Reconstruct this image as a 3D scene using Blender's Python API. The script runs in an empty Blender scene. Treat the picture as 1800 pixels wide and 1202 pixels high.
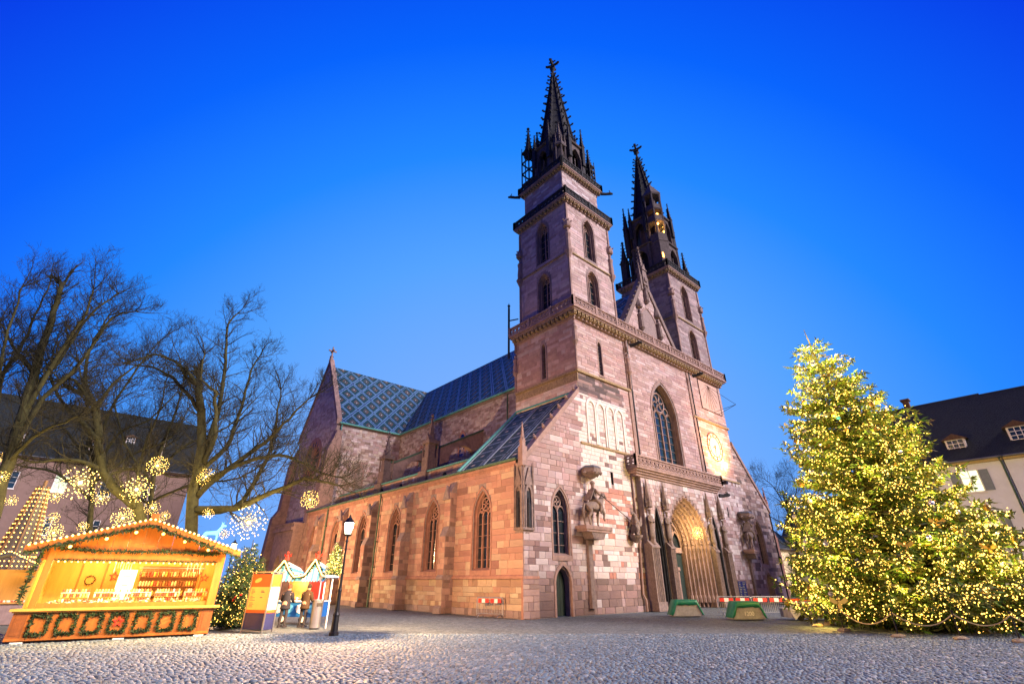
import bpy, math, random
import numpy as np
from math import sin, cos, pi, radians, sqrt
from mathutils import Vector, Matrix
from mathutils.geometry import tessellate_polygon
random.seed(7)
SC = bpy.context.scene
COL = SC.collection

# ---------------------------------------------------------------- camera
K = 1.25                                   # metres per drawing unit of the church plan
FPX, HORZ, CX, CY = 838.5, 1021.5, 900.0, 601.0
PITCH = math.atan((HORZ - CY) / FPX)
AZ = radians(41.5)
CAM = Vector((-17.82, -19.27, 1.6)) * K
FW = Vector((sin(AZ), cos(AZ), 0)); RT = Vector((cos(AZ), -sin(AZ), 0)); UP = Vector((0, 0, 1))
cd = bpy.data.cameras.new('camera'); cam = bpy.data.objects.new('camera', cd); COL.objects.link(cam)
cam.location = CAM
cam.rotation_euler = (pi/2 + PITCH, 0, -AZ)
cd.sensor_width = 36; cd.lens = FPX / 1800 * 36; cd.clip_start = .1; cd.clip_end = 3000
SC.camera = cam

def ray(x, y):
    a, b = x - CX, CY - y
    return RT*a + UP*(b*cos(PITCH) + FPX*sin(PITCH)) + FW*(FPX*cos(PITCH) - b*sin(PITCH))
def onZ(x, y, z=0.0):
    r = ray(x, y); return CAM + r*((z - CAM.z)/r.z)
def onX(x, y, X):
    r = ray(x, y); return CAM + r*((X - CAM.x)/r.x)
def onY(x, y, Y):
    r = ray(x, y); return CAM + r*((Y - CAM.y)/r.y)
def onD(x, y, base):                       # the point of that pixel's ray at the ground distance of base
    r = ray(x, y); b = Vector((base[0], base[1], 0)) - Vector((CAM.x, CAM.y, 0))
    return CAM + r*(b.dot(FW)/r.dot(FW))
def proj(p):
    d = Vector(p) - CAM
    a, u, f = d.dot(RT), d.z, d.dot(FW)
    c = f*cos(PITCH) + u*sin(PITCH)
    return CX + FPX*a/c, CY - FPX*(u*cos(PITCH) - f*sin(PITCH))/c

# ---------------------------------------------------------------- sky and fill light
W = bpy.data.worlds.new('World'); SC.world = W; W.use_nodes = True
nt = W.node_tree; nt.nodes.clear()
def N(t, **kw):
    n = nt.nodes.new(t)
    for k, v in kw.items(): setattr(n, k, v)
    return n
out = N('ShaderNodeOutputWorld'); bg = N('ShaderNodeBackground'); bg2 = N('ShaderNodeBackground'); addw = N('ShaderNodeAddShader')
sky = N('ShaderNodeTexSky'); sky.sky_type = 'NISHITA'; sky.sun_disc = False
sky.sun_elevation = radians(-3.0); sky.sun_rotation = AZ
tc = N('ShaderNodeTexCoord'); dot = N('ShaderNodeVectorMath', operation='DOT_PRODUCT')
gl = Vector((FW.x, FW.y, -.02)).normalized(); dot.inputs[1].default_value = gl    # twilight glow above the coming sunrise
ramp = N('ShaderNodeValToRGB'); ramp.color_ramp.interpolation = 'LINEAR'
def srgb(r, g, b):
    f = lambda c: (c/255/12.92 if c/255 <= .04045 else ((c/255+.055)/1.055)**2.4)
    return (f(r), f(g), f(b), 1)
els = [(0.0, srgb(0, 36, 160)), (.34, srgb(0, 62, 230)), (.50, srgb(0, 98, 250)), (.65, srgb(30, 134, 252)), (.79, srgb(82, 160, 252)), (.91, srgb(114, 170, 250)), (1.0, srgb(122, 162, 238))]
while len(ramp.color_ramp.elements) < len(els): ramp.color_ramp.elements.new(.5)
for e, (p, c) in zip(ramp.color_ramp.elements, els): e.position = p; e.color = c
nt.links.new(tc.outputs['Generated'], dot.inputs[0]); nt.links.new(dot.outputs['Value'], ramp.inputs[0])
nt.links.new(ramp.outputs[0], bg.inputs[0]); bg.inputs[1].default_value = .66
nt.links.new(sky.outputs[0], bg2.inputs[0]); bg2.inputs[1].default_value = .05
nt.links.new(bg.outputs[0], addw.inputs[0]); nt.links.new(bg2.outputs[0], addw.inputs[1]); nt.links.new(addw.outputs[0], out.inputs[0])

sd = bpy.data.lights.new('fill_sun', 'SUN'); fill_sun = bpy.data.objects.new('fill_sun', sd); COL.objects.link(fill_sun)
sd.energy = 4.3; sd.angle = radians(26); sd.color = (1.0, .83, .79)  # added fill for the west front, standing for ambient town glow
fill_sun.rotation_euler = Vector((-.34, .80, -.50)).to_track_quat('-Z', 'Y').to_euler()

SC.view_settings.view_transform = 'Standard'; SC.view_settings.look = 'None'
SC.view_settings.exposure = 0.65; SC.view_settings.gamma = 1; SC.view_settings.use_curve_mapping = False
SC.render.engine = 'CYCLES'
SC.cycles.max_bounces = 5; SC.cycles.diffuse_bounces = 2; SC.cycles.glossy_bounces = 2; SC.cycles.transmission_bounces = 3
SC.cycles.sample_clamp_indirect = 3.0; SC.cycles.sample_clamp_direct = 0.0; SC.cycles.use_denoising = True
try: SC.cycles.denoising_prefilter = 'NONE'
except Exception: pass
SC.cycles.caustics_reflective = False; SC.cycles.caustics_refractive = False

# ---------------------------------------------------------------- materials
MATS = {}
def mat(name, col, rough=.8, metal=0., var=.25, scale=3., bump=.15, bscale=30., src=None, emit=None, es=0., spec=.4, stain=0., streak=False):
    m = bpy.data.materials.new(name); m.use_nodes = True; t = m.node_tree; b = t.nodes['Principled BSDF']
    b.inputs['Roughness'].default_value = rough; b.inputs['Metallic'].default_value = metal
    b.inputs['Specular IOR Level'].default_value = spec
    if emit is not None:
        b.inputs['Base Color'].default_value = (*col, 1); b.inputs['Emission Color'].default_value = (*emit, 1); b.inputs['Emission Strength'].default_value = es
        MATS[name] = m; return m
    c = t.nodes.new('ShaderNodeTexCoord'); n = t.nodes.new('ShaderNodeTexNoise')
    n.inputs['Scale'].default_value = scale; n.inputs['Detail'].default_value = 6; n.inputs['Roughness'].default_value = .65
    vec = c.outputs['Object']
    if streak:
        mp = t.nodes.new('ShaderNodeMapping'); mp.inputs['Scale'].default_value = (1, 1, streak); t.links.new(vec, mp.inputs[0]); vec = mp.outputs[0]
    t.links.new(vec, n.inputs['Vector'])
    mr = t.nodes.new('ShaderNodeMapRange'); mr.inputs[1].default_value = .3; mr.inputs[2].default_value = .7
    mr.inputs[3].default_value = 1 - var; mr.inputs[4].default_value = 1 + var; t.links.new(n.outputs['Fac'], mr.inputs[0])
    mul = t.nodes.new('ShaderNodeVectorMath'); mul.operation = 'SCALE'
    if src == 'attr':
        a = t.nodes.new('ShaderNodeAttribute'); a.attribute_name = 'Col'; t.links.new(a.outputs['Color'], mul.inputs[0])
    elif src == 'obj':
        a = t.nodes.new('ShaderNodeObjectInfo'); t.links.new(a.outputs['Color'], mul.inputs[0])
    else: mul.inputs[0].default_value = col
    t.links.new(mr.outputs[0], mul.inputs['Scale'])
    last = mul.outputs[0]
    if stain > 0:
        n3 = t.nodes.new('ShaderNodeTexNoise'); n3.inputs['Scale'].default_value = .9; n3.inputs['Detail'].default_value = 8; n3.inputs['Roughness'].default_value = .7
        t.links.new(c.outputs['Object'], n3.inputs['Vector'])
        m3 = t.nodes.new('ShaderNodeMapRange'); m3.inputs[1].default_value = .5; m3.inputs[2].default_value = .72; m3.inputs[3].default_value = 0; m3.inputs[4].default_value = stain
        t.links.new(n3.outputs['Fac'], m3.inputs[0])
        mx = t.nodes.new('ShaderNodeMix'); mx.data_type = 'RGBA'; t.links.new(m3.outputs[0], mx.inputs[0]); t.links.new(last, mx.inputs[6])
        mx.inputs[7].default_value = (.07, .058, .05, 1); last = mx.outputs[2]
    t.links.new(last, b.inputs['Base Color'])
    if bump > 0:
        n2 = t.nodes.new('ShaderNodeTexNoise'); n2.inputs['Scale'].default_value = bscale; n2.inputs['Detail'].default_value = 5
        t.links.new(c.outputs['Object'], n2.inputs['Vector'])
        bp = t.nodes.new('ShaderNodeBump'); bp.inputs['Strength'].default_value = bump; bp.inputs['Distance'].default_value = .03
        t.links.new(n2.outputs['Fac'], bp.inputs['Height']); t.links.new(bp.outputs[0], b.inputs['Normal'])
    MATS[name] = m; return m
def bulb(name, col, es):
    m = mat(name, (.8, .7, .4), emit=col, es=es)
    try: m.cycles.emission_sampling = 'NONE'
    except Exception: pass
    return m

mat('stone', (.4, .3, .27), .9, src='attr', var=.16, scale=2.2, bump=.35, bscale=9, stain=.25)
mat('stone_piece', (.4, .3, .27), .9, src='obj', var=.16, scale=2.2, bump=.35, bscale=9, stain=.2)
mat('mortar', (.26, .205, .195), .95, var=.25, scale=5, stain=.3)
mat('trim', (.30, .205, .18), .88, var=.25, scale=2.5, bump=.3, bscale=12, stain=.55)
mat('trim_red', (.36, .19, .14), .88, var=.25, scale=2.5, bump=.3, bscale=12, stain=.35)
mat('carved', (.20, .15, .135), .85, var=.35, scale=5, bump=.5, bscale=16, stain=.55)
mat('soot_stone', (.085, .070, .072), .9, var=.4, scale=3, bump=.4, bscale=14)
mat('soot_and_shade', (.022, .025, .031), .9, var=.5, scale=3, bump=.4, bscale=14)  # tower-top soot; also paints recess shade in niches and side arches
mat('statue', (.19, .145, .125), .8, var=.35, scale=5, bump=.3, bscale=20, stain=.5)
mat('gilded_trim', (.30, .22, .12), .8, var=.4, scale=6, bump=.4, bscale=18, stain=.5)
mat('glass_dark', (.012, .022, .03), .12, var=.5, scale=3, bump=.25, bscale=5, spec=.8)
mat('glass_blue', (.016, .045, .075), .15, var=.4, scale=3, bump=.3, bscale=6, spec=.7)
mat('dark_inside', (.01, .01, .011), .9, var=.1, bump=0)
mat('copper', (.10, .34, .31), .6, var=.3, scale=5, bump=.1)
mat('copper_dark', (.07, .13, .08), .7, var=.5, scale=6, bump=.2)
mat('iron', (.02, .02, .022), .45, metal=.6, var=.2, bump=.1)
mat('steel', (.45, .46, .48), .3, metal=.9, var=.1, bump=.03)
mat('door_green', (.007, .022, .018), .6, var=.3, scale=6, bump=.2)
mat('lead', (.12, .13, .14), .5, metal=.4, var=.2)
mat('limewash', (.62, .60, .56), .9, var=.10, scale=2, bump=.15)
mat('clock_gold', (.26, .10, .05), .6, metal=.0, var=.15, bump=.05)
mat('clock_face', (.62, .50, .38), .8, var=.2, bump=.1)
mat('sundial_paint', (.47, .33, .28), .9, var=.15, bump=.1)
mat('line_dark', (.10, .05, .04), .9, var=.1, bump=0)

def tile_roof(name, dark, line, size=1.5, kind='diamond'):
    m = bpy.data.materials.new(name); m.use_nodes = True; t = m.node_tree; b = t.nodes['Principled BSDF']
    b.inputs['Roughness'].default_value = .6
    L = t.links.new
    def M(op, *ins):
        n = t.nodes.new('ShaderNodeMath'); n.operation = op
        for i, v in enumerate(ins):
            if isinstance(v, (int, float)): n.inputs[i].default_value = v
            else: L(v, n.inputs[i])
        return n.outputs[0]
    uv = t.nodes.new('ShaderNodeUVMap'); uv.uv_map = 'UVMap'
    sep = t.nodes.new('ShaderNodeSeparateXYZ'); L(uv.outputs[0], sep.inputs[0]); u, v = sep.outputs[0], sep.outputs[1]
    vq = M('DIVIDE', M('FLOOR', M('MULTIPLY', v, 9.0)), 9.0)         # the pattern is laid in whole tiles
    uq = M('DIVIDE', M('FLOOR', M('MULTIPLY', u, 11.0)), 11.0)
    if kind == 'diamond':
        a = M('DIVIDE', M('ADD', uq, M('MULTIPLY', vq, .82)), size); c = M('DIVIDE', M('SUBTRACT', uq, M('MULTIPLY', vq, .82)), size)
    else:
        a = M('DIVIDE', uq, size*1.6); c = M('DIVIDE', vq, size*.8)
    da = M('ABSOLUTE', M('SUBTRACT', M('FRACT', a), .5)); dc = M('ABSOLUTE', M('SUBTRACT', M('FRACT', c), .5))
    mx = M('MAXIMUM', da, dc)
    def band(lo, hi): return M('MULTIPLY', M('GREATER_THAN', mx, lo), M('LESS_THAN', mx, hi))
    def mix(f, A, B):
        n = t.nodes.new('ShaderNodeMix'); n.data_type = 'RGBA'; L(f, n.inputs[0])
        for s, q in ((6, A), (7, B)):
            if isinstance(q, tuple): n.inputs[s].default_value = (*q, 1)
            else: L(q, n.inputs[s])
        return n.outputs[2]
    col = mix(band(.40, .47), dark, line)
    if kind == 'diamond':
        col = mix(band(.475, .6), col, (.008, .03, .12))
        col = mix(band(.13, .185), col, (.17, .09, .05)); col = mix(M('LESS_THAN', mx, .055), col, (.42, .40, .36))
    else:
        col = mix(M('LESS_THAN', mx, .09), col, (.34, .30, .24))
    wn = t.nodes.new('ShaderNodeTexWhiteNoise'); cb = t.nodes.new('ShaderNodeCombineXYZ'); L(uq, cb.inputs[0]); L(vq, cb.inputs[1]); L(cb.outputs[0], wn.inputs['Vector'])
    sc = t.nodes.new('ShaderNodeVectorMath'); sc.operation = 'SCALE'; L(col, sc.inputs[0]); L(M('ADD', M('MULTIPLY', wn.outputs['Value'], .7), .62), sc.inputs['Scale'])
    L(sc.outputs[0], b.inputs['Base Color'])
    hgt = M('FRACT', M('MULTIPLY', v, 9.0)); hu = M('GREATER_THAN', M('FRACT', M('MULTIPLY', u, 11.0)), .1)
    bp = t.nodes.new('ShaderNodeBump'); bp.inputs['Strength'].default_value = .9; bp.inputs['Distance'].default_value = .03; bp.invert = True
    L(M('MULTIPLY', M('SUBTRACT', hgt, M('MULTIPLY', hu, .3)), 1.0), bp.inputs['Height']); L(bp.outputs[0], b.inputs['Normal'])
    MATS[name] = m
tile_roof('tiles_diamond', (.008, .050, .060), (.11, .24, .42), 2.5)
tile_roof('tiles_aisle', (.010, .034, .028), (.15, .19, .22), 1.5, 'grid')
tile_roof('tiles_plain', (.011, .018, .014), (.011, .018, .014), 50, 'grid')

# ---------------------------------------------------------------- mesh helpers
class MB:
    def __init__(s): s.v = []; s.f = []; s.c = []; s.uv = {}
    def add(s, vs, fs, col=None):
        o = len(s.v); s.v += [tuple(p) for p in vs]; s.f += [tuple(i + o for i in f) for f in fs]
        s.c += [col]*len(fs); return s
    def box(s, a, b, fr=None, col=None):
        x0, y0, z0 = a; x1, y1, z1 = b
        p = [(x0, y0, z0), (x1, y0, z0), (x1, y1, z0), (x0, y1, z0), (x0, y0, z1), (x1, y0, z1), (x1, y1, z1), (x0, y1, z1)]
        if fr: p = [fr(*q) for q in p]
        return s.add(p, [(0, 3, 2, 1), (4, 5, 6, 7), (0, 1, 5, 4), (1, 2, 6, 5), (2, 3, 7, 6), (3, 0, 4, 7)], col)
    def beam(s, p, q, w, h=None, up=(0, 0, 1), w2=None):
        p, q = Vector(p), Vector(q); h = h or w; d = (q - p).normalized(); a = d.cross(Vector(up))
        if a.length < 1e-4: a = d.cross(Vector((1, 0, 0)))
        a.normalize(); b = a.cross(d); k = (w2 or w)/w; vs = []
        for c, kk in ((p, 1), (q, k)):
            for i, j in ((-1, -1), (1, -1), (1, 1), (-1, 1)): vs.append(c + a*(i*w/2*kk) + b*(j*h/2*kk))
        return s.add(vs, [(0, 1, 2, 3), (7, 6, 5, 4), (0, 4, 5, 1), (1, 5, 6, 2), (2, 6, 7, 3), (3, 7, 4, 0)])
    def tube(s, pts, r, n=6, cap=True, col=None):
        pts = [Vector(p) for p in pts]; m = len(pts)
        if isinstance(r, (int, float)): r = [r]*m
        o = len(s.v); ref = None
        for i, p in enumerate(pts):
            d = (pts[min(i+1, m-1)] - pts[max(i-1, 0)])
            d = d.normalized() if d.length > 1e-6 else Vector((0, 0, 1))
            if ref is None: ref = d.orthogonal().normalized()
            a = ref - d*ref.dot(d)
            a = a.normalized() if a.length > 1e-5 else d.orthogonal().normalized()
            ref = a; b = d.cross(a)
            for k in range(n):
                t = 2*pi*k/n; s.v.append(tuple(p + (a*cos(t) + b*sin(t))*r[i]))
        fs = [(o+i*n+k, o+i*n+(k+1) % n, o+(i+1)*n+(k+1) % n, o+(i+1)*n+k) for i in range(m-1) for k in range(n)]
        if cap: fs += [tuple(o+k for k in range(n))[::-1], tuple(o+(m-1)*n+k for k in range(n))]
        s.f += fs; s.c += [col]*len(fs); return s
    def lathe(s, prof, c=(0, 0, 0), n=12, rot=0., sx=1., sy=1., col=None):
        o = len(s.v); m = len(prof)
        for r, z in prof:
            for k in range(n):
                t = 2*pi*k/n + rot; s.v.append((c[0]+r*cos(t)*sx, c[1]+r*sin(t)*sy, c[2]+z))
        fs = [(o+i*n+k, o+i*n+(k+1) % n, o+(i+1)*n+(k+1) % n, o+(i+1)*n+k) for i in range(m-1) for k in range(n)]
        fs += [tuple(o+k for k in range(n))[::-1], tuple(o+(m-1)*n+k for k in range(n))]
        s.f += fs; s.c += [col]*len(fs); return s
    def ball(s, c, r, n=8, m=5, sz=1.):
        return s.lathe([(max(.001, r*sin(pi*i/m)), -r*sz*cos(pi*i/m)) for i in range(m+1)], c, n)
    def octa(s, c, r):
        x, y, z = c
        return s.add([(x+r, y, z), (x, y+r, z), (x-r, y, z), (x, y-r, z), (x, y, z+r), (x, y, z-r)],
                     [(0, 1, 4), (1, 2, 4), (2, 3, 4), (3, 0, 4), (1, 0, 5), (2, 1, 5), (3, 2, 5), (0, 3, 5)])
    def prism(s, poly, fr, d0, d1):              # poly in (u,z), pushed from d0 to d1
        n = len(poly); vs = [fr(u, z, d0) for u, z in poly] + [fr(u, z, d1) for u, z in poly]
        return s.add(vs, [tuple(range(n))[::-1], tuple(range(n, 2*n))] + [(i, (i+1) % n, n+(i+1) % n, n+i) for i in range(n)])
    def band(s, inner, outer, fr, d0, d1, closed=False):
        n = len(inner); vs = [fr(*p, d0) for p in inner] + [fr(*p, d0) for p in outer] + [fr(*p, d1) for p in inner] + [fr(*p, d1) for p in outer]
        fs = []
        for i in range(n if closed else n-1):
            j = (i+1) % n
            fs += [(2*n+i, 2*n+j, 3*n+j, 3*n+i), (i, j, 2*n+j, 2*n+i), (n+i, 3*n+i, 3*n+j, n+j), (i, n+i, n+j, j)]
        if not closed: fs += [(0, 2*n, 3*n, n), (n-1, 2*n-1, 4*n-1, 3*n-1)]
        return s.add(vs, fs)
    def holed(s, outer, holes, fr, d):           # flat wall sheet with openings
        loops = [[Vector((u, z, 0)) for u, z in outer]] + [[Vector((u, z, 0)) for u, z in h] for h in holes]
        flat = [p for l in loops for p in l]
        return s.add([fr(p.x, p.y, d) for p in flat], [tuple(t) for t in tessellate_polygon(loops)])
    def build(s, name, m, parent=None, k=1., smooth=False, kind=None, uvs=None):
        me = bpy.data.meshes.new(name)
        me.from_pydata([(x*k, y*k, z*k) for x, y, z in s.v] if k != 1. else s.v, [], s.f)
        if any(c is not None for c in s.c):
            at = me.color_attributes.new('Col', 'FLOAT_COLOR', 'CORNER'); arr = []
            for c, f in zip(s.c, s.f): arr += list((*(c or (.4, .3, .27)), 1.))*len(f)
            at.data.foreach_set('color', arr)
        if uvs:
            l = me.uv_layers.new(name='UVMap')
            for i, uv in enumerate(uvs): l.data[i].uv = uv
        for mm in (m if isinstance(m, list) else [m]): me.materials.append(MATS[mm] if isinstance(mm, str) else mm)
        if smooth: me.polygons.foreach_set('use_smooth', [True]*len(me.polygons))
        me.update()
        o = bpy.data.objects.new(name, me); COL.objects.link(o)
        if parent: o.parent = parent
        if kind: o['kind'] = kind
        return o
def tag(o, label, cat, group=None):
    o['label'] = label; o['category'] = cat
    if group: o['group'] = group
    return o
def thing(name, loc, label, cat, group=None, rz=0.):
    o = bpy.data.objects.new(name, None); COL.objects.link(o); o.empty_display_size = .2
    o.location = loc; o.rotation_euler = (0, 0, rz); return tag(o, label, cat, group)
def copy_tree(o, parent=None):
    c = o.copy(); COL.objects.link(c)
    if parent: c.parent = parent
    for ch in list(o.children): copy_tree(ch, c)
    return c
def point(name, loc, power, col, r=.15, parent=None):
    l = bpy.data.lights.new(name, 'POINT'); l.energy = power; l.color = col; l.shadow_soft_size = r
    o = bpy.data.objects.new(name, l); COL.objects.link(o); o.location = loc
    if parent: o.parent = parent
    return o
def arch(uc, w, z0, zs, zt, n=7):                # pointed arch outline, bottom left round to bottom right
    h = w/2; r = zt - zs; R = (h*h + r*r)/(2*h); a1 = math.asin(min(1, r/R)) if R >= r else pi/2
    if r > h: a1 = math.acos((R - h)/R)
    pts = [(uc-h, z0)]
    L = [(uc-h+R - R*cos(a1*i/n), zs + R*sin(a1*i/n)) for i in range(n+1)]
    return pts + L + [(2*uc - u, z) for u, z in L[:-1][::-1]] + [(uc+h, z0)]
def arch_half(uc, w, zs, zt, z):                 # half width of the opening at height z
    h = w/2
    if z <= zs: return h
    if z >= zt: return -1
    r = zt - zs; R = (h*h + r*r)/(2*h); return max(0, sqrt(max(0, R*R - (z-zs)**2)) - (R - h))
# ---------------------------------------------------------------- church, drawn in plan units (x south, y east) and built K times larger
church = thing('cathedral', (0, 0, 0), 'red sandstone twin-towered Gothic cathedral with patterned tile roofs', 'cathedral')
def fW(y0): return lambda u, z, d: (u, y0 - d, z)
def fN(x0): return lambda u, z, d: (x0 - d, u, z)
def fS(x0): return lambda u, z, d: (x0 + d, u, z)
def fE(y0): return lambda u, z, d: (u, y0 + d, z)
rnd = random.Random(11)
def jit(c, a=.12):
    f = 1 + rnd.uniform(-a, a); return tuple(max(.02, min(.85, x*f*(1 + rnd.uniform(-a*.25, a*.25)))) for x in c)
PAL_PINK = [(.40, .31, .31), (.36, .27, .265), (.44, .37, .38), (.31, .22, .21), (.35, .285, .29), (.50, .45, .46)]
PAL_PALE = [(.47, .43, .44), (.40, .34, .345), (.58, .56, .57), (.30, .215, .205), (.37, .29, .29), (.22, .16, .155)]
PAL_RED = [(.44, .25, .19), (.40, .22, .17), (.47, .29, .21), (.36, .195, .15), (.46, .33, .24), (.30, .16, .125)]
PAL_BROWN = [(.26, .19, .175), (.22, .16, .15), (.32, .24, .22), (.18, .135, .125)]
PAL_SMOOTH = [(.42, .315, .30), (.45, .34, .33), (.39, .29, .28), (.47, .365, .355)]
PAL_RUBBLE = [(.37, .29, .26), (.31, .24, .215), (.43, .36, .32), (.26, .19, .165), (.48, .42, .38)]
PAL_DARK = [(.13, .11, .115), (.17, .14, .145), (.10, .085, .09), (.21, .17, .17)]
def pick(p, w=None): return jit(rnd.choices(p, w)[0] if w else rnd.choice(p))
def pal_facade(u, z): return tuple(c*k for c, k in zip(pal_facade0(u, z), (.90, .83, .82)))
def pal_facade0(u, z):
    if z < 1.6: return pick(PAL_BROWN) if rnd.random() < .8 else pick(PAL_PINK)
    if u < 5.0:
        if z > 6.6: return pick(PAL_PINK, [5, 4, 2, 2, 4, 1])
        return pick(PAL_PALE, [4, 4, 3, 1.2, 4, 1.4])
    if 5.0 <= u < 10.2 and z < 14.3:
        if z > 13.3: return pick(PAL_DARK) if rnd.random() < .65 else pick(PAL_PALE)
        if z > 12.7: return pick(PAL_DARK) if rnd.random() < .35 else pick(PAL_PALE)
        if z > 6.8: return jit((.66, .64, .62), .07) if rnd.random() < .88 else pick(PAL_PALE)
        if 6.6 < u < 9.0 and 4.6 < z <= 6.8: return jit((.50, .27, .22), .10) if rnd.random() < .62 else jit((.62, .58, .55), .08)
        return pick([(.68, .65, .63), (.46, .24, .18), (.20, .15, .14), (.55, .47, .44), (.60, .55, .52), (.36, .26, .24)], [4, 1.6, 2.2, 3, 3, 2])
    if 20.9 < u and z < 9.5:
        if u > 26: return pick(PAL_RUBBLE + [(.15, .12, .12), (.52, .48, .47)])
        return pick(PAL_PALE, [5, 4, 5, 1.5, 2, .6])
    if u > 26: return pick(PAL_RUBBLE + [(.13, .11, .11), (.34, .27, .25)])
    if 20.0 < u and z < 14.3: return pick([(.52, .36, .30), (.58, .47, .42), (.46, .29, .23), (.62, .55, .51)])
    if z > 9: return pick(PAL_SMOOTH + [(.50, .41, .40), (.54, .46, .46)])
    return pick(PAL_PINK)
def pal_north(u, z):
    if z < .35: return pick(PAL_BROWN)
    if z < 1.8: return pick([(.46, .35, .24), (.42, .29, .20), (.50, .40, .28), (.34, .22, .15), (.40, .25, .18)])
    return pick(PAL_RED, [4, 3, 4, 2, 2.4, .7])

STONES = []
def lay(fr, z0, z1, ulim, opens, course, length, pal, face, gap=.014, dep=.022):
    z = z0
    while z < z1 - .04:
        h = course*rnd.choice((.72, .85, .95, 1.0, 1.1, 1.3))
        if z + h > z1 - .13: h = z1 - z
        zt = z + h
        ab, at_ = ulim(z + .004), ulim(zt - .004)
        segs = [[ab[0], at_[0], ab[1], at_[1]]]
        for op in opens:
            r = op(z, zt)
            if not r: continue
            oa, ob = r; new = []
            for s in segs:
                L, R_ = max(s[0], s[1]), min(s[2], s[3])
                if ob <= L or oa >= R_: new.append(s); continue
                if oa - L > .06: new.append([s[0], s[1], oa, oa])
                if R_ - ob > .06: new.append([ob, ob, s[2], s[3]])
            segs = new
        for s in segs:
            u = max(s[0], s[1]); end = min(s[2], s[3]); cuts = [u]
            while True:
                n = cuts[-1] + length[0]*.75 + (length[1]*1.25-length[0]*.75)*rnd.random()**1.5
                if n > end - length[0]*.6: break
                cuts.append(n)
            cuts.append(end)
            for i in range(len(cuts)-1):
                a0, a1, b0, b1 = cuts[i], cuts[i], cuts[i+1], cuts[i+1]
                if i == 0: a0, a1 = s[0], s[1]
                if i == len(cuts)-2: b0, b1 = s[2], s[3]
                if b0 - a0 < .03 and b1 - a1 < .03: continue
                STONES.append((fr, a0, a1, b0, b1, z, zt, dep + rnd.uniform(0, .014), pal((a0+b0)/2, (z+zt)/2), face, gap))
        z = zt
def rect_op(a, b, z0, z1): return lambda z, zt: (a, b) if zt > z0 + .05 and z < z1 - .05 else None
def arch_op(uc, w, z0, zs, zt_, m=.16):
    def f(z, zt):
        if zt < z0 + .03 or z > zt_ + m*1.4: return None
        h = max(arch_half(uc, w + 2*m, zs, zt_ + m*1.5, max(z, z0)), arch_half(uc, w + 2*m, zs, zt_ + m*1.5, max(z, z0) + .02))
        return (uc - h, uc + h) if h > 0 else None
    return f

def window(fr, uc, w, z0, zs, zt, lights=2, deep=.34, proud=.05, tr=.045, rim=.16, trim='trim', pane='glass_dark', label=None, sill=True, head='rose', nm='window'):
    e = rim*1.5
    mb = MB()
    mb.band(arch(uc, w+rim, z0, zs, zt+e*.5), arch(uc, w+2*rim, z0, zs, zt+e), fr, -.06, proud)
    mb.band(arch(uc, w+.06, z0, zs, zt+.05), arch(uc, w+rim+.002, z0, zs, zt+e*.5+.002), fr, -deep*.55, -.045)
    mb.band(arch(uc, w-.10, z0, zs, zt-.08), arch(uc, w+.062, z0, zs, zt+.052), fr, -deep-.05, -deep*.5)
    if sill: mb.prism([(-.03, z0-.22), (-.03, z0+.02), (-deep-.04, z0+.16), (-deep-.04, z0-.22)][::-1], lambda a, z, d: fr(uc - w/2 - rim + d, z, a+.09), 0, w + 2*rim)
    o = mb.build(nm, trim, church, K)
    if label: o['label'] = label
    h = w/2 - .05; dq = -deep + .06; t = MB(); n = lights
    lw = 2*h/n
    for i in range(1, n): t.box((uc-h+lw*i-tr*.7, z0+.02, dq-.05), (uc-h+lw*i+tr*.7, zs+.02, dq+.06), fr)
    zh = zs + (zt - zs)*.30
    for i in range(n):
        c = uc - h + lw*(i+.5)
        pts = arch(c, lw, zs-.05, zs-.02, zs-.02+max(lw*.62, lw/2+.01), 5)
        t.tube([fr(a, b, dq) for a, b in pts], tr, 5)
    if head == 'rose' and n > 1:
        R_ = min(h*.50, (zt-zs)*.30); zc = zs + (zt - zs)*.46
        t.tube([fr(uc + R_*cos(a*pi/8), zc + R_*sin(a*pi/8), dq) for a in range(17)], tr, 5)
        m = 6 if n > 2 else 4
        for q in range(m):
            a0 = 2*pi*q/m + pi/m
            t.tube([fr(uc + R_*.56*cos(a0) + R_*.36*cos(a0 + j*pi/4 + pi), zc + R_*.56*sin(a0) + R_*.36*sin(a0 + j*pi/4 + pi), dq) for j in range(-2, 4)], tr*.55, 4)
        if n > 2:
            for sx in (-1, 1):
                t.tube([fr(uc + sx*h*.56 + h*.2*cos(a*pi/5), zs + (zt-zs)*.22 + h*.2*sin(a*pi/5), dq) for a in range(11)], tr*.8, 4)
    for zz in np.arange(z0+.55, zs, .62): t.box((uc-h, zz, dq-.035), (uc+h, zz+.022, dq-.01), fr)
    t.build('tracery', trim, o, K)
    for i in range(n):
        MB().add([fr(uc-h+lw*i, z0, -deep), fr(uc-h+lw*(i+1), z0, -deep), fr(uc-h+lw*(i+1), zs, -deep), fr(uc-h+lw*i, zs, -deep)], [(0, 1, 2, 3)]).build('pane', pane, o, K)
    pts = arch(uc, 2*h+.06, zs+.002, zs+.004, zt-.04)
    MB().add([fr(a, b, -deep) for a, b in pts], [tuple(range(len(pts)))]).build('pane', pane, o, K)
    return o
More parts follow.
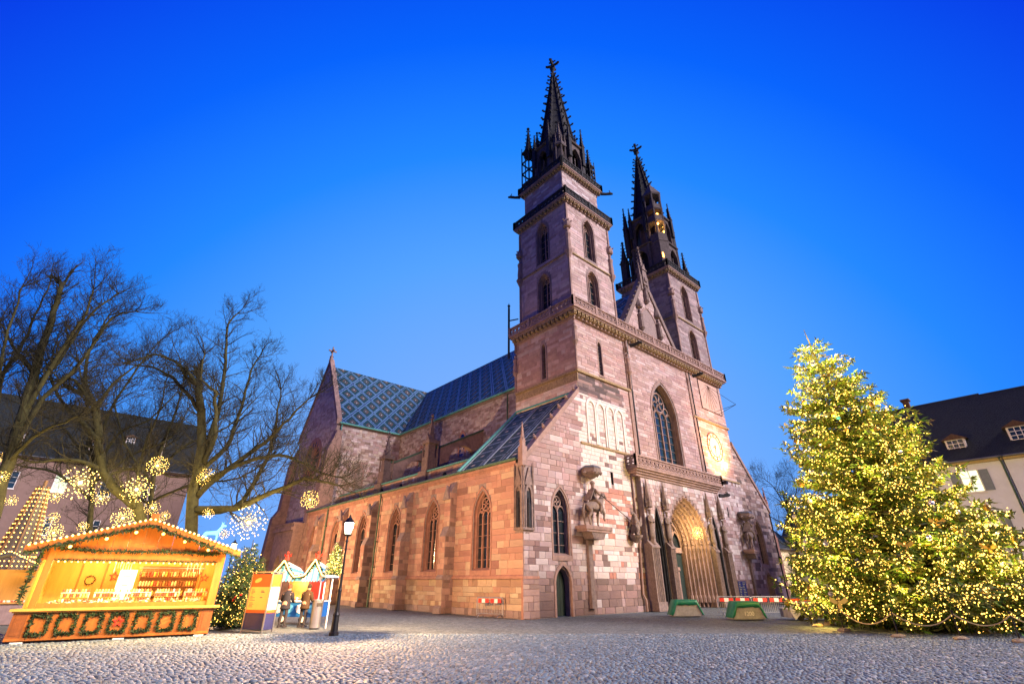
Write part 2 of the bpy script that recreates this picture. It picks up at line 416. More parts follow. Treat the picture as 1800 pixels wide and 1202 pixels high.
def slit(fr, uc, w, z0, zt, nm='window', louvre=True):
    zs = zt - w*.9
    mb = MB(); mb.band(arch(uc, w-.02, z0, zs, zt), arch(uc, w+.22, z0, zs, zt+.16), fr, -.32, .03); mb.box((uc-w/2-.11, z0-.12, -.3), (uc+w/2+.11, z0, .045), fr)
    o = mb.build(nm, 'trim', church, K)
    t = MB()
    if louvre:
        for zz in np.arange(z0+.1, zt-.15, .24):
            hh = arch_half(uc, w, zs, zt, zz)
            t.prism([(-.27, zz+.12), (-.12, zz), (-.12, zz+.03), (-.27, zz+.15)], lambda a, z, d: fr(uc-hh+d, z, a), 0, 2*hh)
        t.build('louvre', 'lead', o, K)
    pts = arch(uc, w, z0, zs, zt)
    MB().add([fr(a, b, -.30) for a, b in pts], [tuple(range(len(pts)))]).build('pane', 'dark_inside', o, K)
def ridge_crockets(mb, p, q, n, r):
    p, q = Vector(p), Vector(q)
    for i in range(n): mb.octa(p.lerp(q, (i+.5)/n), r)

def pinnacle(mb, x, y, z0, zs, zt, w, crk=5):
    mb.box((x-w/2, y-w/2, z0), (x+w/2, y+w/2, zs))
    mb.box((x-w*.62, y-w*.62, zs-.02), (x+w*.62, y+w*.62, zs+w*.16))
    for a in range(4):
        ca, sa = cos(a*pi/2), sin(a*pi/2); f = lambda u, z, d: (x + ca*d - sa*u, y + sa*d + ca*u, z)
        mb.prism([(-w*.5, zs+w*.12), (w*.5, zs+w*.12), (0, zs+w*1.15)], f, w*.36, w*.56)
    mb.lathe([(w*.56, zs+w*.14), (w*.10, zt-w*.5), (w*.10, zt-w*.3)], (x, y, 0), 4, pi/4)
    for a in range(4):
        ca, sa = cos(a*pi/2+pi/4), sin(a*pi/2+pi/4)
        for i in range(crk):
            t = (i+.6)/crk; rr = w*(.56*(1-t) + .12*t) + w*.08
            mb.octa((x+ca*rr, y+sa*rr, zs+w*.14 + (zt-w*.5-zs)*t), w*.13)
    mb.octa((x, y, zt-w*.2), w*.3); mb.octa((x, y, zt), w*.17)

def cornice(rect, z, proj_, parent=church, corb=.42, mt='trim', ch=.30):
    x0, y0, x1, y1 = rect; mb = MB(); p = proj_
    mb.box((x0-p, y0-p, z-.10), (x1+p, y1+p, z)); mb.box((x0-p*.86, y0-p*.86, z-.20), (x1+p*.86, y1+p*.86, z-.103)); mb.box((x0-p*.30, y0-p*.30, z-.20-ch), (x1+p*.30, y1+p*.30, z-.203))
    mb.build('cornice', mt, parent, K)
    c = MB()
    for fr, a, b in ((fW(y0), x0, x1), (fN(x0), y0, y1), (fS(x1), y0, y1)):
        n = max(3, int((b-a+p)/corb)); st = (b-a+p*1.3)/n
        for i in range(n):
            u = a - p*.65 + st*(i+.5)
            c.prism([(u-st*.34, z-.205), (u-st*.26, z-.2-ch*.8), (u+st*.26, z-.2-ch*.8), (u+st*.34, z-.205)], fr, p*.2, p*.78)
            q = fr(u, z-.2-ch*.5, p*.78); c.octa(q, st*.26)
    c.build('corbel_table', 'gilded_trim' if mt == 'trim' else mt, parent, K)
def balustrade(sides, z, h, mt='trim', cell=.46, post=2.3):
    for p, q in sides:
        p, q = Vector((*p, 0)), Vector((*q, 0)); L = (q-p).length; e = (q-p)/L; n = Vector((e.y, -e.x, 0))
        fr = lambda u, zz, d: tuple(p + e*u + n*d + Vector((0, 0, zz)))
        mb = MB(); m = max(2, round(L/cell)); st = L/m
        mb.box((.07, z+.01, -.07), (L-.07, z+.10, .07), fr); mb.box((.07, z+h-.10, -.08), (L-.07, z+h, .08), fr)
        R_ = min(st*.44, (h-.22)*.46)
        for i in range(m):
            u = st*(i+.5); zc = z + h*.5
            c1 = [(u+R_*cos(k*pi/3), zc+R_*sin(k*pi/3)) for k in range(6)]; c2 = [(u+R_*.62*cos(k*pi/3), zc+R_*.62*sin(k*pi/3)) for k in range(6)]
            mb.band(c2, c1, fr, -.045, .045, True)
            if i: mb.box((st*i-.03, z+.1, -.04), (st*i+.03, z+h-.1, .04), fr)
            for sx in (-1, 1): mb.beam(fr(u+sx*st*.5, z+.1, 0), fr(u+sx*R_*.6, zc-R_*.6, 0), .05, .06); mb.beam(fr(u+sx*st*.5, z+h-.1, 0), fr(u+sx*R_*.6, zc+R_*.6, 0), .05, .06)
        k = max(1, round(L/post))
        for i in range(k+1):
            mb.box((L*i/k-.10, z, -.10), (L*i/k+.10, z+h+.05, .10), fr)
        mb.build('balustrade', mt, church, K)
def rect_sides(rect, o, sides='NWS'):
    x0, y0, x1, y1 = rect; x0 -= o; y0 -= o; x1 += o; y1 += o; r = []
    if 'N' in sides: r.append(((x0, y1), (x0, y0)))
    if 'W' in sides: r.append(((x0, y0), (x1, y0)))
    if 'S' in sides: r.append(((x1, y0), (x1, y1)))
    if 'E' in sides: r.append(((x1, y1), (x0, y1)))
    return r

# ---- west front and north wall: openings, mortar sheets, stones
W0, N0 = fW(0), fN(0)
NWIN = [(3.45, 1.5), (8.65, 1.5), (13.55, 1.5), (18.7, 1.5), (23.9, 1.5), (28.7, 1.4)]
NZ0, NZS, NZT = 2.12, 5.0, 6.35
westpoly = [(0, -.05), (31.2, -.05), (31.2, 7.4), (26.1, 12.75), (26.1, 18.7), (5.05, 18.7), (5.05, 12.75), (0, 7.4)]
wh = [arch(2.85, 1.26, 2.82, 5.1, 6.3), arch(2.85, 1.2, -.02, 1.5, 2.35), arch(7.72, .5, 14.65, 16.8, 17.3), arch(15.45, 3.4, 9.55, 13.3, 16.0),
      [(12.95, -.02), (18.25, -.02), (18.25, 7.2), (12.95, 7.2)], [(7.72, 7.15), (7.95, 7.15), (7.95, 7.95), (7.72, 7.95)], arch(28.1, 1.26, 2.82, 5.1, 6.4), arch(28.15, 1.15, -.02, 1.5, 2.3)]
ww = MB(); ww.holed(westpoly, wh, W0, 0.0); west = ww.build('wall', 'mortar', church, K); west['label'] = 'west front wall of pale and mauve sandstone blocks'
nw = MB(); nw.holed([(0.0, -.05), (31.2, -.05), (31.2, 7.5), (0.0, 7.5)], [arch(c, w, NZ0, NZS, NZT) for c, w in NWIN], N0, 0.0)
north = nw.build('wall', 'mortar', church, K); north['label'] = 'north aisle wall of warm red sandstone blocks'
def ul_west(z):
    if z < 7.4: return (0.02, 31.18)
    if z < 12.75: t = (z-7.4)/5.35*5.05; return (t, 31.2 - t)
    return (5.07, 26.08)
ops = [arch_op(2.85, 1.26, 2.72, 5.1, 6.3), arch_op(2.85, 1.2, 0, 1.5, 2.35), rect_op(7.45, 8.0, 14.5, 17.45), arch_op(15.45, 3.4, 9.45, 13.3, 16.0, .26), rect_op(10.4, 20.8, 0, 7.95),
       rect_op(7.70, 7.97, 7.12, 7.97), arch_op(28.1, 1.26, 2.72, 5.1, 6.4), arch_op(28.15, 1.15, 0, 1.5, 2.3), rect_op(0, .98, .0, 1.86), rect_op(0, .72, 4.0, 7.25)]
lay(W0, 0, 9.4, ul_west, ops, .31, (.32, .92), pal_facade, 'W')
lay(W0, 9.4, 12.75, ul_west, ops, .28, (.35, .95), pal_facade, 'W')
lay(W0, 12.75, 18.4, ul_west, ops, .25, (.5, 1.3), pal_facade, 'W', dep=.012)
lay(fW(-.085), 0, 1.71, lambda z: (-.14, .96), [], .29, (.4, .8), lambda u, z: pick([(.34, .23, .20), (.40, .27, .22), (.28, .19, .165)]), 'B')
nops = [arch_op(c, w, NZ0-.1, NZS, NZT) for c, w in NWIN] + [rect_op(0, .6, 4.0, 7.25)]
lay(N0, 0, 1.72, lambda z: (.02, 31.1), [], .29, (.4, 1.1), pal_north, 'N')
lay(N0, 1.90, 7.4, lambda z: (.02, 31.1), nops, .31, (.4, 1.0), pal_north, 'N')
mb = MB(); mb.box((-.02, 1.72, -.05), (31.1, 1.84, .14), N0); mb.prism([(.141, 1.72), (.141, 1.80), (.02, 1.92), (.02, 1.72)], lambda a, z, d: N0(d, z, a+.002), 0, 31.1)
mb.box((-.15, 1.722, -.04), (.99, 1.838, .13), W0); mb.box((-.148, -.02, -.03), (.97, 1.721, .085), W0)
mb.build('string_course', 'trim_red', church, K)
mb = MB(); mb.box((-.02, 7.42, -.05), (31.1, 7.62, .12), N0); mb.box((-.02, 7.30, -.05), (31.1, 7.418, .06), N0); mb.build('eaves_cornice', 'trim_red', church, K)
mb = MB(); mb.tube([(-.17, .35, 7.68), (-.17, 31.1, 7.68)], .085, 6); mb.build('gutter', 'copper_dark', church, K)
for i, (c, w) in enumerate(NWIN): window(N0, c, w, NZ0, NZS, NZT, 3 if i < 2 else 2, trim='trim_red', rim=.17)
window(W0, 2.85, 1.26, 2.82, 5.1, 6.3, 2); window(W0, 28.1, 1.26, 2.82, 5.1, 6.4, 2)
window(W0, 15.45, 3.4, 9.55, 13.3, 16.0, 4, deep=.55, tr=.07, rim=.26, pane='glass_blue', label='tall four-light window with rose tracery above the balcony')
slit(W0, 7.72, .42, 14.65, 17.3)
mb = MB(); mb.box((7.3, 7.0, -.3), (8.6, 8.1, -.28), W0); mb.build('pane', 'dark_inside', church, K)
mb = MB(); mb.box((22.9, 6.3, .0), (23.06, 7.1, .045), W0); mb.build('slit_opening', 'dark_inside', church, K)
for uc, w, zt in ((2.85, 1.2, 2.35), (28.15, 1.15, 2.3)):
    mb = MB(); mb.band(arch(uc, w-.16, -.02, 1.5, zt-.1), arch(uc, w+.02, -.02, 1.5, zt+.02), W0, -.5, -.08); mb.band(arch(uc, w, -.02, 1.5, zt), arch(uc, w+.26, -.02, 1.5, zt+.2), W0, -.1, .05)
    d = mb.build('doorway', 'trim', church, K)
    q = MB(); n = 5
    for i in range(n):
        a = uc - w/2 + w*i/n; pts = [(a+.008, 0), (a+w/n-.008, 0)]
        for u in (a+w/n-.008, a+.008):
            hh = [z for z in np.linspace(1.4, zt, 30) if arch_half(uc, w, 1.5, zt, z) >= abs(u-uc)]; pts.append((u, max(hh) if hh else 1.4))
        q.prism(pts, W0, -.46, -.40)
    q.build('door', 'door_green', d, K)

# buttresses along the north wall
def buttress(y0, w=.62):
    mb = MB()
    prof = [(0, 0), (-.86, 0), (-.86, .28), (-.74, .36), (-.74, 1.72), (-.80, 1.74), (-.80, 1.82), (-.70, 1.92), (-.70, 4.05), (-.46, 4.55), (-.46, 6.55), (-.05, 7.2), (0, 7.2)]
    mb.prism(prof, lambda a, z, d: (a, y0 + d, z), 0, w)
    g = [(-.02, 6.1), (w+.02, 6.1), (w/2, 6.95)]
    mb.prism([(u, z) for u, z in g], lambda u, z, d: (-.47 - d, y0 + u, z), 0, .16)
    o = mb.build('buttress', 'mortar', church, K)
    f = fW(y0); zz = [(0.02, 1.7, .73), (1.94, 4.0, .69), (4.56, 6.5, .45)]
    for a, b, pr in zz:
        lay(f, a, b, lambda z, pr=pr: (-pr, -.005), [], .30, (.25, .5), lambda u, z: pick([(.30, .20, .165), (.24, .16, .13), (.36, .25, .20), (.19, .13, .11)]), 'B')  # west faces coloured darker than north ones, shade put into the stone
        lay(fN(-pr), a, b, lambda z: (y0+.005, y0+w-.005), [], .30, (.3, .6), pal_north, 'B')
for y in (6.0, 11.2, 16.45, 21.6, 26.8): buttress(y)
for y, x in ((15.9, -.12), (25.9, -.12)):
    mb = MB(); mb.tube([(x-.03, y, 7.6), (x-.03, y, 1.9), (x-.09, y, 1.85), (x-.09, y, 0)], .055, 6)
    for z in (2.5, 4.2, 6): mb.box((x-.1, y-.08, z), (x+.08, y+.08, z+.06))
    mb.build('drainpipe', 'copper_dark', church, K)

# corner tabernacle with two niches
mb = MB()
mb.box((-.13, -.13, 3.98), (.72, .62, 4.10)); mb.box((-.02, -.02, 3.8), (.55, .5, 3.979))
for fr, a, b in ((N0, -.05, .6), (W0, -.05, .72)):
    for u in (a+.0, b-.06): mb.box((u, 4.1, .06), (u+.06, 7.05, .12), fr)
    m = (a+b)/2+.03; mb.band(arch(m, .34, 4.1, 5.8, 6.15, 4), arch(m, .56, 4.1, 5.8, 6.4, 4), fr, -.02, .09)
    mb.prism([(m-.3, 6.25), (m+.3, 6.25), (m, 7.2)], fr, .02, .1)
    for u in (a+.03, b-.03): mb.lathe([(.06, 7.0), (.015, 7.5)], fr(u, 0, .09), 4)
    mb.box((a+.06, 4.1, -.03), (b-.06, 6.9, .012), fr)
mb.build('corner_tabernacle', 'carved', church, K)
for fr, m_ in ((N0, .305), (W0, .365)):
    q = fr(m_, 4.12, .05); MB().lathe([(.11, 0), (.12, .1), (.09, .6), (.12, 1.0), (.10, 1.15), (.05, 1.22), (.075, 1.32), (.06, 1.42), (.02, 1.48)], q, 8).build('niche_figure', 'soot_and_shade', church, K)
    MB().box((m_-.16, 4.12, .013), (m_+.16, 5.95, .018), fr).build('niche_shade', 'soot_and_shade', church, K)  # dark sheet painted as the inner shade of the niche
mb = MB(); mb.box((-.14, -.14, 7.25), (.22, .22, 8.3)); pinnacle(mb, .04, .04, 8.3, 8.6, 9.7, .22, 5); mb.build('corner_pinnacle', 'trim', church, K)

# raking copings of the aisle half gables
for s in (0, 1):
    M_ = (lambda x: x) if s == 0 else (lambda x: 31.2 - x)
    mb = MB(); mb.prism([(M_(-.12), 7.25), (M_(5.03), 12.72), (M_(5.03), 13.12), (M_(-.12), 7.65)], W0, -.42, .12)
    for i in range(7):
        t = (i+.6)/7; x, z = M_(-.1+5.1*t), 7.7+5.4*t
        mb.octa((x, .1, z+.1), .15); mb.octa((x-.07, .1, z+.22), .09)
    mb.build('gable_coping', 'trim', church, K)
mb = MB(); pinnacle(mb, 31.3, .1, 7.3, 8.2, 9.6, .26, 4); mb.box((31.16, -.05, 0), (31.75, .9, 5.2)); mb.prism([(31.16, 5.2), (31.75, 5.2), (31.16, 6.3)], W0, -.85, -.02)
mb.build('corner_buttress', 'trim_red', church, K)
mb = MB(); mb.tube([(31.12, -.06, 7.2), (31.12, -.06, 0.1)], .06, 6); mb.box((31.02, -.2, 3.3), (31.22, -.02, 3.6)); mb.build('drainpipe', 'iron', church, K)

# south wall stub, side walls closing the nave, roofs
def roof(name, quad, m, org, uax, vax):
    o = Vector(org); ua, va = Vector(uax).normalized(), Vector(vax).normalized()
    uv = [((Vector(p)-o).dot(ua)*K, (Vector(p)-o).dot(va)*K) for p in quad]
    n = (Vector(quad[1])-Vector(quad[0])).cross(Vector(quad[2])-Vector(quad[0])).normalized()*.12
    if n.z < 0: n = -n
    k = len(quad); me = MB(); me.add(quad + [tuple(Vector(p)-n) for p in quad], [tuple(range(k))] + [(i, (i+1) % k, k+(i+1) % k, k+i) for i in range(k)] + [tuple(range(k, 2*k))[::-1]])
    uvs = []
    for f in me.f: uvs += [uv[i % k] for i in f]
    return me.build(name, m, church, K, uvs=uvs)
XC, XS, RZ, EZ, RX = 9.2, 22.0, 25.65, 17.42, 15.6
TY0, TY1, TRY, TX = 31.2, 42.2, 36.7, 1.35
sl = (RX-XC, 0, RZ-EZ)
vx = 8.9
roof('roof', [(XC-.25, .4, EZ-.3), (XC-.25, TY0+.0, EZ-.3), (RX, TRY, RZ), (RX, .4, RZ)], 'tiles_diamond', (XC, 0, EZ), (0, 1, 0), sl)
roof('roof', [(XS+.25, .4, EZ-.3), (RX, .4, RZ), (RX, TRY+14, RZ), (XS+.25, TRY+14, EZ-.3)], 'tiles_diamond', (XS, 0, EZ), (0, 1, 0), (-sl[0], 0, sl[2]))
roof('roof', [(TX+.2, TY0-.25, EZ-.3), (XC-.25, TY0-.25, EZ-.3), (RX, TRY, RZ), (TX+.2, TRY, RZ)], 'tiles_diamond', (0, TY0, EZ), (1, 0, 0), (0, TRY-TY0, RZ-EZ))
roof('roof', [(TX+.2, TY1+.25, EZ-.3), (TX+.2, TRY, RZ), (RX, TRY, RZ), (XC, TY1+.25, EZ-.3)], 'tiles_diamond', (0, TY1, EZ), (1, 0, 0), (0, TRY-TY1, RZ-EZ))
roof('roof', [(-.16, .3, 7.62), (-.16, 5.85, 7.62), (5.05, 6.1, 12.72), (5.05, .3, 12.72)], 'tiles_aisle', (0, 0, 7.6), (0, 1, 0), (5.2, 0, 5.1))
roof('roof', [(31.4, .3, 7.4), (26.1, .3, 12.72), (26.1, 12, 12.72), (31.4, 12, 7.4)], 'tiles_aisle', (31, 0, 7.6), (0, 1, 0), (-5.2, 0, 5.1))
mb = MB(); mb.tube([(XC-.32, .6, EZ-.32), (XC-.32, TY0-.3, EZ-.32)], .10, 6); mb.tube([(TX+.2, TY0-.32, EZ-.34), (XC-.3, TY0-.32, EZ-.34)], .10, 6)
mb.tube([(TX+.5, TY0-.18, EZ-.4), (TX+.5, TY0-.18, 9)], .07, 6); mb.build('gutter', 'copper', church, K)
mb = MB(); mb.beam((-.1, 5.9, 7.78), (5.05, 6.14, 12.82), .16, .12); mb.beam((5.0, .3, 12.84), (5.0, 6.1, 12.84), .14, .1); mb.build('roof_flashing', 'copper', church, K)
for xr in (.9, 2.3, 3.7):
    mb = MB(); mb.beam((-.1+0, xr*1.5, 7.73), (4.98, xr*1.5, 12.71), .05, .04); mb.build('lightning_strip', 'steel', church, K)
# clerestory, transept, inner aisle
pal_rub = lambda u, z: pick(PAL_RUBBLE)
mb = MB(); f = fN(XC); mb.holed([(5, 7), (TY0, 7), (TY0, EZ-.1), (5, EZ-.1)], [], f, 0); mb.box((5, EZ-.55, -.02), (TY0, EZ-.36, .12), f); mb.build('wall', 'mortar', church, K)
lay(f, 9.4, EZ-.56, lambda z: (6, TY0-.02), [], .22, (.25, .7), pal_rub, 'C')
for y in (10.3, 18.6, 26.2):
    mb = MB(); mb.band(arch(y, .9, 12.4, 13.9, 14.7), arch(y, 1.3, 12.4, 13.9, 15), f, -.1, .06); o = mb.build('window', 'trim_red', church, K)
    pts = arch(y, .9, 12.4, 13.9, 14.7); MB().add([f(a, b, .03) for a, b in pts], [tuple(range(len(pts)))]).build('pane', 'glass_dark', o, K)
mb = MB(); f = fW(TY0); mb.holed([(TX, 0), (XC+.1, 0), (XC+.1, EZ-.1), (TX, EZ-.1)], [], f, 0); mb.box((TX, EZ-.55, -.02), (XC-.1, EZ-.38, .10), f); mb.build('wall', 'mortar', church, K)
lay(f, 8, EZ-.56, lambda z: (TX+.02, XC-.02), [rect_op(4.2, 5.2, 9.6, 13.0)], .25, (.3, .8), lambda u, z: pick(PAL_RUBBLE + PAL_PINK), 'C')
mb = MB(); mb.band(arch(4.7, .7, 9.8, 12.2, 12.75), arch(4.7, 1.02, 9.8, 12.2, 13.0), f, -.3, .04); o = mb.build('window', 'trim', church, K)
pts = arch(4.7, .72, 9.8, 12.2, 12.75); MB().add([f(a, b, -.2) for a, b in pts], [tuple(range(len(pts)))]).build('pane', 'glass_dark', o, K)
f = fN(TX); mb = MB(); mb.prism([(TY0-.1, 0), (TY1+.1, 0), (TY1+.1, EZ), (TRY, RZ+.5), (TY0-.1, EZ)], f, -.3, 0); mb.build('wall', 'mortar', church, K)
def ulg(z):
    if z < EZ: return (TY0-.08, TY1+.08)
    t = (z-EZ)/(RZ+.5-EZ); return (TY0+(TRY-TY0)*t, TY1-(TY1-TRY)*t)
lay(f, 6, RZ, ulg, [], .3, (.3, .9), lambda u, z: pick([(.52, .43, .39), (.46, .36, .32), (.56, .48, .44), (.40, .30, .27)]), 'C')
mb = MB(); mb.band([(TRY+2*cos(a*pi/8), 14+2*sin(a*pi/8)) for a in range(16)], [(TRY+2.5*cos(a*pi/8), 14+2.5*sin(a*pi/8)) for a in range(16)], f, -.1, .1, True)
for a in range(16): mb.beam(f(TRY, 14, .06), f(TRY+2*cos(a*pi/8), 14+2*sin(a*pi/8), .06), .1)
o = mb.build('wheel_window', 'trim_red', church, K)
MB().add([f(TRY+2*cos(a*pi/8), 14+2*sin(a*pi/8), .035) for a in range(16)], [tuple(range(16))]).build('pane', 'glass_dark', o, K)
mb = MB(); mb.prism([(TY0-.25, EZ-.5), (TY0-.25, EZ+.2), (TRY, RZ+.95), (TY1+.25, EZ+.2), (TY1+.25, EZ-.5), (TRY, RZ+.3)], f, -.38, .16)
mb.lathe([(.28, RZ+.6), (.20, RZ+1.2), (.26, RZ+1.25), (.1, RZ+1.4), (.09, RZ+2.6)], (TX, TRY, 0), 6); mb.box((TX-.08, TRY-.5, RZ+1.95), (TX+.08, TRY+.5, RZ+2.13)); mb.box((TX-.5, TRY-.07, RZ+1.96), (TX+.5, TRY+.07, RZ+2.12))
mb.build('gable_coping', 'trim', church, K)
for y in (TY0-.4, TY1-.4):
    mb = MB(); mb.prism([(TX-1.9, 0), (TX-1.5, 8), (TX-.9, 9), (TX-.7, 14), (TX, 16.2), (TX+.6, 16.2), (TX+.6, 0)], fW(y), -.9, .1); mb.build('buttress', 'trim', church, K)
# porch of the transept seen behind the kiosk
mb = MB(); f = fN(-1.2)
mb.holed([(31.0, 0), (36.2, 0), (36.2, 6.6), (31.0, 6.6)], [arch(33.6, 1.9, 0, 2.6, 4.0)], f, 0); mb.band(arch(33.6, 1.7, 0, 2.6, 3.9), arch(33.6, 2.4, 0, 2.6, 4.4), f, -.6, .08)
mb.box((30.98, 6.0, -.1), (36.2, 6.25, .2), f); mb.box((31, -.02, -2.4), (31.02, 6.6, -.002), f); mb.prism([(31, 6.6), (36.2, 6.6), (36.2, 6.7), (31, 6.7)], f, -2.5, .1)
mb.build('porch', 'trim', church, K)
PX = 3.0; f = fN(PX)
mb = MB(); mb.add([(-.1, 5.9, 7.66), (PX+.2, 5.9, 7.9), (PX+.2, TY0, 7.9), (-.1, TY0, 7.66)], [(0, 1, 2, 3)]); mb.add([(PX-.1, 5.9, 9.5), (XC, 5.9, 10.6), (XC, TY0, 10.6), (PX-.1, TY0, 9.5)], [(0, 1, 2, 3)])
mb.build('aisle_roof', 'lead', church, K)
mb = MB(); mb.box((6, 7.7, -.2), (TY0, 9.48, 0), f); o = mb.build('parapet', 'mortar', church, K)
lay(f, 7.9, 9.4, lambda z: (6.1, TY0-.02), [], .3, (.4, .9), lambda u, z: pick(PAL_PINK + PAL_RED), 'C')
mb = MB()
for y in (8.3, 12.0, 18.6, 22, 26.3):
    mb.lathe([(.34, 0), (.34, .05)], (0, 0, 0), 12); n = 24
    for i in range(len(mb.v)-n, len(mb.v)): x_, y_, z_ = mb.v[i]; mb.v[i] = (PX-.03-z_, y+x_*.8, 8.75+y_)
mb.build('oculus', 'dark_inside', church, K)
mb = MB(); mb.box((6, 9.481, -.25), (TY0, 9.57, .16), f); mb.build('coping', 'copper', church, K)
for y in (14.9, 22.5):
    mb = MB(); mb.box((PX-.25, y-.45, 7.7), (PX+1.2, y+.75, 9.62)); mb.box((PX-.05, y-.2, 9.62), (PX+.95, y+.55, 10.8)); 
    for dx, dy in ((0, -.3), (.0, .55), (.9, -.3)): mb.tube([(PX+dx, y+dy+.05, 9.6), (PX+dx, y+dy+.05, 12.0)], .06, 5)
    pinnacle(mb, PX+.35, y+.1, 10.8, 12.0, 14.5, .62, 5); mb.box((PX-.12, y-.42, 11.9), (PX+.95, y+.66, 12.2))
    mb.build('pinnacle', 'carved', church, K)
    mb = MB(); g = fW(y+.42); 
    hl_ = arch(7.1, 3.3, 9.62, 10.7, 12.45)
    for dd_ in (0, -.5): mb.holed([(PX+.6, 9.4), (XC, 9.4), (XC, 14.2), (PX+1.5, 11.8), (PX+.6, 11.7)], [hl_], g, dd_)
    mb.band(hl_, arch(7.1, 3.55, 9.62, 10.7, 12.65), g, -.49, .05)
    mb.build('flying_buttress', 'trim', church, K)
    mb = MB(); mb.prism([(PX+.5, 11.72), (PX+1.5, 11.82), (XC, 14.22), (XC, 14.4), (PX+1.5, 12.0), (PX+.5, 11.88)], g, -.58, .08); mb.build('coping', 'copper_dark', church, K)
mb = MB(); mb.tube([(XC-.1, 11.8, EZ-.5), (XC-.1, 11.8, 10.5)], .06, 6); mb.build('drainpipe', 'copper_dark', church, K)
# ---- towers
def tower_wall(rect, z0, z1, faces, pal, opens, course=.25, length=(.45, 1.2), dep=.012):
    x0, y0, x1, y1 = rect
    for fc in faces:
        fr, a, b = {'W': (fW(y0), x0, x1), 'N': (fN(x0), y0, y1), 'S': (fS(x1), y0, y1), 'E': (fE(y1), x0, x1)}[fc]
        op = opens.get(fc, [])
        mb = MB(); mb.holed([(a, z0), (b, z0), (b, z1), (a, z1)], [o[0] for o in op], fr, 0); mb.build('wall', 'mortar', church, K)
        lay(fr, z0, z1, lambda z: (a+.012, b-.012), [o[1] for o in op], course, length, pal, 'T', dep=dep, gap=.01)
pal_t = lambda u, z: pick(PAL_SMOOTH + [(.34, .25, .235), (.47, .38, .37)])
pal_tn = lambda u, z: pick([(.42, .27, .22), (.45, .31, .26), (.38, .24, .20), (.50, .38, .33)])
pal_td = lambda u, z: pick([(.27, .21, .215), (.32, .25, .25), (.22, .17, .175), (.36, .29, .29)])
def awin(c, w, z0, zs, zt): return (arch(c, w, z0, zs, zt), arch_op(c, w, z0-.1, zs, zt))
# left tower: stage below the gallery (west face belongs to the front wall)
tower_wall((5.05, 0, 10.8, 6.1), 7.4, 18.7, 'N', lambda u, z: pal_tn(u, z) if z > 13.7 else pick([(.58, .48, .42), (.50, .36, .30), (.62, .54, .48)]), {'N': [awin(3.05, .44, 14.6, 16.9, 17.4)]})
slit(fN(5.05), 3.05, .40, 14.6, 17.4)
tower_wall((5.05, 0, 10.8, 6.1), 10, 18.7, 'E', pal_t, {})
tower_wall((20.2, 0, 26.1, 6.1), 7.4, 18.7, 'SE', pal_t, {})
for x0, x1 in ((5.05, 10.85), (20.1, 26.1)):
    for z0, z1, pr in ((14.22, 14.38, .15), (9.32, 9.44, .12)): MB().box((x0-.1, z0, -.05), (x1+(.1 if x0 > 9 or z0 > 10 else 0), z1, pr), W0).build('string_course', 'gilded_trim', church, K)
mb = MB(); mb.box((-.05, 14.222, -.05), (6.1, 14.378, .15), fN(5.05)); mb.box((-.05, 13.6, -.05), (6.1, 14.22, .03), fN(5.05)); mb.build('string_course', 'gilded_trim', church, K)
for x in (10.95, 20.15):
    mb = MB(); mb.box((x-.16, 9.5, -.05), (x+.16, 18.4, .07), W0); mb.tube([W0(x-.2, 9.5, .07), W0(x-.2, 18.3, .07)], .05, 6); mb.build('pilaster', 'trim', church, K)
for x in (11.2, 20.4): MB().tube([W0(x, 18.4, .09), W0(x, 9.6, .09)], .055, 6).build('drainpipe', 'iron', church, K)
GAL = (5.05, 0, 26.1, 6.1)
mb = MB(); mb.box((4.5, -.6, 18.95), (26.7, 6.4, 19.08)); mb.box((4.62, -.48, 18.82), (26.55, 6.3, 18.948)); mb.box((4.9, -.2, 18.4), (26.25, 6.2, 18.818)); mb.build('cornice', 'trim', church, K)
c = MB()
for i in range(50):
    u = 4.85 + i*.43; c.prism([(u-.15, 18.82), (u-.12, 18.5), (u+.12, 18.5), (u+.15, 18.82)], W0, .18, .42); c.octa(W0(u, 18.62, .42), .13)
for i in range(15):
    u = -.05 + i*.43; c.prism([(u-.15, 18.82), (u-.12, 18.5), (u+.12, 18.5), (u+.15, 18.82)], fN(5.05), .14, .40); c.octa(fN(5.05)(u, 18.62, .4), .13)
c.build('corbel_table', 'gilded_trim', church, K)
balustrade([((4.58, 6.3), (4.58, -.52)), ((4.58, -.52), (26.62, -.52)), ((26.62, -.52), (26.62, 6.3))], 19.08, .72, 'trim', .44, 2.4)
mb = MB(); mb.tube([(4.55, 6.4, 17.2), (4.55, 6.4, 21.8)], .09, 5); mb.octa((4.55, 6.4, 22.0), .16); mb.beam((4.55, 6.4, 20.6), (5.4, 6.2, 21.0), .08); mb.lathe([(.1, 0), (.01, .5)], (4.55, 6.4, 21.8), 4); mb.build('pinnacle', 'soot_and_shade', church, K)

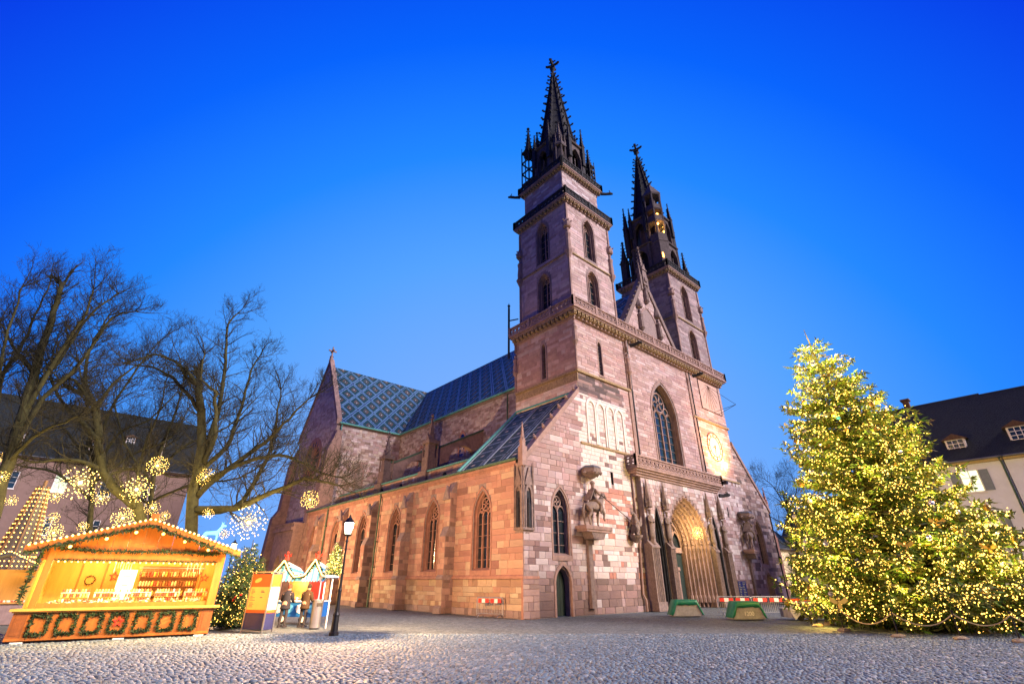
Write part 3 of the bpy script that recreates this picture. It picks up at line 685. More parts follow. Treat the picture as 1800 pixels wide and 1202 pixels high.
def belfry(x0, x1, right=False):
    rect = (x0, .3, x1, 5.85); cx = (x0+x1)/2; cy = 3.07
    wn = [(20.3, 22.9, 23.75, 1.15), (25.0, 28.0, 29.0, 1.15)]
    op = {'W': [awin(cx, w+.2, a, b, c+.1) for a, b, c, w in wn], 'N': [awin(cy, w+.2, a, b, c+.1) for a, b, c, w in wn], 'S': [], 'E': []}
    if right: op['N'] = []
    tower_wall(rect, 18.9, 29.6, 'WNSE', pal_t if not right else pal_td, op)
    for a, b, c, w in wn:
        window(fW(.3), cx, w, a, b, c, 2, deep=.45, rim=.15, sill=False)
        if not right: window(fN(x0), cy, w, a, b, c, 2, deep=.45, rim=.15, sill=False)
    mb = MB(); mb.box((x0-.13, .3-.13, 24.5), (x1+.13, 5.85+.13, 24.62)); mb.build('string_course', 'gilded_trim', church, K)
    cornice((x0, .3, x1, 5.85), 30.1, .42)
    balustrade(rect_sides(rect, .36, 'NWSE'), 30.1, .75, 'soot_and_shade', .42, 3.2)
    # corner shafts carrying a figure under a canopy
    for ax, ay in ((x0, .3), (x1, .3), (x0, 5.85)):
        mb = MB(); mb.tube([(ax, ay, 19), (ax, ay, 24.0)], .12, 6); mb.lathe([(.10, 23.9), (.34, 24.5), (.36, 24.62)], (ax, ay, 0), 8)
        mb.tube([(ax, ay, 27.2), (ax, ay, 29.4)], .14, 6); mb.lathe([(.30, 26.9), (.36, 27.0), (.36, 27.3), (.1, 27.9)], (ax, ay, 0), 8)
        for q in range(6): mb.octa((ax+.36*cos(q*pi/3), ay+.36*sin(q*pi/3), 27.45), .1)
        mb.lathe([(.22, 24.62), (.25, 25.1), (.20, 25.8), (.26, 26.2), (.10, 26.4), (.14, 26.6), (.12, 26.75), (.03, 26.85)], (ax-.05, ay-.05, 0), 8)
        mb.build('corner_figure', 'trim', church, K)
belfry(5.38, 10.72); belfry(20.5, 26.0, True)

def spire(cx, cy, z0, z1, r0, crk=11, dark='soot_and_shade'):
    mb = MB(); mb.lathe([(r0*.93, z0), (.10, z1)], (cx, cy, 0), 8, pi/8)
    for k in range(8):
        a = pi/8 + k*pi/4; ca, sa = cos(a), sin(a); mb.tube([(cx+ca*r0, cy+sa*r0, z0-.1), (cx+ca*.14, cy+sa*.14, z1)], [.13, .06], 5)
        for i in range(crk):
            t = (i+.3)/crk; rr = r0*(1-t)+.14*t; p = Vector((cx+ca*(rr+.06), cy+sa*(rr+.06), z0+(z1-z0)*t)); q = p + Vector((ca*.27, sa*.27, .05))
            mb.beam(p, q, .11, .09); mb.octa(q + Vector((0, 0, .05)), .14)
        for i in range(5):                       # pierced panels between the ribs
            t = .08 + i*.17; rr = r0*(1-t)*.93; a2 = a + pi/8; m = rr*cos(pi/8)+.05; s = rr*.38; z = z0+(z1-z0)*t
            f = lambda u, zz, d: (cx+cos(a2)*(m+d) - sin(a2)*u, cy+sin(a2)*(m+d)+cos(a2)*u, zz)
            n = 6; mb.band([(s*.6*cos(j*pi/3), z+s*.8*sin(j*pi/3)) for j in range(n)], [(s*cos(j*pi/3), z+s*1.2*sin(j*pi/3)) for j in range(n)], f, -.1, .02, True)
    mb.build('spire', dark, church, K)
    f = MB(); f.lathe([(.14, z1-.3), (.13, z1+.4), (.34, z1+.9), (.30, z1+1.0), (.12, z1+1.15), (.12, z1+1.9), (.2, z1+2.05), (.05, z1+2.3)], (cx, cy, 0), 8)
    for k in range(4):
        a = k*pi/2 + .4; f.beam((cx, cy, z1+1.35), (cx+.62*cos(a), cy+.62*sin(a), z1+1.5), .2, .18); f.octa((cx+.66*cos(a), cy+.66*sin(a), z1+1.58), .2)
        f.octa((cx+.34*cos(a+.8), cy+.34*sin(a+.8), z1+.9), .14); f.octa((cx+.3*cos(a), cy+.3*sin(a), z1+2.05), .14)
    f.build('finial', dark, church, K)

def octagon(cx, cy, r, z0, z1, arches=True, mt='soot_and_shade', w=.8, pane=False):
    mb = MB()
    for k in range(8):
        a = k*pi/4; m = r*cos(pi/8); s = r*sin(pi/8)
        f = lambda u, z, d, a=a: (cx+cos(a)*(m+d)-sin(a)*u, cy+sin(a)*(m+d)+cos(a)*u, z)
        zs, zt = z0+(z1-z0)*.58, z0+(z1-z0)*.86
        if arches:
            ww_ = min(2*s*.72, w*1.6); mb.holed([(-s, z0), (s, z0), (s, z1), (-s, z1)], [arch(0, ww_, z0+.35, zs, zt)], f, 0)
            mb.band(arch(0, ww_, z0+.35, zs, zt), arch(0, ww_+.22, z0+.35, zs, zt+.18), f, -.3, .07)
            mb.box((-.04, z0+.35, -.2), (.04, zs+.2, -.1), f)
        else: mb.holed([(-s, z0), (s, z0), (s, z1), (-s, z1)], [], f, 0)
        p = f(s, 0, 0); mb.tube([(p[0], p[1], z0), (p[0], p[1], z1)], .15, 5)
    mb.lathe([(r+.18, z1-.12), (r+.24, z1), (r+.1, z1+.1)], (cx, cy, 0), 8, pi/8); mb.lathe([(r*.6, z0), (r*.6, z1)], (cx, cy, 0), 8, pi/8)
    mb.build('octagon_stage', mt, church, K)
def open_turret(x, y, z0, z1, z2, w):           # slender open tabernacle: shafts, ring beams, crocketed spirelet
    mb = MB(); h = w/2
    for dx in (-h, 0, h):
        for dy in (-h, 0, h):
            if dx or dy: mb.tube([(x+dx, y+dy, z0), (x+dx, y+dy, z1)], .06 if dx and dy else .04, 4)
    for z in np.linspace(z0+1.1, z1, 4):
        for a, b in (((-h, -h), (h, -h)), ((h, -h), (h, h)), ((h, h), (-h, h)), ((-h, h), (-h, -h))): mb.beam((x+a[0], y+a[1], z), (x+b[0], y+b[1], z), .10, .13)
    pinnacle(mb, x, y, z1-.6, z1, z2, w*.7, 6)
    for dx in (-h, h):
        for dy in (-h, h): mb.lathe([(.07, z1), (.01, z1+.8)], (x+dx, y+dy, 0), 4); mb.octa((x+dx, y+dy, z1+.55), .07)
    mb.build('pinnacle', 'soot_and_shade', church, K)

# left tower crown
LC = (7.95, 3.05)
tower_wall((5.6, .7, 10.3, 5.4), 30.1, 33.7, 'WNSE', lambda u, z: pick(PAL_PINK), {})
cornice((5.6, .7, 10.3, 5.4), 34.1, .42, corb=.30, ch=.24)
balustrade(rect_sides((5.6, .7, 10.3, 5.4), .36, 'NWSE'), 34.1, .68, 'soot_and_shade', .40, 2.5)
octagon(*LC, 2.35, 34.1, 38.7, mt='soot_stone')
balustrade(rect_sides((6.3, 1.4, 9.6, 4.7), .1, 'NWSE'), 38.8, .5, 'soot_and_shade', .4, 1.6)
spire(*LC, 38.7, 51.6, 1.95)
open_turret(5.85, 5.0, 34.1, 39.4, 43.0, .95); open_turret(10.0, 5.0, 34.1, 38.6, 42.0, .9)
open_turret(10.0, 1.0, 34.1, 37.2, 39.6, .7)
for a_ in ((9.5, 2.0, 38.7, 39.3, 42.2, .5), (6.4, 4.3, 38.7, 39.3, 42.2, .5), (9.4, 1.2, 38.3, 38.7, 40.4, .4), (10.4, 1.6, 34.3, 36, 38.2, .35), (10.2, 2.6, 34.3, 37.4, 40.2, .45), (6.0, 3.6, 34.3, 37.6, 40.0, .4), (8.9, .95, 34.3, 37.0, 39.6, .4), (7.2, 1.0, 34.3, 36.8, 39.2, .36), (6.6, 1.9, 38.3, 38.9, 41.2, .4)): mb = MB(); pinnacle(mb, *a_); mb.build('pinnacle', 'soot_and_shade', church, K)
# little open stair canopy at the near corner
mb = MB(); x, y = 6.0, 1.1
for k in range(6): mb.tube([(x+.5*cos(k*pi/3), y+.5*sin(k*pi/3), 34.2), (x+.5*cos(k*pi/3), y+.5*sin(k*pi/3), 37.0)], .075, 5)
mb.lathe([(.62, 36.9), (.66, 37.05), (.5, 37.5)], (x, y, 0), 6)
for k in range(6): pinnacle(mb, x+.5*cos(k*pi/3), y+.5*sin(k*pi/3), 37.0, 37.6, 38.7, .16, 3)
pinnacle(mb, x, y, 37.3, 38.4, 40.4, .4, 5); mb.lathe([(.3, 34.1), (.3, 37)], (x, y, 0), 6); mb.build('stair_canopy', 'soot_stone', church, K)
for C_, zb, zt_, rr_ in ((LC, 36.4, 41.4, 2.45), ((23.25, 3.05), 36.2, 41.2, 2.45)):
    for k in range(8):
        a = k*pi/4 + pi/8; mb = MB(); pinnacle(mb, C_[0]+rr_*cos(a), C_[1]+rr_*sin(a), zb, zt_-2.5, zt_ - .5*(k % 2), .36, 5); mb.build('pinnacle', 'soot_and_shade', church, K)
def gargoyle(p, d):
    mb = MB(); p = Vector(p); d = Vector(d); mb.tube([p, p+d*.5, p+d*.9+Vector((0, 0, .08)), p+d*1.15+Vector((0, 0, .05))], [.16, .13, .15, .08], 6)
    for s in (-.1, .1): mb.beam(p+d*.9+Vector((-d.y*s, d.x*s, .1)), p+d*.8+Vector((-d.y*s*1.6, d.x*s*1.6, .32)), .05)
    mb.build('gargoyle', 'soot_and_shade', church, K)
gargoyle((5.3, 5.7, 33.85), (-.75, .65, -.05)); gargoyle((10.6, .4, 33.85), (.75, -.65, -.05)); gargoyle((5.3, .4, 33.8), (-.5, -.5, .2))

# right tower crown with its stair turret
RC = (23.25, 3.05)
octagon(*RC, 2.55, 30.1, 34.6, mt='soot_stone', w=.9); octagon(*RC, 2.3, 34.6, 38.6, mt='soot_stone', w=.85)
spire(*RC, 38.6, 50.0, 1.75)
for x, y, b, s, t, w in ((25.6, .8, 30.1, 32.0, 34.8, .5), (25.9, 2.0, 30.1, 34.6, 37.8, .5), (25.4, 1.5, 34.6, 38.0, 41.6, .5), (21.0, 5.4, 30.1, 33.5, 36.6, .7), (20.9, 4.6, 34, 37, 39.4, .45), (21.8, 5.2, 36, 38.8, 42.0, .45), (25.6, 5.3, 30.1, 37, 40.5, .6), (20.8, 3.5, 30.1, 32.5, 35, .5), (25.2, 3.9, 38.5, 39.3, 42, .4)):
    mb = MB(); pinnacle(mb, x, y, b, s, t, w, 6); mb.build('pinnacle', 'soot_and_shade', church, K)
mb = MB(); x, y = 21.9, 1.35
mb.lathe([(1.05, 30.1), (1.05, 34.2), (1.12, 34.3), (1.02, 34.45), (1.02, 35.4)], (x, y, 0), 6, pi/6); mb.lathe([(1.06, 37.0), (1.15, 37.15), (1.0, 37.3)], (x, y, 0), 6, pi/6)
for k in range(6): a = k*pi/3+pi/6; mb.tube([(x+.95*cos(a), y+.95*sin(a), 35.3), (x+.95*cos(a), y+.95*sin(a), 41.0)], .11, 5)
mb.lathe([(1.0, 37.3), (1.0, 37.9)], (x, y, 0), 6, pi/6); mb.lathe([(1.0, 38.7), (1.1, 38.85), (1.0, 39.0), (1.0, 39.5)], (x, y, 0), 6, pi/6); mb.lathe([(1.05, 40.9), (1.15, 41.1), (.12, 43.0)], (x, y, 0), 6, pi/6); mb.lathe([(.3, 35), (.3, 41)], (x, y, 0), 6)
mb.octa((x, y, 43.2), .25); gw = mb.build('stair_turret', 'soot_stone', church, K); gw['label'] = 'six-sided stair turret with lit lantern openings'
mat('amber_lamp', (.9, .5, .1), emit=(1, .42, .06), es=9)
for dx, dy, z in ((-.55, -.5, 36.7), (.35, -.62, 36.0), (.35, -.6, 36.6), (-.2, -.45, 38.3)): MB().ball((x+dx, y+dy, z), .13, 8, 5).build('lamp', 'amber_lamp', gw, K)
MB().box((x-.86-.03, y-.66, 32.0), (x-.60, y-.62, 32.6)).build('lit_window', 'amber_lamp', gw, K)
point('lamp_glow', Vector((x-.5, y-.7, 36.4))*K, 90, (1, .5, .12), .2, church)

# ---- gable between the towers
gy = .35; g = fW(gy)
mb = MB(); mb.prism([(11.0, 18.9), (20.2, 18.9), (15.6, 26.4)], g, -.5, 0); mb.build('wall', 'mortar', church, K)
lay(g, 19.0, 26.0, lambda z: (11.05+(z-18.9)/7.5*4.6, 20.15-(z-18.9)/7.5*4.6), [arch_op(15.6, 2.2, 19.6, 21.6, 23.2)], .24, (.4, .9), pal_t, 'T', dep=.012)
window(g, 15.6, 2.2, 19.7, 21.6, 23.2, 3, deep=.3, rim=.2)
mb = MB(); mb.prism([(10.7, 18.9), (15.6, 26.9), (20.5, 18.9), (20.0, 18.9), (15.6, 26.2), (11.2, 18.9)], g, -.6, .15)
for s in (-1, 1): ridge_crockets(mb, (15.6+s*4.6, gy-.05, 19.3), (15.6+s*.2, gy-.05, 26.7), 12, .16)
pinnacle(mb, 15.6, gy, 25.8, 27.4, 30.2, .6, 6)
for s in (-1, 1): pinnacle(mb, 15.6+s*.5, gy-.1, 25.2, 26.6, 28.4, .24, 4)
mb.build('gable_coping', 'carved', church, K)
mb = MB()
for u, z in ((14.2, 20.9), (17.0, 20.9), (15.6, 24.1)):
    q = g(u, z, .14); mb.lathe([(.12, -.25), (.3, 0), (.24, .05), (.26, .5), (.2, 1.0), (.26, 1.3), (.09, 1.5), (.13, 1.7), (.03, 1.85)], q, 8); mb.lathe([(.3, 2.0), (.34, 2.2), (.05, 3.0)], q, 6)
mb.build('gable_figure', 'carved', church, K)

# ---- portal block, stepped arches, balcony
PY = -.45; Pf = fW(PY)
mb = MB(); mb.holed([(10.3, 0), (20.9, 0), (20.9, 7.95), (10.3, 7.95)], [arch(15.6, 5.2, 0, 3.85, 7.15, 9), arch(11.78, 1.0, 0, 3.85, 6.2), arch(19.42, 1.0, 0, 3.85, 6.2)], Pf, 0)
for fr in (fN(10.3), fS(20.9)): mb.holed([(PY, 0), (0, 0), (0, 7.95), (PY, 7.95)], [], fr, 0)
pw = mb.build('wall', 'mortar', church, K); pw['label'] = 'portal wall under the balcony'
pops = [arch_op(15.6, 5.2, 0, 3.85, 7.15, .1), arch_op(11.78, 1.0, 0, 3.85, 6.2, .08), arch_op(19.42, 1.0, 0, 3.85, 6.2, .08)]
lay(Pf, 3.7, 7.9, lambda z: (10.32, 20.88), pops, .3, (.3, .8), lambda u, z: pick(PAL_PINK), 'W'); lay(Pf, 0, 3.7, lambda z: (10.32, 20.88), pops, .3, (.3, .7), lambda u, z: pick(PAL_BROWN), 'W')
mb = MB(); sh = MB(); NS = 7
for i in range(NS):
    w = 5.2 - .38*i; wn_ = 5.2 - .38*(i+1); d = -.03 - .21*i; zt = 7.15 - .17*i; ztn = 7.15 - .17*(i+1)
    mb.band(arch(15.6, wn_, 0, 3.8, ztn, 9), arch(15.6, w+.01, 0, 3.8, zt+.01, 9), Pf, d-.22, d-.12)
    pts = [p for p in arch(15.6, w-.12, 3.8, 3.85, zt-.06, 9)][1:-1]; sh.tube([Pf(u, z, d-.04) for u, z in pts], .10, 6)
    for j in range(len(pts)-1):                  # small carved figures along the orders
        a, b = Vector(pts[j]), Vector(pts[j+1]); m = a.lerp(b, .5); q = Pf(m.x, m.y, d+.03)
        if i % 2 == 0: sh.octa(q, .15); sh.octa((q[0], q[1]-.06, q[2]+.12), .08)
    for s in (-1, 1):
        u = 15.6 + s*(w/2-.07); sh.tube([Pf(u, .72, d-.05), Pf(u, 3.55, d-.05)], .085, 6); sh.lathe([(.09, 3.5), (.16, 3.75), (.16, 3.88)], Pf(u, 0, d-.05), 6); sh.lathe([(.15, .3), (.15, .6), (.10, .75)], Pf(u, 0, d-.05), 6)
mb.box((12.9, 0, -1.7), (13.3, .5, -.05), Pf); mb.box((17.9, 0, -1.7), (18.3, .5, -.05), Pf)
o = mb.build('portal', 'trim', church, K); o['label'] = 'deep pointed main portal with stepped carved orders'
sh.build('archivolts', 'trim', o, K)
dd = -1.55; f = lambda u, z, d: Pf(u, z, d+dd)
mb = MB(); mb.band(arch(15.6, 2.5, 0, 3.7, 5.5, 9), arch(15.6, 2.7, 0, 3.7, 5.75, 9), f, -.3, .06); mb.box((14.3, 3.45, -.2), (16.9, 3.8, .06), f); mb.box((15.42, 0, -.2), (15.78, 3.45, .08), f)
for s in (-1, 1): mb.tube([f(a, b, .0) for a, b in arch(15.6+s*.62, 1.22, 3.8, 3.85, 4.9, 6)], .07, 5)
mb.tube([f(15.6+.35*cos(k*pi/6), 5.0+.35*sin(k*pi/6), 0) for k in range(13)], .06, 5); mb.lathe([(.16, 0), (.12, .1), (.12, 2.2), (.2, 2.3), (.2, 2.5)], f(15.6, 0, .2), 8)
mb.build('door_frame', 'trim', o, K)
MB().add([f(a, b, -.12) for a, b in arch(15.6, 2.5, 3.75, 3.8, 5.55, 9)], [tuple(range(21))]).build('pane', 'glass_dark', o, K)
for s in (-1, 1):
    mb = MB()
    for i in range(5): a = 15.6 + s*(.2 + i*.21); mb.box((min(a, a+s*.2), 0.03, -.12), (max(a, a+s*.2), 3.44, -.07 - .004*(i % 2)), f)
    for z in (.5, 1.9, 3.1): mb.box((min(15.6+s*.2, 15.6+s*1.24), z, -.075), (max(15.6+s*.2, 15.6+s*1.24), z+.12, -.05), f)
    mb.build('door', 'door_green', o, K)
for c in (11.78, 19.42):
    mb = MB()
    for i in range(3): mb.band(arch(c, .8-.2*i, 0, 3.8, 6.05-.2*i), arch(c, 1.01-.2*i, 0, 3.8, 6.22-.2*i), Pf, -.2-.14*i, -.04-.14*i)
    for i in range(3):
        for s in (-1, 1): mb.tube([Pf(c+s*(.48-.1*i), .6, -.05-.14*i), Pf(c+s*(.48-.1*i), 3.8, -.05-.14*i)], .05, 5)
    mb.box((c-.5, 0, -.62), (c+.5, 6.1, -.55), Pf); mb.build('blind_arch', 'soot_and_shade', church, K)  # whole arch coloured near black for the shade of its deep recess
PIER = [(10.62, .85), (12.62, .52), (18.52, .52), (20.42, .62)]
for c, w in PIER:
    mb = MB(); mb.box((c-w/2, 0, .0), (c+w/2, 3.5, .34), Pf); mb.box((c-w/2-.06, 0, .0), (c+w/2+.06, .5, .40), Pf)
    mb.prism([(.40, 3.5), (.40, 3.58), (.12, 3.9), (0, 3.9), (0, 3.5)], lambda a, z, d: Pf(c-w/2-.05+d, z, a+.002), 0, w+.1)
    for s in (-.3, -.1, .1, .3): mb.tube([Pf(c+s*w, .5, .35), Pf(c+s*w, 3.45, .35)], .05, 5)
    mb.lathe([(.2, 3.7), (.16, 4.0), (.2, 4.12)], Pf(c, 0, .2), 6); mb.build('pier', 'carved', church, K)
    mb = MB(); mb.lathe([(.10, 5.9), (.22, 6.0), (.25, 6.25), (.17, 6.4), (.14, 6.9), (.03, 7.75)], Pf(c, 0, .18), 6)
    for k in range(6): mb.lathe([(.05, 6.2), (.01, 6.7)], Pf(c + .22*cos(k*pi/3), 0, .18 + .22*sin(k*pi/3)), 4); mb.octa(Pf(c+.21*cos(k*pi/3), 5.98, .18+.21*sin(k*pi/3)), .08)
    mb.build('statue_canopy', 'carved', church, K)
bx0, bx1 = 9.25, 21.3
mb = MB()
for zb, zt, pr, ex in ((7.9, 8.05, .12, .0), (8.053, 8.2, .22, .1), (8.203, 8.34, .34, .2), (8.343, 8.5, .46, .3)): mb.box((bx0+.5-ex, zb, -.5), (bx1-.5+ex, zt, pr), Pf)
mb.build('balcony', 'trim', church, K)
by = PY - .40
balustrade([((bx0+.25, 0), (bx0+.25, by)), ((bx0+.25, by), (bx1-.25, by)), ((bx1-.25, by), (bx1-.25, 0))], 8.5, .72, 'trim', .46, 20)
gargoyle((21.0, -.5, 7.75), (.6, -.5, 0)); gargoyle((11.0, -.5, 17.9), (.2, -.8, 0)); gargoyle((20.2, -.5, 17.9), (.2, -.8, 0))
mb = MB(); mb.tube([(9.85, -.12, 8.2), (9.85, -.12, 4.3), (10.0, -.14, 3.9), (9.9, -.14, 3.6), (9.7, -.12, .9), (9.85, -.2, .6), (9.85, -.2, 0)], .065, 6); mb.build('drainpipe', 'trim', church, K)
# blind arcade
for i, c in enumerate((6.15, 7.15, 8.2, 9.2)):
    mb = MB(); mb.band(arch(c, .70, 9.5, 11.95, 12.35), arch(c, .97, 9.5, 11.95, 12.6), W0, .0, .10); mb.build('blind_arch', 'limewash', church, K)
# corner figures of the lower towers
for x, y, z in ((5.0, -.08, 16.3), (10.95, -.15, 15.6), (5.0, 6.1, 15.8)):
    mb = MB(); mb.tube([(x, y, 14.4), (x, y, z)], .09, 6); mb.lathe([(.1, z-.1), (.24, z+.2), (.2, z+.25), (.2, z+.6), (.15, z+1.0), (.2, z+1.3), (.08, z+1.45), (.11, z+1.62), (.03, z+1.75)], (x, y, 0), 8); mb.tube([(x, y, z+1.9), (x, y, 18.5)], .1, 6); mb.build('corner_figure', 'trim', church, K)

# ---- clock, sundial
ck = MB(); cu, cz = 22.85, 12.1
R_ = 1.28
def ring(mb, r0, r1, d0, d1, n=36): mb.band([(cu+r0*cos(2*pi*k/n), cz+r0*sin(2*pi*k/n)) for k in range(n)], [(cu+r1*cos(2*pi*k/n), cz+r1*sin(2*pi*k/n)) for k in range(n)], W0, d0, d1, True)
ring(ck, 1.18, 1.28, .02, .08); ring(ck, .86, .92, .02, .07); co = ck.build('clock', 'clock_gold', church, K); co['label'] = 'round wall clock with golden rings'
m = MB(); m.add([W0(cu+1.18*cos(2*pi*k/36), cz+1.18*sin(2*pi*k/36), .045) for k in range(36)], [tuple(range(36))]); m.build('dial', 'clock_face', co, K)
for k in range(12):
    a = pi/2 - k*pi/6; m = MB(); m.beam(W0(cu+.95*cos(a), cz+.95*sin(a), .06), W0(cu+1.12*cos(a), cz+1.12*sin(a), .06), .07 if k % 3 else .11, .03); m.build('hour_mark', 'line_dark', co, K)
for a, l, w in ((radians(200), .62, .09), (radians(262), .95, .06)):
    m = MB(); m.beam(W0(cu-.12*cos(a), cz-.12*sin(a), .085), W0(cu+l*cos(a), cz+l*sin(a), .085), w, .03, w2=.02); m.build('clock_hand', 'clock_gold', co, K)
sdl = MB(); sdl.add([W0(21.9, 15.45, .045), W0(25.5, 15.45, .045), W0(25.5, 18.25, .045), W0(21.9, 18.25, .045)], [(0, 1, 2, 3)]); so = sdl.build('sundial', 'sundial_paint', church, K); so['label'] = 'painted sundial panel with iron gnomon'
m = MB()
for a, b in (((21.9, 15.45), (25.5, 15.45)), ((25.5, 15.45), (25.5, 18.25)), ((25.5, 18.25), (21.9, 18.25)), ((21.9, 18.25), (21.9, 15.45))): m.beam(W0(*a, .06), W0(*b, .06), .06, .03)
for k in range(9): a = radians(200 + k*17.5); m.beam(W0(23.7, 18.0, .055), W0(23.7+2.0*cos(a)*.8, 18+2.4*sin(a), .055), .02, .01)
m.build('hour_lines', 'line_dark', so, K)
m = MB(); m.tube([W0(23.2, 18.0, .05), W0(24.6, 15.9, 1.9)], .02, 4); m.tube([W0(24.0, 15.5, .05), W0(24.6, 15.9, 1.9)], .02, 4); m.tube([W0(24.9, 15.5, .05), W0(24.6, 15.9, 1.9)], .02, 4); m.build('gnomon', 'iron', so, K)
fl = MB(); fl.box((22.75, 8.9, .05), (23.05, 9.15, .5), W0); fl.build('floodlight', 'iron', church, K)
sp = bpy.data.lights.new('clock_floodlight', 'SPOT'); so_ = bpy.data.objects.new('clock_floodlight', sp); COL.objects.link(so_); sp.energy = 5200; sp.color = (1, .52, .20); sp.spot_size = radians(86); sp.spot_blend = .9; sp.shadow_soft_size = .15
so_.location = (23.1*K, -3.2*K, 9.4*K); so_.rotation_euler = (Vector((22.85*K, 0, 12.0*K)) - so_.location).to_track_quat('-Z', 'Y').to_euler(); so_.parent = church

# ---- stones: the 300 that show largest are single pieces, the rest one mass of masonry
def st_area(s):
    fr, a0, a1, b0, b1, z, zt, d, c, face, gap = s
    p = Vector(fr((a0+b0)/2, (z+zt)/2, d))*K; v = CAM - p
    n = Vector(fr(a0, z, 1)) - Vector(fr(a0, z, 0)); fac = n.dot(v.normalized())
    if fac <= 0 or a0 != a1 or b0 != b1: return 0
    x, y = proj(p)
    if not (0 < x < 1800 and 0 < y < 1202): return 0
    return (b0-a0)*(zt-z)*fac/v.length_squared
cand = [i for i, s in enumerate(STONES) if s[9] in 'WN']
cand.sort(key=lambda i: -st_area(STONES[i])); TOP = set(cand[:300])
def unit_stone(sd):
    r = random.Random(sd); v = []; j = lambda a: r.uniform(-a, a)
    for y, e in ((.5, 0), (-.3, 0), (-.5, .035)):
        for x, z in ((-.5, -.5), (.5, -.5), (.5, .5), (-.5, .5)): v.append((x*(1-2*e)+j(.006), y + (j(.1) if y == -.5 else 0), z*(1-2*e*1.8)+j(.01)))
    f = [(8, 9, 10, 11)] + [(k, (k+1) % 4, 4+(k+1) % 4, 4+k) for k in range(4)] + [(4+k, 4+(k+1) % 4, 8+(k+1) % 4, 8+k) for k in range(4)]
    me = bpy.data.meshes.new('stone'); me.from_pydata(v, [], f); me.materials.append(MATS['stone_piece']); return me
US = [unit_stone(i) for i in range(6)]
rest = MB()
for i, (fr, a0, a1, b0, b1, z, zt, d, c, face, gap) in enumerate(STONES):
    if i in TOP:
        o = bpy.data.objects.new('stone', rnd.choice(US)); COL.objects.link(o); o.color = (*c, 1); w = west if face == 'W' else north
        L_, H_, D_ = (b0-a0-gap)*K, (zt-z-gap)*K, (d+.05)*K
        o.location = Vector(fr((a0+b0)/2, (z+zt)/2, (d-.05)/2))*K; o.scale = (L_, D_, H_); o.rotation_euler = (0, 0, 0 if face == 'W' else -pi/2)
        o.parent = w if abs(fr(0, 0, 0)[1]) < .01 and abs(fr(0, 0, 0)[0]) < .01 else pw
        continue
    g = gap/2; e = .012
    ring0 = [(a0+g, z+g), (b0-g, z+g), (b1-g, zt-g), (a1+g, zt-g)]; ring1 = [(a0+g+e, z+g+e), (b0-g-e, z+g+e), (b1-g-e, zt-g-e), (a1+g+e, zt-g-e)]
    vs = [fr(u, q, -.02) for u, q in ring0] + [fr(u, q, d-.008) for u, q in ring0] + [fr(u, q, d) for u, q in ring1]
    rest.add(vs, [(8, 9, 10, 11)] + [(k, (k+1) % 4, 4+(k+1) % 4, 4+k) for k in range(4)] + [(4+k, 4+(k+1) % 4, 8+(k+1) % 4, 8+k) for k in range(4)], c)
rest.build('masonry', 'stone', church, K, kind='stuff')
# ---------------------------------------------------------------- square: paving
mat('cobble', (.2, .2, .2), .62, src='attr', var=.22, scale=7, bump=.3, bscale=40, spec=.5)
mat('cobble_piece', (.2, .2, .2), .62, src='obj', var=.22, scale=7, bump=.3, bscale=40, spec=.5)
def paving_mat():
    m = bpy.data.materials.new('paving'); m.use_nodes = True; t = m.node_tree; b = t.nodes['Principled BSDF']; L = t.links.new
    b.inputs['Roughness'].default_value = .7
    tc_ = t.nodes.new('ShaderNodeTexCoord'); v = t.nodes.new('ShaderNodeTexVoronoi'); v.inputs['Scale'].default_value = 6.5; L(tc_.outputs['Object'], v.inputs['Vector'])
    v2 = t.nodes.new('ShaderNodeTexVoronoi'); v2.feature = 'DISTANCE_TO_EDGE'; v2.inputs['Scale'].default_value = 6.5; L(tc_.outputs['Object'], v2.inputs['Vector'])
    r = t.nodes.new('ShaderNodeValToRGB'); r.color_ramp.elements[0].color = (.055, .08, .095, 1); r.color_ramp.elements[1].color = (.14, .18, .205, 1)
    s = t.nodes.new('ShaderNodeSeparateColor'); L(v.outputs['Color'], s.inputs[0]); L(s.outputs[0], r.inputs[0])
    m2 = t.nodes.new('ShaderNodeMapRange'); m2.inputs[1].default_value = 0; m2.inputs[2].default_value = .09; m2.inputs[3].default_value = .35; m2.inputs[4].default_value = 1; L(v2.outputs['Distance'], m2.inputs[0])
    sc = t.nodes.new('ShaderNodeVectorMath'); sc.operation = 'SCALE'; L(r.outputs[0], sc.inputs[0]); L(m2.outputs[0], sc.inputs['Scale']); L(sc.outputs[0], b.inputs['Base Color'])
    bp = t.nodes.new('ShaderNodeBump'); bp.inputs['Strength'].default_value = .6; bp.inputs['Distance'].default_value = .03; L(m2.outputs[0], bp.inputs['Height']); L(bp.outputs[0], b.inputs['Normal'])
    MATS['paving'] = m
paving_mat()
sq = MB().add([(-900, -700, -.03), (1100, -700, -.03), (1100, 1300, -.03), (-900, 1300, -.03)], [(0, 1, 2, 3)]).build('cobbled_square', 'paving')
sq['kind'] = 'structure'
rg = random.Random(5)
COB = []
rowdir = radians(-27)
ex, ey = Vector((cos(rowdir), sin(rowdir), 0)), Vector((-sin(rowdir), cos(rowdir), 0))
corners = [CAM + FW*f + RT*a for f, a in ((10.5, -12), (10.5, 12), (27, -29), (27, 29))]
u0, u1 = min(c.dot(ex) for c in corners), max(c.dot(ex) for c in corners); v0, v1 = min(c.dot(ey) for c in corners), max(c.dot(ey) for c in corners)
v = v0
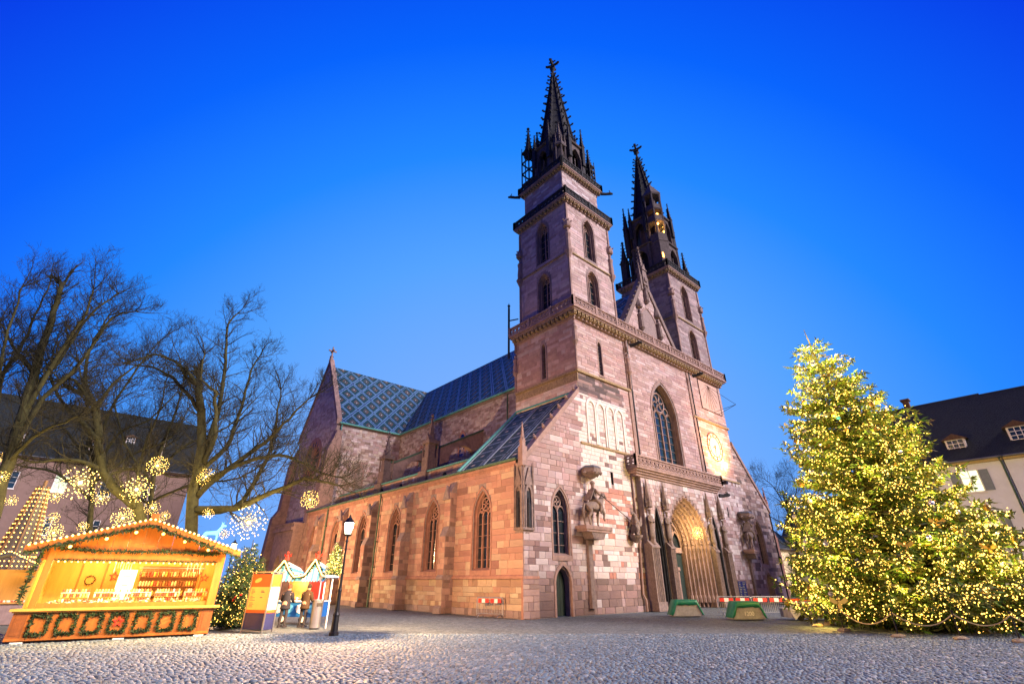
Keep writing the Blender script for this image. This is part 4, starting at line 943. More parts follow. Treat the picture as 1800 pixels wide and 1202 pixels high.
while v < v1:
    u = u0 + rg.uniform(0, .2); pv = rg.uniform(.115, .14)
    while u < u1:
        pu = rg.uniform(.115, .185); c = ex*(u+pu/2) + ey*(v+pv/2); d = c - CAM; f, a = d.dot(FW), d.dot(RT)
        if 11.6 < f < 24 and abs(a) < f*.985 + .6: COB.append((c.x + rg.uniform(-.02, .02), c.y + rg.uniform(-.03, .03), pu, pv, f))
        u += pu
    v += pv
def cob_col(x, y):
    k = rg.uniform(.75, 1.3); q = rg.random()
    c = (.125, .175, .215) if q < .6 else (.17, .20, .215) if q < .80 else (.085, .115, .145) if q < .94 else (.30, .31, .31)
    return tuple(z*k*q_ for z, q_ in zip(c, (.76, .84, .92)))
def cob_shape(pu, pv, n=7):
    o = rg.uniform(0, 6.28); top = rg.uniform(-.006, .012); tx, ty = rg.uniform(-.03, .03), rg.uniform(-.03, .03); R0 = []
    for k in range(n):
        a = o + 2*pi*k/n; q = 4.2; ca, sa = cos(a), sin(a); m = (abs(ca)**q + abs(sa)**q)**(-1/q)*rg.uniform(.9, 1.0)
        R0.append((ca*m*pu*.455, sa*m*pv*.455))
    vs = [(x*.96, y*.96, -.05) for x, y in R0] + [(x, y, top-.024) for x, y in R0] + [(x*.66, y*.66, top + x*tx + y*ty) for x, y in R0]
    fs = [(k, (k+1) % n, n+(k+1) % n, n+k) for k in range(n)] + [(n+k, n+(k+1) % n, 2*n+(k+1) % n, 2*n+k) for k in range(n)] + [tuple(range(2*n, 3*n))]
    return vs, fs
COB.sort(key=lambda c: c[4] + 0.002*abs((Vector((c[0], c[1], 0))-CAM).dot(RT)))
variants = []
for i in range(8):
    vs, fs = cob_shape(1, 1); me = bpy.data.meshes.new('cobblestone'); me.from_pydata([(x, y, z) for x, y, z in vs], [], fs); me.materials.append(MATS['cobble_piece']); me.polygons.foreach_set('use_smooth', [True]*len(fs)); variants.append(me)
cm = MB(); ca_, sa_ = cos(rowdir), sin(rowdir); cnt = 0
for (x, y, pu, pv, f) in COB:
    px, py = proj((x, y, 0))
    if cnt < 300 and 0 < px < 1800 and py < 1199:
        o = bpy.data.objects.new('cobblestone', rg.choice(variants)); COL.objects.link(o); o.location = (x, y, 0); o.scale = (pu, pv, 1); o.rotation_euler = (0, 0, rowdir); o.color = (*cob_col(x, y), 1); o.parent = sq; cnt += 1
        continue
    vs, fs = cob_shape(pu, pv, 6); cm.add([(x + a*ca_ - b*sa_, y + a*sa_ + b*ca_, z) for a, b, z in vs], fs, cob_col(x, y))
cm.build('cobbles', 'cobble', sq, smooth=True, kind='stuff')

# ---------------------------------------------------------------- houses
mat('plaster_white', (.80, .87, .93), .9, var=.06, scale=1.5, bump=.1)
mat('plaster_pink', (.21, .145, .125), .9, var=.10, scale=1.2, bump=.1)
mat('plaster_cream', (.62, .54, .36), .9, var=.08, scale=1.2, bump=.1)
mat('shutter', (.22, .28, .31), .6, var=.12, scale=6, bump=.15)
mat('frame_white', (.75, .75, .72), .5, var=.05, bump=0)
mat('lit_white', (.9, .95, .8), emit=(.82, 1.0, .62), es=.75)
mat('lit_warm', (.9, .8, .5), emit=(1, .82, .40), es=.75)
mat('lit_green', (.7, .9, .6), emit=(.62, 1, .62), es=.22)
mat('wood_dark', (.10, .06, .035), .75, var=.3, scale=8, bump=.2, streak=.2)
mat('ochre', (.50, .40, .16), .85, var=.15, scale=3)
def pane_window(root, fr, uc, zc, w, h, pane, shutters=False, bars=(2, 3)):
    m = MB(); t = .07
    m.box((uc-w/2-t, zc-h/2-t, -.12), (uc+w/2+t, zc-h/2, .03), fr); m.box((uc-w/2-t, zc+h/2, -.12), (uc+w/2+t, zc+h/2+t, .03), fr)
    for s in (-1, 1): m.box((min(uc+s*w/2, uc+s*(w/2+t)), zc-h/2, -.12), (max(uc+s*w/2, uc+s*(w/2+t)), zc+h/2, .03), fr)
    for i in range(1, bars[0]): u = uc-w/2+w*i/bars[0]; m.box((u-.035, zc-h/2, -.06), (u+.035, zc+h/2, -.005), fr)
    for i in range(1, bars[1]): z = zc-h/2+h*i/bars[1]; q = .03 if i != bars[1]-1 else .05; m.box((uc-w/2, z-q/2, -.055), (uc+w/2, z+q/2, -.01), fr)
    m.box((uc-w/2-.15, zc-h/2-.16, -.02), (uc+w/2+.15, zc-h/2-t-.002, .1), fr)
    o = m.build('window', 'frame_white', root)
    MB().add([fr(uc-w/2, zc-h/2, -.05), fr(uc+w/2, zc-h/2, -.05), fr(uc+w/2, zc+h/2, -.05), fr(uc-w/2, zc+h/2, -.05)], [(0, 1, 2, 3)]).build('pane', pane, o)
    if shutters:
        for s in (-1, 1):
            q = MB(); a = uc+s*(w/2+.1); b = uc+s*(w/2+.1+w*.52); a, b = min(a, b), max(a, b)
            for x0, x1, z0_, z1_ in ((a, a+.07, zc-h/2, zc+h/2), (b-.07, b, zc-h/2, zc+h/2), (a+.07, b-.07, zc-h/2, zc-h/2+.08), (a+.07, b-.07, zc+h/2-.08, zc+h/2), (a+.07, b-.07, zc-.04, zc+.04)): q.box((x0, z0_, .03), (x1, z1_, .08), fr)
            q.box((a+.07, zc-h/2+.08, .035), (b-.07, zc+h/2-.08, .06), fr); q.build('shutter', 'shutter', o)
    return o
def gable_house(root, fr, u0, u1, depth, ze, zr, wall, holes, roofm='tiles_plain', over=.45):
    m = MB(); m.holed([(u0, 0), (u1, 0), (u1, ze), (u0, ze)], holes, fr, 0); m.box((u0, 0, -depth), (u1, ze, -depth+.1), fr)
    for u in (u0, u1): m.add([fr(u, 0, 0), fr(u, 0, -depth), fr(u, ze, -depth), fr(u, zr-.1, -depth/2), fr(u, ze, 0)], [(0, 1, 2, 3, 4)])
    m.build('wall', wall, root)
    for s in (0, 1):
        q = [(u0-.2, ze-.32*0-.1, over), (u1+.2, ze-.1, over), (u1+.2, zr, -depth/2), (u0-.2, zr, -depth/2)] if s == 0 else [(u0-.2, ze-.1, -depth-over), (u1+.2, ze-.1, -depth-over), (u1+.2, zr, -depth/2), (u0-.2, zr, -depth/2)]
        P = [Vector(fr(*a)) for a in q]; n = (P[1]-P[0]).cross(P[3]-P[0]).normalized()*.14; n = -n if n.z < 0 else n
        L = (P[1]-P[0]).length; H = (P[3]-P[0]).length; mm = MB(); mm.add([*P, *[p - n for p in P]], [(0, 1, 2, 3), (7, 6, 5, 4), (0, 1, 5, 4), (1, 2, 6, 5), (2, 3, 7, 6), (3, 0, 4, 7)])
        uv = [(0, 0), (L, 0), (L, H), (0, H)]; mm.build('roof', roofm, root, uvs=[uv[i % 4] for f_ in mm.f for i in f_])
    m = MB(); m.tube([fr(u0-.2, ze-.12, over+.06), fr(u1+.2, ze-.12, over+.06)], .09, 6); m.build('gutter', 'lead', root)
    m = MB(); m.box((u0, ze-.38, .0), (u1, ze-.2, over-.05), fr); m.build('eaves_board', 'ochre' if wall == 'plaster_white' else 'wood_dark', root)
def dormer(root, fr, uc, z, d, w, h, pane='glass_blue', mt='frame_white'):
    m = MB(); m.box((uc-w/2-.12, z, d-1.6), (uc+w/2+.12, z+h, d-.02), fr); o = m.build('dormer', mt, root)
    g = lambda u, zz, dd: fr(u, zz, dd+d); t = MB(); t.box((uc-w/2, z+.12, .0), (uc+w/2, z+h-.05, .012), g); t.build('pane', pane, o)
    t = MB()
    for i in range(4): u = uc-w/2+w*i/3; t.box((u-.03, z+.1, .013), (u+.03, z+h, .05), g)
    for i in range(4): zz = z+.1+(h-.16)*i/3; t.box((uc-w/2-.03, zz, .013), (uc+w/2+.03, zz+.055, .045), g)
    t.build('window_frame', 'frame_white', o)
    t = MB(); t.prism([(uc-w/2-.35, z+h), (uc+w/2+.35, z+h), (uc, z+h+w*.45)], fr, d-2.4, d+.2); t.build('dormer_roof', 'wood_dark', o)
    return o
# white house on the right
HX = 28.0*K
hf = lambda u, z, d: (HX - d, u, z)
def hole(uc, zc, w, h): return [(uc-w/2, zc-h/2), (uc+w/2, zc-h/2), (uc+w/2, zc+h/2), (uc-w/2, zc+h/2)]
hw = thing('town_house', (0, 0, 0), 'white plastered house with dark tiled roof and lit shuttered windows behind the large Christmas tree', 'house')
yA0, yA1 = -17.0*K, -8.6*K
wins = [(-15.05*K, 7.74*K, 1.15, 1.70, 'lit_white', True), (-15.12*K, 4.95*K, 1.15, 1.75, 'lit_warm', True), (-15.3*K, 2.1*K, 1.3, 1.15, 'glass_blue', False), (-12.2*K, 7.74*K, 1.15, 1.70, 'glass_blue', True), (-12.2*K, 4.95*K, 1.15, 1.75, 'glass_blue', True), (-12.4*K, 2.1*K, 1.3, 1.15, 'lit_warm', False), (-9.6*K, 4.95*K, 1.15, 1.75, 'glass_blue', True)]
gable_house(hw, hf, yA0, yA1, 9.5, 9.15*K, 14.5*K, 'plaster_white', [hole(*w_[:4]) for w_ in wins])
for w_ in wins: pane_window(hw, hf, *w_[:5], shutters=w_[5])
dormer(hw, hf, -15.0*K, 9.75*K, -.55, 1.15, 1.2)
m = MB(); m.tube([hf(yA0+.15, 9.0*K, .5), hf(yA0+.1, 8.7*K, .1), hf(yA0+.1, 0, .1)], .07, 6); m.build('drainpipe', 'copper_dark', hw)
m = MB(); m.box((-12.9*K, 14.2*K, -5.1), (-12.5*K, 15.0*K, -4.5), hf); m.box((-13*K, 15.0*K, -5.2), (-12.4*K, 15.15*K, -4.4), hf); m.build('chimney', 'wood_dark', hw)
hb = thing('town_house', (0, 0, 0), 'neighbouring white house with darker roof at the far side of the drainpipe', 'house')
yB0, yB1 = -26.0*K, -17.06*K
winsb = [(-18.9*K, 7.74*K, 1.15, 1.70, 'glass_blue', True), (-18.9*K, 4.95*K, 1.15, 1.75, 'lit_warm', True), (-18.4*K, 2.1*K, 1.3, 1.15, 'glass_blue', False), (-22.4*K, 4.95*K, 1.15, 1.75, 'glass_blue', True)]
gable_house(hb, hf, yB0, yB1, 9.5, 9.15*K, 14.4*K, 'plaster_white', [hole(*w_[:4]) for w_ in winsb])
for w_ in winsb: pane_window(hb, hf, *w_[:5], shutters=w_[5])
dormer(hb, hf, -18.35*K, 10.0*K, -.55, 1.15, 1.2)
# cream house glimpsed beside the church
cf = fW(9.0*K)
ch_ = thing('town_house', (0, 0, 0), 'cream house with dark roof glimpsed between the cathedral corner and the Christmas tree', 'house')
cw_ = [(40*K, 3.2*K, 1.1, 1.7, 'glass_dark', True), (44*K, 3.2*K, 1.1, 1.7, 'glass_dark', True), (36.5*K, 3.2*K, 1.1, 1.7, 'glass_dark', True)]
gable_house(ch_, cf, 33.5*K, 62*K, 8, 5.6*K, 8.6*K, 'plaster_cream', [hole(*w_[:4]) for w_ in cw_])
for w_ in cw_: pane_window(ch_, cf, *w_[:5], shutters=w_[5])
gf = fN(60.0*K); gh = thing('town_house', (0, 0, 0), 'pale grey house with dark roof far behind the Christmas tree', 'house')
mat('plaster_grey', (.50, .48, .44), .9, var=.08, scale=1.2, bump=.1)
gw_ = [(yy*K, zz*K, 1.2, 1.8, 'glass_dark', True) for yy in (-10, -6.5, -3, .5, 4) for zz in (2.4, 5.4)]
gable_house(gh, gf, -13*K, 10*K, 10, 7.4*K, 11*K, 'plaster_grey', [hole(*w_[:4]) for w_ in gw_])
for w_ in gw_: pane_window(gh, gf, *w_[:5], shutters=w_[5])
# pink building behind the trees on the left
LY = 62.0*K; lf = fW(LY)
lb = thing('town_house', (0, 0, 0), 'long pink building with dark dormered roof behind the bare trees', 'house')
lw = [(-19.5*K, 12.2*K, 1.5, 2.3, 'lit_green', False), (-24*K, 12.2*K, 1.5, 2.3, 'glass_blue', False), (-28.5*K, 12.2*K, 1.5, 2.3, 'glass_blue', False), (-15*K, 12.2*K, 1.5, 2.3, 'glass_blue', False), (-10.5*K, 12.2*K, 1.5, 2.3, 'glass_blue', False), (-19.5*K, 7.4*K, 1.5, 2.3, 'glass_blue', False), (-24*K, 7.4*K, 1.5, 2.3, 'glass_blue', False), (-15*K, 7.4*K, 1.5, 2.3, 'glass_blue', False), (-10.5*K, 7.4*K, 1.5, 2.3, 'glass_blue', False)]
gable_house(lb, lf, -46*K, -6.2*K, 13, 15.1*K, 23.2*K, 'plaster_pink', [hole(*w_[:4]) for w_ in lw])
for w_ in lw: pane_window(lb, lf, *w_[:5])
dormer(lb, lf, -17.6*K, 16.6*K, -1.0, 1.3, 1.5, mt='plaster_pink'); dormer(lb, lf, -14.2*K, 18.4*K, -2.6, 1.1, 1.2, mt='plaster_pink'); dormer(lb, lf, -25*K, 16.6*K, -1.0, 1.3, 1.5, mt='plaster_pink')
fp = onD(282, 802, (-13, 40)); fp2 = onD(322, 695, (-13, 40))
m = MB(); m.tube([(fp.x, fp.y, -.03), (fp.x, fp.y, fp2.z)], [.12, .07], 8); m.ball((fp.x, fp.y, fp2.z+.1), .16); m.box((fp.x-.3, fp.y-.3, -.03), (fp.x+.3, fp.y+.3, .3))
mat('pole_white', (.62, .60, .57), .5, var=.1, bump=0)
tag(m.build('flagpole', 'pole_white'), 'tall pale bare flagpole standing among the leafless trees', 'flagpole')

# ---------------------------------------------------------------- bare trees
mat('bark', (.044, .045, .015), .95, var=.45, scale=4, bump=.6, bscale=14)
mat('twigs', (.022, .022, .010), .95, var=.4, scale=3, bump=0)
def grow(mb, p, d, L, r, depth, rr, up=.25):
    n = 4 if depth > 0 else 3; pts = [p]; cur = p.copy(); dd = d.normalized()
    for i in range(n):
        dd = (dd + Vector((rr.gauss(0, .22), rr.gauss(0, .22), rr.gauss(0, .18) + up*.35))).normalized(); cur = cur + dd*(L/n); pts.append(cur.copy())
    mb.tube(pts, [r*(1 - .72*i/n) for i in range(n+1)], 4 if depth > 1 else 3, cap=False)
    if depth <= 0: return
    k = {3: 6, 2: 5, 1: 3}[depth]
    for j in range(k):
        t = .22 + .78*(j + rr.random()*.8)/k; i = min(n-1, int(t*n)); q = pts[i].lerp(pts[i+1], t*n-i) if t < 1 else pts[-1]
        tang = (pts[i+1]-pts[i]).normalized(); ax = tang.orthogonal().normalized(); ax.rotate(Matrix.Rotation(rr.uniform(0, 6.28), 3, tang))
        nd = (tang*rr.uniform(.5, 1.0) + ax*rr.uniform(.55, 1.0) + Vector((0, 0, .22))).normalized()
        grow(mb, q, nd, L*rr.uniform(.48, .74)*(1-.2*t), max(.009, r*.42*(1-.5*t)), depth-1, rr, up)
def bare_tree(name, base, limbs, label, sd, scale=.3828, org=(0, 440), twigl=1.9, group=None):
    rr = random.Random(sd); root = thing(name, (base.x, base.y, 0), label, 'tree', group); B = Vector((base.x, base.y, 0))
    tr = MB(); tw = MB()
    for li, (r0, r1, sl, pts) in enumerate(limbs):
        P = []
        for i, (x, y) in enumerate(pts):
            t = i/(len(pts)-1); P.append(onD(org[0]+x*scale, org[1]+y*scale, B + FW*(sl[0] + (sl[1]-sl[0])*t)) - B)
        if li == 0: P = [Vector((0, 0, -.05)), Vector((P[0].x*.35, P[0].y*.35, P[0].z*.4))] + P
        Q = []                                    # smooth and kink
        for i in range(len(P)-1):
            for s in range(3):
                a = P[max(0, i-1)]; b = P[i]; c = P[i+1]; d_ = P[min(len(P)-1, i+2)]; t = s/3
                Q.append(.5*((2*b) + (c-a)*t + (2*a-5*b+4*c-d_)*t*t + (3*b-a-3*c+d_)*t**3) + Vector((rr.gauss(0, .03), rr.gauss(0, .03), rr.gauss(0, .03))))
        Q.append(P[-1]); m = len(Q)
        rad = [r0 + (r1-r0)*i/(m-1) for i in range(m)]
        if li == 0: rad[0] *= 1.5; rad[1] *= 1.15
        tr.tube(Q, rad, 8, cap=True)
        tot = sum((Q[i+1]-Q[i]).length for i in range(m-1)); nb = int(tot/.33)
        for j in range(nb):
            t = (.30 if li == 0 else .16) + (.84 if li else .7)*(j + rr.random())/nb
            if t >= 1: continue
            i = min(m-2, int(t*(m-1))); q = Q[i].lerp(Q[i+1], t*(m-1)-i); tang = (Q[i+1]-Q[i]).normalized()
            ax = tang.orthogonal().normalized(); ax.rotate(Matrix.Rotation(rr.uniform(0, 6.28), 3, tang))
            nd = (tang*rr.uniform(.3, .8) + ax + Vector((0, 0, .3))).normalized(); r = rad[i]
            grow(tw, q, nd, twigl*rr.uniform(.7, 1.5)*(1.15-.45*t), min(.05, r*.4), 2 if rr.random() < .8 else 3, rr)
        [grow(tw, Q[-1], (Q[-1]-Q[-2]).normalized() + Vector((rr.gauss(0, .4), rr.gauss(0, .4), rr.gauss(0, .3))), twigl*rr.uniform(.8, 1.3), rad[-1], 3, rr) for _ in range(3)]
    tr.build('trunk', 'bark', root, smooth=True); tw.build('crown', 'twigs', root)
    return root
bA = onZ(322, 1085); bB = onZ(262, 1083); bC = onZ(-55, 1088)
bare_tree('bare_tree', bA, [(.42, .24, (0, 0), [(890, 1120), (915, 1000), (925, 860), (925, 740), (915, 620)]),
    (.15, .05, (0, -1.5), [(915, 630), (870, 570), (800, 510), (700, 480), (600, 510)]), (.16, .05, (0, 1.5), [(925, 750), (850, 650), (790, 580), (700, 540), (580, 520)]),
    (.20, .05, (0, 1), [(925, 960), (985, 800), (1010, 700), (1030, 560), (1040, 430), (1045, 340), (1090, 290)]), (.16, .05, (0, -2), [(930, 980), (990, 850), (985, 700), (990, 650), (920, 590), (940, 480)]),
    (.18, .05, (0, 2.5), [(920, 1010), (1040, 900), (1080, 800), (1120, 680), (1150, 560), (1190, 490)]), (.22, .05, (0, -1.5), [(900, 1130), (1000, 1040), (1150, 930), (1250, 850), (1330, 770), (1420, 680)]),
    (.22, .05, (.3, 2), [(890, 1200), (1080, 1180), (1170, 1060), (1240, 920), (1270, 780), (1290, 640)]), (.24, .04, (0, -3.5), [(890, 1190), (1080, 1180), (1250, 1110), (1400, 1050), (1480, 1060), (1560, 1080)]),
    (.18, .04, (0, -2.5), [(910, 1080), (1000, 1030), (1130, 970), (1280, 940), (1380, 970), (1470, 1020), (1560, 1040)])],
    'broad leafless tree whose long low limb reaches toward the cathedral', 3)
bare_tree('bare_tree', bB, [(.40, .22, (0, -.5), [(650, 1220), (580, 1140), (510, 1075), (465, 980), (455, 860), (440, 730), (405, 660)]),
    (.15, .05, (-.5, 1), [(405, 670), (390, 560), (410, 460), (450, 380), (500, 300)]), (.15, .04, (-.5, -2), [(440, 740), (340, 600), (250, 600), (180, 560)]), (.15, .04, (-.5, 1.5), [(440, 730), (500, 640), (580, 560), (680, 500)]),
    (.17, .04, (-.3, -2.5), [(460, 1000), (380, 970), (280, 960), (160, 970), (60, 940)]), (.17, .05, (-.5, .5), [(455, 870), (360, 770), (280, 690), (230, 560), (260, 420)]), (.13, .04, (-.3, 1.5), [(480, 1040), (560, 1010), (650, 1000), (720, 1020), (800, 1040)]), (.12, .04, (-.5, 2), [(620, 1180), (640, 1000), (680, 860), (740, 720), (760, 600)])],
    'leafless tree with a curved mossy trunk rising behind the wooden stall roof', 8)
bare_tree('bare_tree', bC, [(.46, .16, (0, 0), [(-20, 1160), (60, 900), (120, 700), (160, 560), (200, 420), (250, 280), (280, 170)]),
    (.16, .05, (0, 2), [(-30, 1000), (0, 620), (60, 500), (130, 380), (180, 260), (230, 150)]), (.18, .05, (0, -1.5), [(100, 760), (220, 560), (320, 400), (400, 280), (430, 180)]), (.18, .05, (0, 1.5), [(60, 900), (200, 680), (330, 560), (430, 430), (520, 310), (620, 280)]),
    (.15, .05, (0, -2), [(-40, 1000), (-50, 700), (0, 560), (20, 420), (70, 280), (100, 170)]), (.15, .05, (0, 1), [(160, 570), (60, 440), (0, 330)]), (.15, .05, (0, 2.5), [(140, 640), (260, 520), (380, 340), (480, 240), (540, 200)]), (.16, .04, (0, -2), [(30, 980), (150, 860), (260, 800), (360, 760)])],
    'tall leafless tree with many steep limbs above the string-lit cone', 13, twigl=2.1)
bE = onZ(128, 1071); bF = onZ(246, 1070)
bare_tree('bare_tree', bE, [(.34, .16, (0, 0), [(150, 1000), (160, 900), (165, 820)]), (.14, .04, (0, 2), [(165, 840), (120, 760), (60, 720), (10, 700)]), (.15, .04, (0, -2), [(165, 825), (190, 730), (240, 650), (280, 600)]), (.13, .04, (0, 1), [(163, 850), (230, 800), (300, 770), (330, 720)]), (.13, .04, (0, -3), [(160, 880), (100, 830), (40, 820), (0, 800)]), (.14, .04, (0, 3), [(165, 825), (150, 700), (130, 600)]), (.12, .04, (0, -1), [(164, 840), (210, 760), (260, 740), (310, 690)])],
    'spreading leafless tree close before the pink house, left of the flagpole', 31, scale=1, org=(0, 0), twigl=2.6)
bare_tree('bare_tree', bF, [(.30, .15, (0, 0), [(268, 980), (266, 880), (275, 800)]), (.14, .04, (0, 1), [(275, 810), (310, 720), (330, 640)]), (.13, .04, (0, -2), [(268, 850), (220, 780), (200, 700)]), (.14, .04, (0, 2), [(272, 830), (330, 780), (400, 750), (450, 700)]), (.13, .04, (0, -2), [(267, 880), (340, 850), (420, 840), (480, 800)]), (.12, .04, (0, 2), [(267, 890), (200, 850), (130, 840)])],
    'leafless tree with low crown standing right behind the flagpole', 37, scale=1, org=(0, 0), twigl=2.6)
bD = onY(1396, 1040, 7.0*K); bD.z = 0
bare_tree('bare_tree', bD, [(.30, .15, (0, 0), [(1405, 1000), (1398, 940), (1385, 890)]), (.12, .03, (0, 1), [(1398, 930), (1375, 880), (1355, 850), (1335, 838)]), (.12, .03, (0, -1), [(1390, 900), (1400, 860), (1390, 835)]),
    (.10, .03, (0, 1), [(1400, 950), (1375, 920), (1350, 905), (1330, 880)]), (.12, .03, (0, 1), [(1400, 930), (1425, 880), (1440, 850)]), (.09, .03, (0, -1), [(1402, 965), (1375, 955), (1355, 940)])],
    'dark leafless tree standing beyond the south corner of the cathedral', 21, scale=1, org=(0, 0), twigl=2.6)
# ---------------------------------------------------------------- firs and festive lights
mat('needles', (.03, .06, .02), .75, src='attr', var=.3, scale=6, bump=0)
bulb('fairy_bulb', (1, .56, .085), 4.6); bulb('warm_bulb', (1, .56, .085), 4.8); bulb('amber_bulb', (1, .36, .03), 5); bulb('core_bulb', (1, .72, .25), 14)
mat('wire', (.05, .05, .04), .7, var=.1, bump=0)
def diamond(mb, p, d, w, n, col):
    d = Vector(d); s = d.cross(n)
    if s.length < 1e-5: return
    s = s.normalized()*w; mb.add([p, p + d*.45 + s, p + d, p + d*.45 - s], [(0, 1, 2, 3)], col)
def fir(root, H, prof, nb, sd, leaf=.34, lean=(0, 0), z0=.25, bulbs=5, bulb_r=.034, col=(.030, .062, .020), bm='fairy_bulb', step=.22, droop=.22, tiers=0, rough=(.78, .9, 1.0, 1.0, 1.08, 1.18)):
    rr = random.Random(sd); fo = MB(); br = MB(); li = MB(); tips = []
    ax = lambda z: Vector((lean[0]*z/H, lean[1]*z/H, z))
    for i in range(nb):
        t = (i + rr.random())/nb; z = z0 + (H-z0)*(1 - sqrt(1-t*.995))
        if tiers: zz = (z/H*tiers); z = min(H*.99, (math.floor(zz) + (zz-math.floor(zz))**1.0*.62 + .19)/tiers*H)
        R = prof(z/H)*rr.choice(rough)
        a = i*2.39996 + rr.uniform(-.35, .35); o = Vector((cos(a), sin(a), 0)); P = []; n = max(3, int(R/step))
        for k in range(n+1):
            s = k/n; P.append(ax(z) + o*(R*s) + Vector((0, 0, R*(-droop*1.4*s + droop*1.15*s*s*s) + .10*R*s)) + Vector((rr.gauss(0, .02), rr.gauss(0, .02), rr.gauss(0, .02)))*R)
        br.tube(P, [max(.008, .011*R*(1-.85*k/n)+.004) for k in range(n+1)], 4, cap=False)
        side = Vector((-sin(a), cos(a), 0)); shade = rr.uniform(.7, 1.35)
        for k in range(1, n+1):
            s = k/n
            if s < .18 and R > 1: continue
            q = P[k]; tl = leaf*(.55 + 1.5*(1-s)*min(1, R/2.5) + .2)
            for sg in (-1, 1):
                for rep in range(2):
                    c = tuple(x*shade*rr.uniform(.6, 1.5) for x in col)
                    d = side*sg*rr.uniform(.55, 1) + o*rr.uniform(.25, .9) + Vector((0, 0, rr.uniform(-.45, .22)))
                    d = d.normalized()*tl*rr.uniform(.6, 1.15); base = q + Vector((rr.uniform(-.05, .05), rr.uniform(-.05, .05), rr.uniform(-.04, .04)))
                    diamond(fo, base, d, leaf*.17, Vector((rr.gauss(0, .4), rr.gauss(0, .4), 1)), c)
                    b2 = base + d*rr.uniform(.4, .8); d2 = (d.normalized() + Vector((rr.gauss(0, .6), rr.gauss(0, .6), rr.gauss(0, .5))))*leaf*.6
                    diamond(fo, b2, d2, leaf*.13, Vector((rr.gauss(0, 1), rr.gauss(0, 1), 1)), c)
            c = tuple(x*shade*rr.uniform(.7, 1.4) for x in col); diamond(fo, q, Vector((o.x*.3, o.y*.3, -.9))*leaf*rr.uniform(.5, 1), leaf*.14, side, c); diamond(fo, q, Vector((o.x*.6, o.y*.6, .7))*leaf*rr.uniform(.4, .8), leaf*.13, side, c)
        diamond(fo, P[-1], o*leaf*.8 + Vector((0, 0, .1)), leaf*.16, Vector((0, 0, 1)), tuple(x*1.5 for x in col))
        tips.append((P[-1], o))
        if bulbs:
            m = max(1, int(bulbs*R*rr.uniform(.6, 1.3)/1.6))
            for k in range(m):
                s = 1 - .62*rr.random()**1.3; j = min(n-1, int(s*n)); q = P[j].lerp(P[j+1], s*n-j)
                li.octa(q + Vector((rr.gauss(0, .06), rr.gauss(0, .06), rr.gauss(.04, .06))), bulb_r*rr.uniform(.7, 1.25))
    tk = MB(); tk.tube([(0, 0, -.05), ax(H*.5), ax(H*.99)], [H*.018, H*.011, .015], 8); tk.build('trunk', 'bark', root)
    br.build('branches', 'bark', root, kind='stuff'); fo.build('needles', 'needles', root, kind='stuff')
    if bulbs: li.build('fairy_lights', bm, root, kind='stuff')
    return tips
XB = Vector((6.42*K, -13.73*K, 0)) + RT*(1.7*K) + FW*1.6; XB.z = 0
xt = thing('christmas_tree', XB, 'very large spruce covered in golden fairy lights standing on the square', 'Christmas tree')
def xprof(t): return 1.05*K*float(np.interp(t, (0, .1, .2, .33, .45, .57, .74, .9, 1), (3.6, 4.05, 3.85, 3.0, 2.6, 2.3, 1.55, .62, .05)))*(.98 + .05*sin(t*23))
XH = 13.2*K
tips = fir(xt, XH, xprof, 720, 77, leaf=.36, lean=tuple(RT.xy*(-1.3*K)), z0=.55, bulbs=10, bulb_r=.031, col=(.075, .115, .018), tiers=15, rough=(.66, .76, .86, .95, 1.0, 1.0, 1.08, 1.16))
for i in range(64):
    t = (i+.5)/64; z = XH*(.04 + .93*t); a = i*2.4; R = xprof(z/XH)*.90
    point('fairy_glow', (cos(a)*R - RT.x*1.3*K*z/XH, sin(a)*R - RT.y*1.3*K*z/XH, z), 200*(1-.4*t), (1, .62, .12), .25, xt)
for nm, c, ro in (('ball_gold', (.55, .36, .08), .25), ('ball_silver', (.65, .65, .66), .2), ('ball_red', (.45, .03, .02), .3), ('ball_blue', (.05, .28, .6), .3)): mat(nm, c, ro, metal=.6, var=.05, bump=0)
rb = random.Random(4)
def bauble(p, r, m, label, group):
    b = MB(); b.ball((0, 0, 0), r, 10, 7); b.lathe([(r*.22, r*.93), (r*.22, r*1.2), (r*.05, r*1.25)], (0, 0, 0), 6); b.tube([(0, 0, r*1.2), (0, 0, r*1.7)], .006, 3)
    o = b.build('bauble', m, smooth=False); o.location = p; tag(o, label, 'bauble', group); return o
vis = [(p, o) for p, o in tips if (CAM - (XB + p)).dot(o) > 3 and p.z < XH*.92 and p.z > 1.2]
rb.shuffle(vis)
for i, (p, o) in enumerate(vis[:46]):
    m, nm = (('ball_gold', 'gold'), ('ball_silver', 'silver'), ('ball_gold', 'gold'), ('ball_silver', 'silver'))[i % 4] if i != 7 else ('ball_blue', 'blue')
    bauble(XB + p - o*.12 + Vector((0, 0, -.26)), rb.uniform(.10, .15), m, 'shiny %s bauble hanging on the large Christmas tree' % nm, '%s baubles on the large tree' % nm if nm != 'blue' else None)
mat('gilt', (.70, .42, .06), .4, metal=.4, var=.1, bump=0)
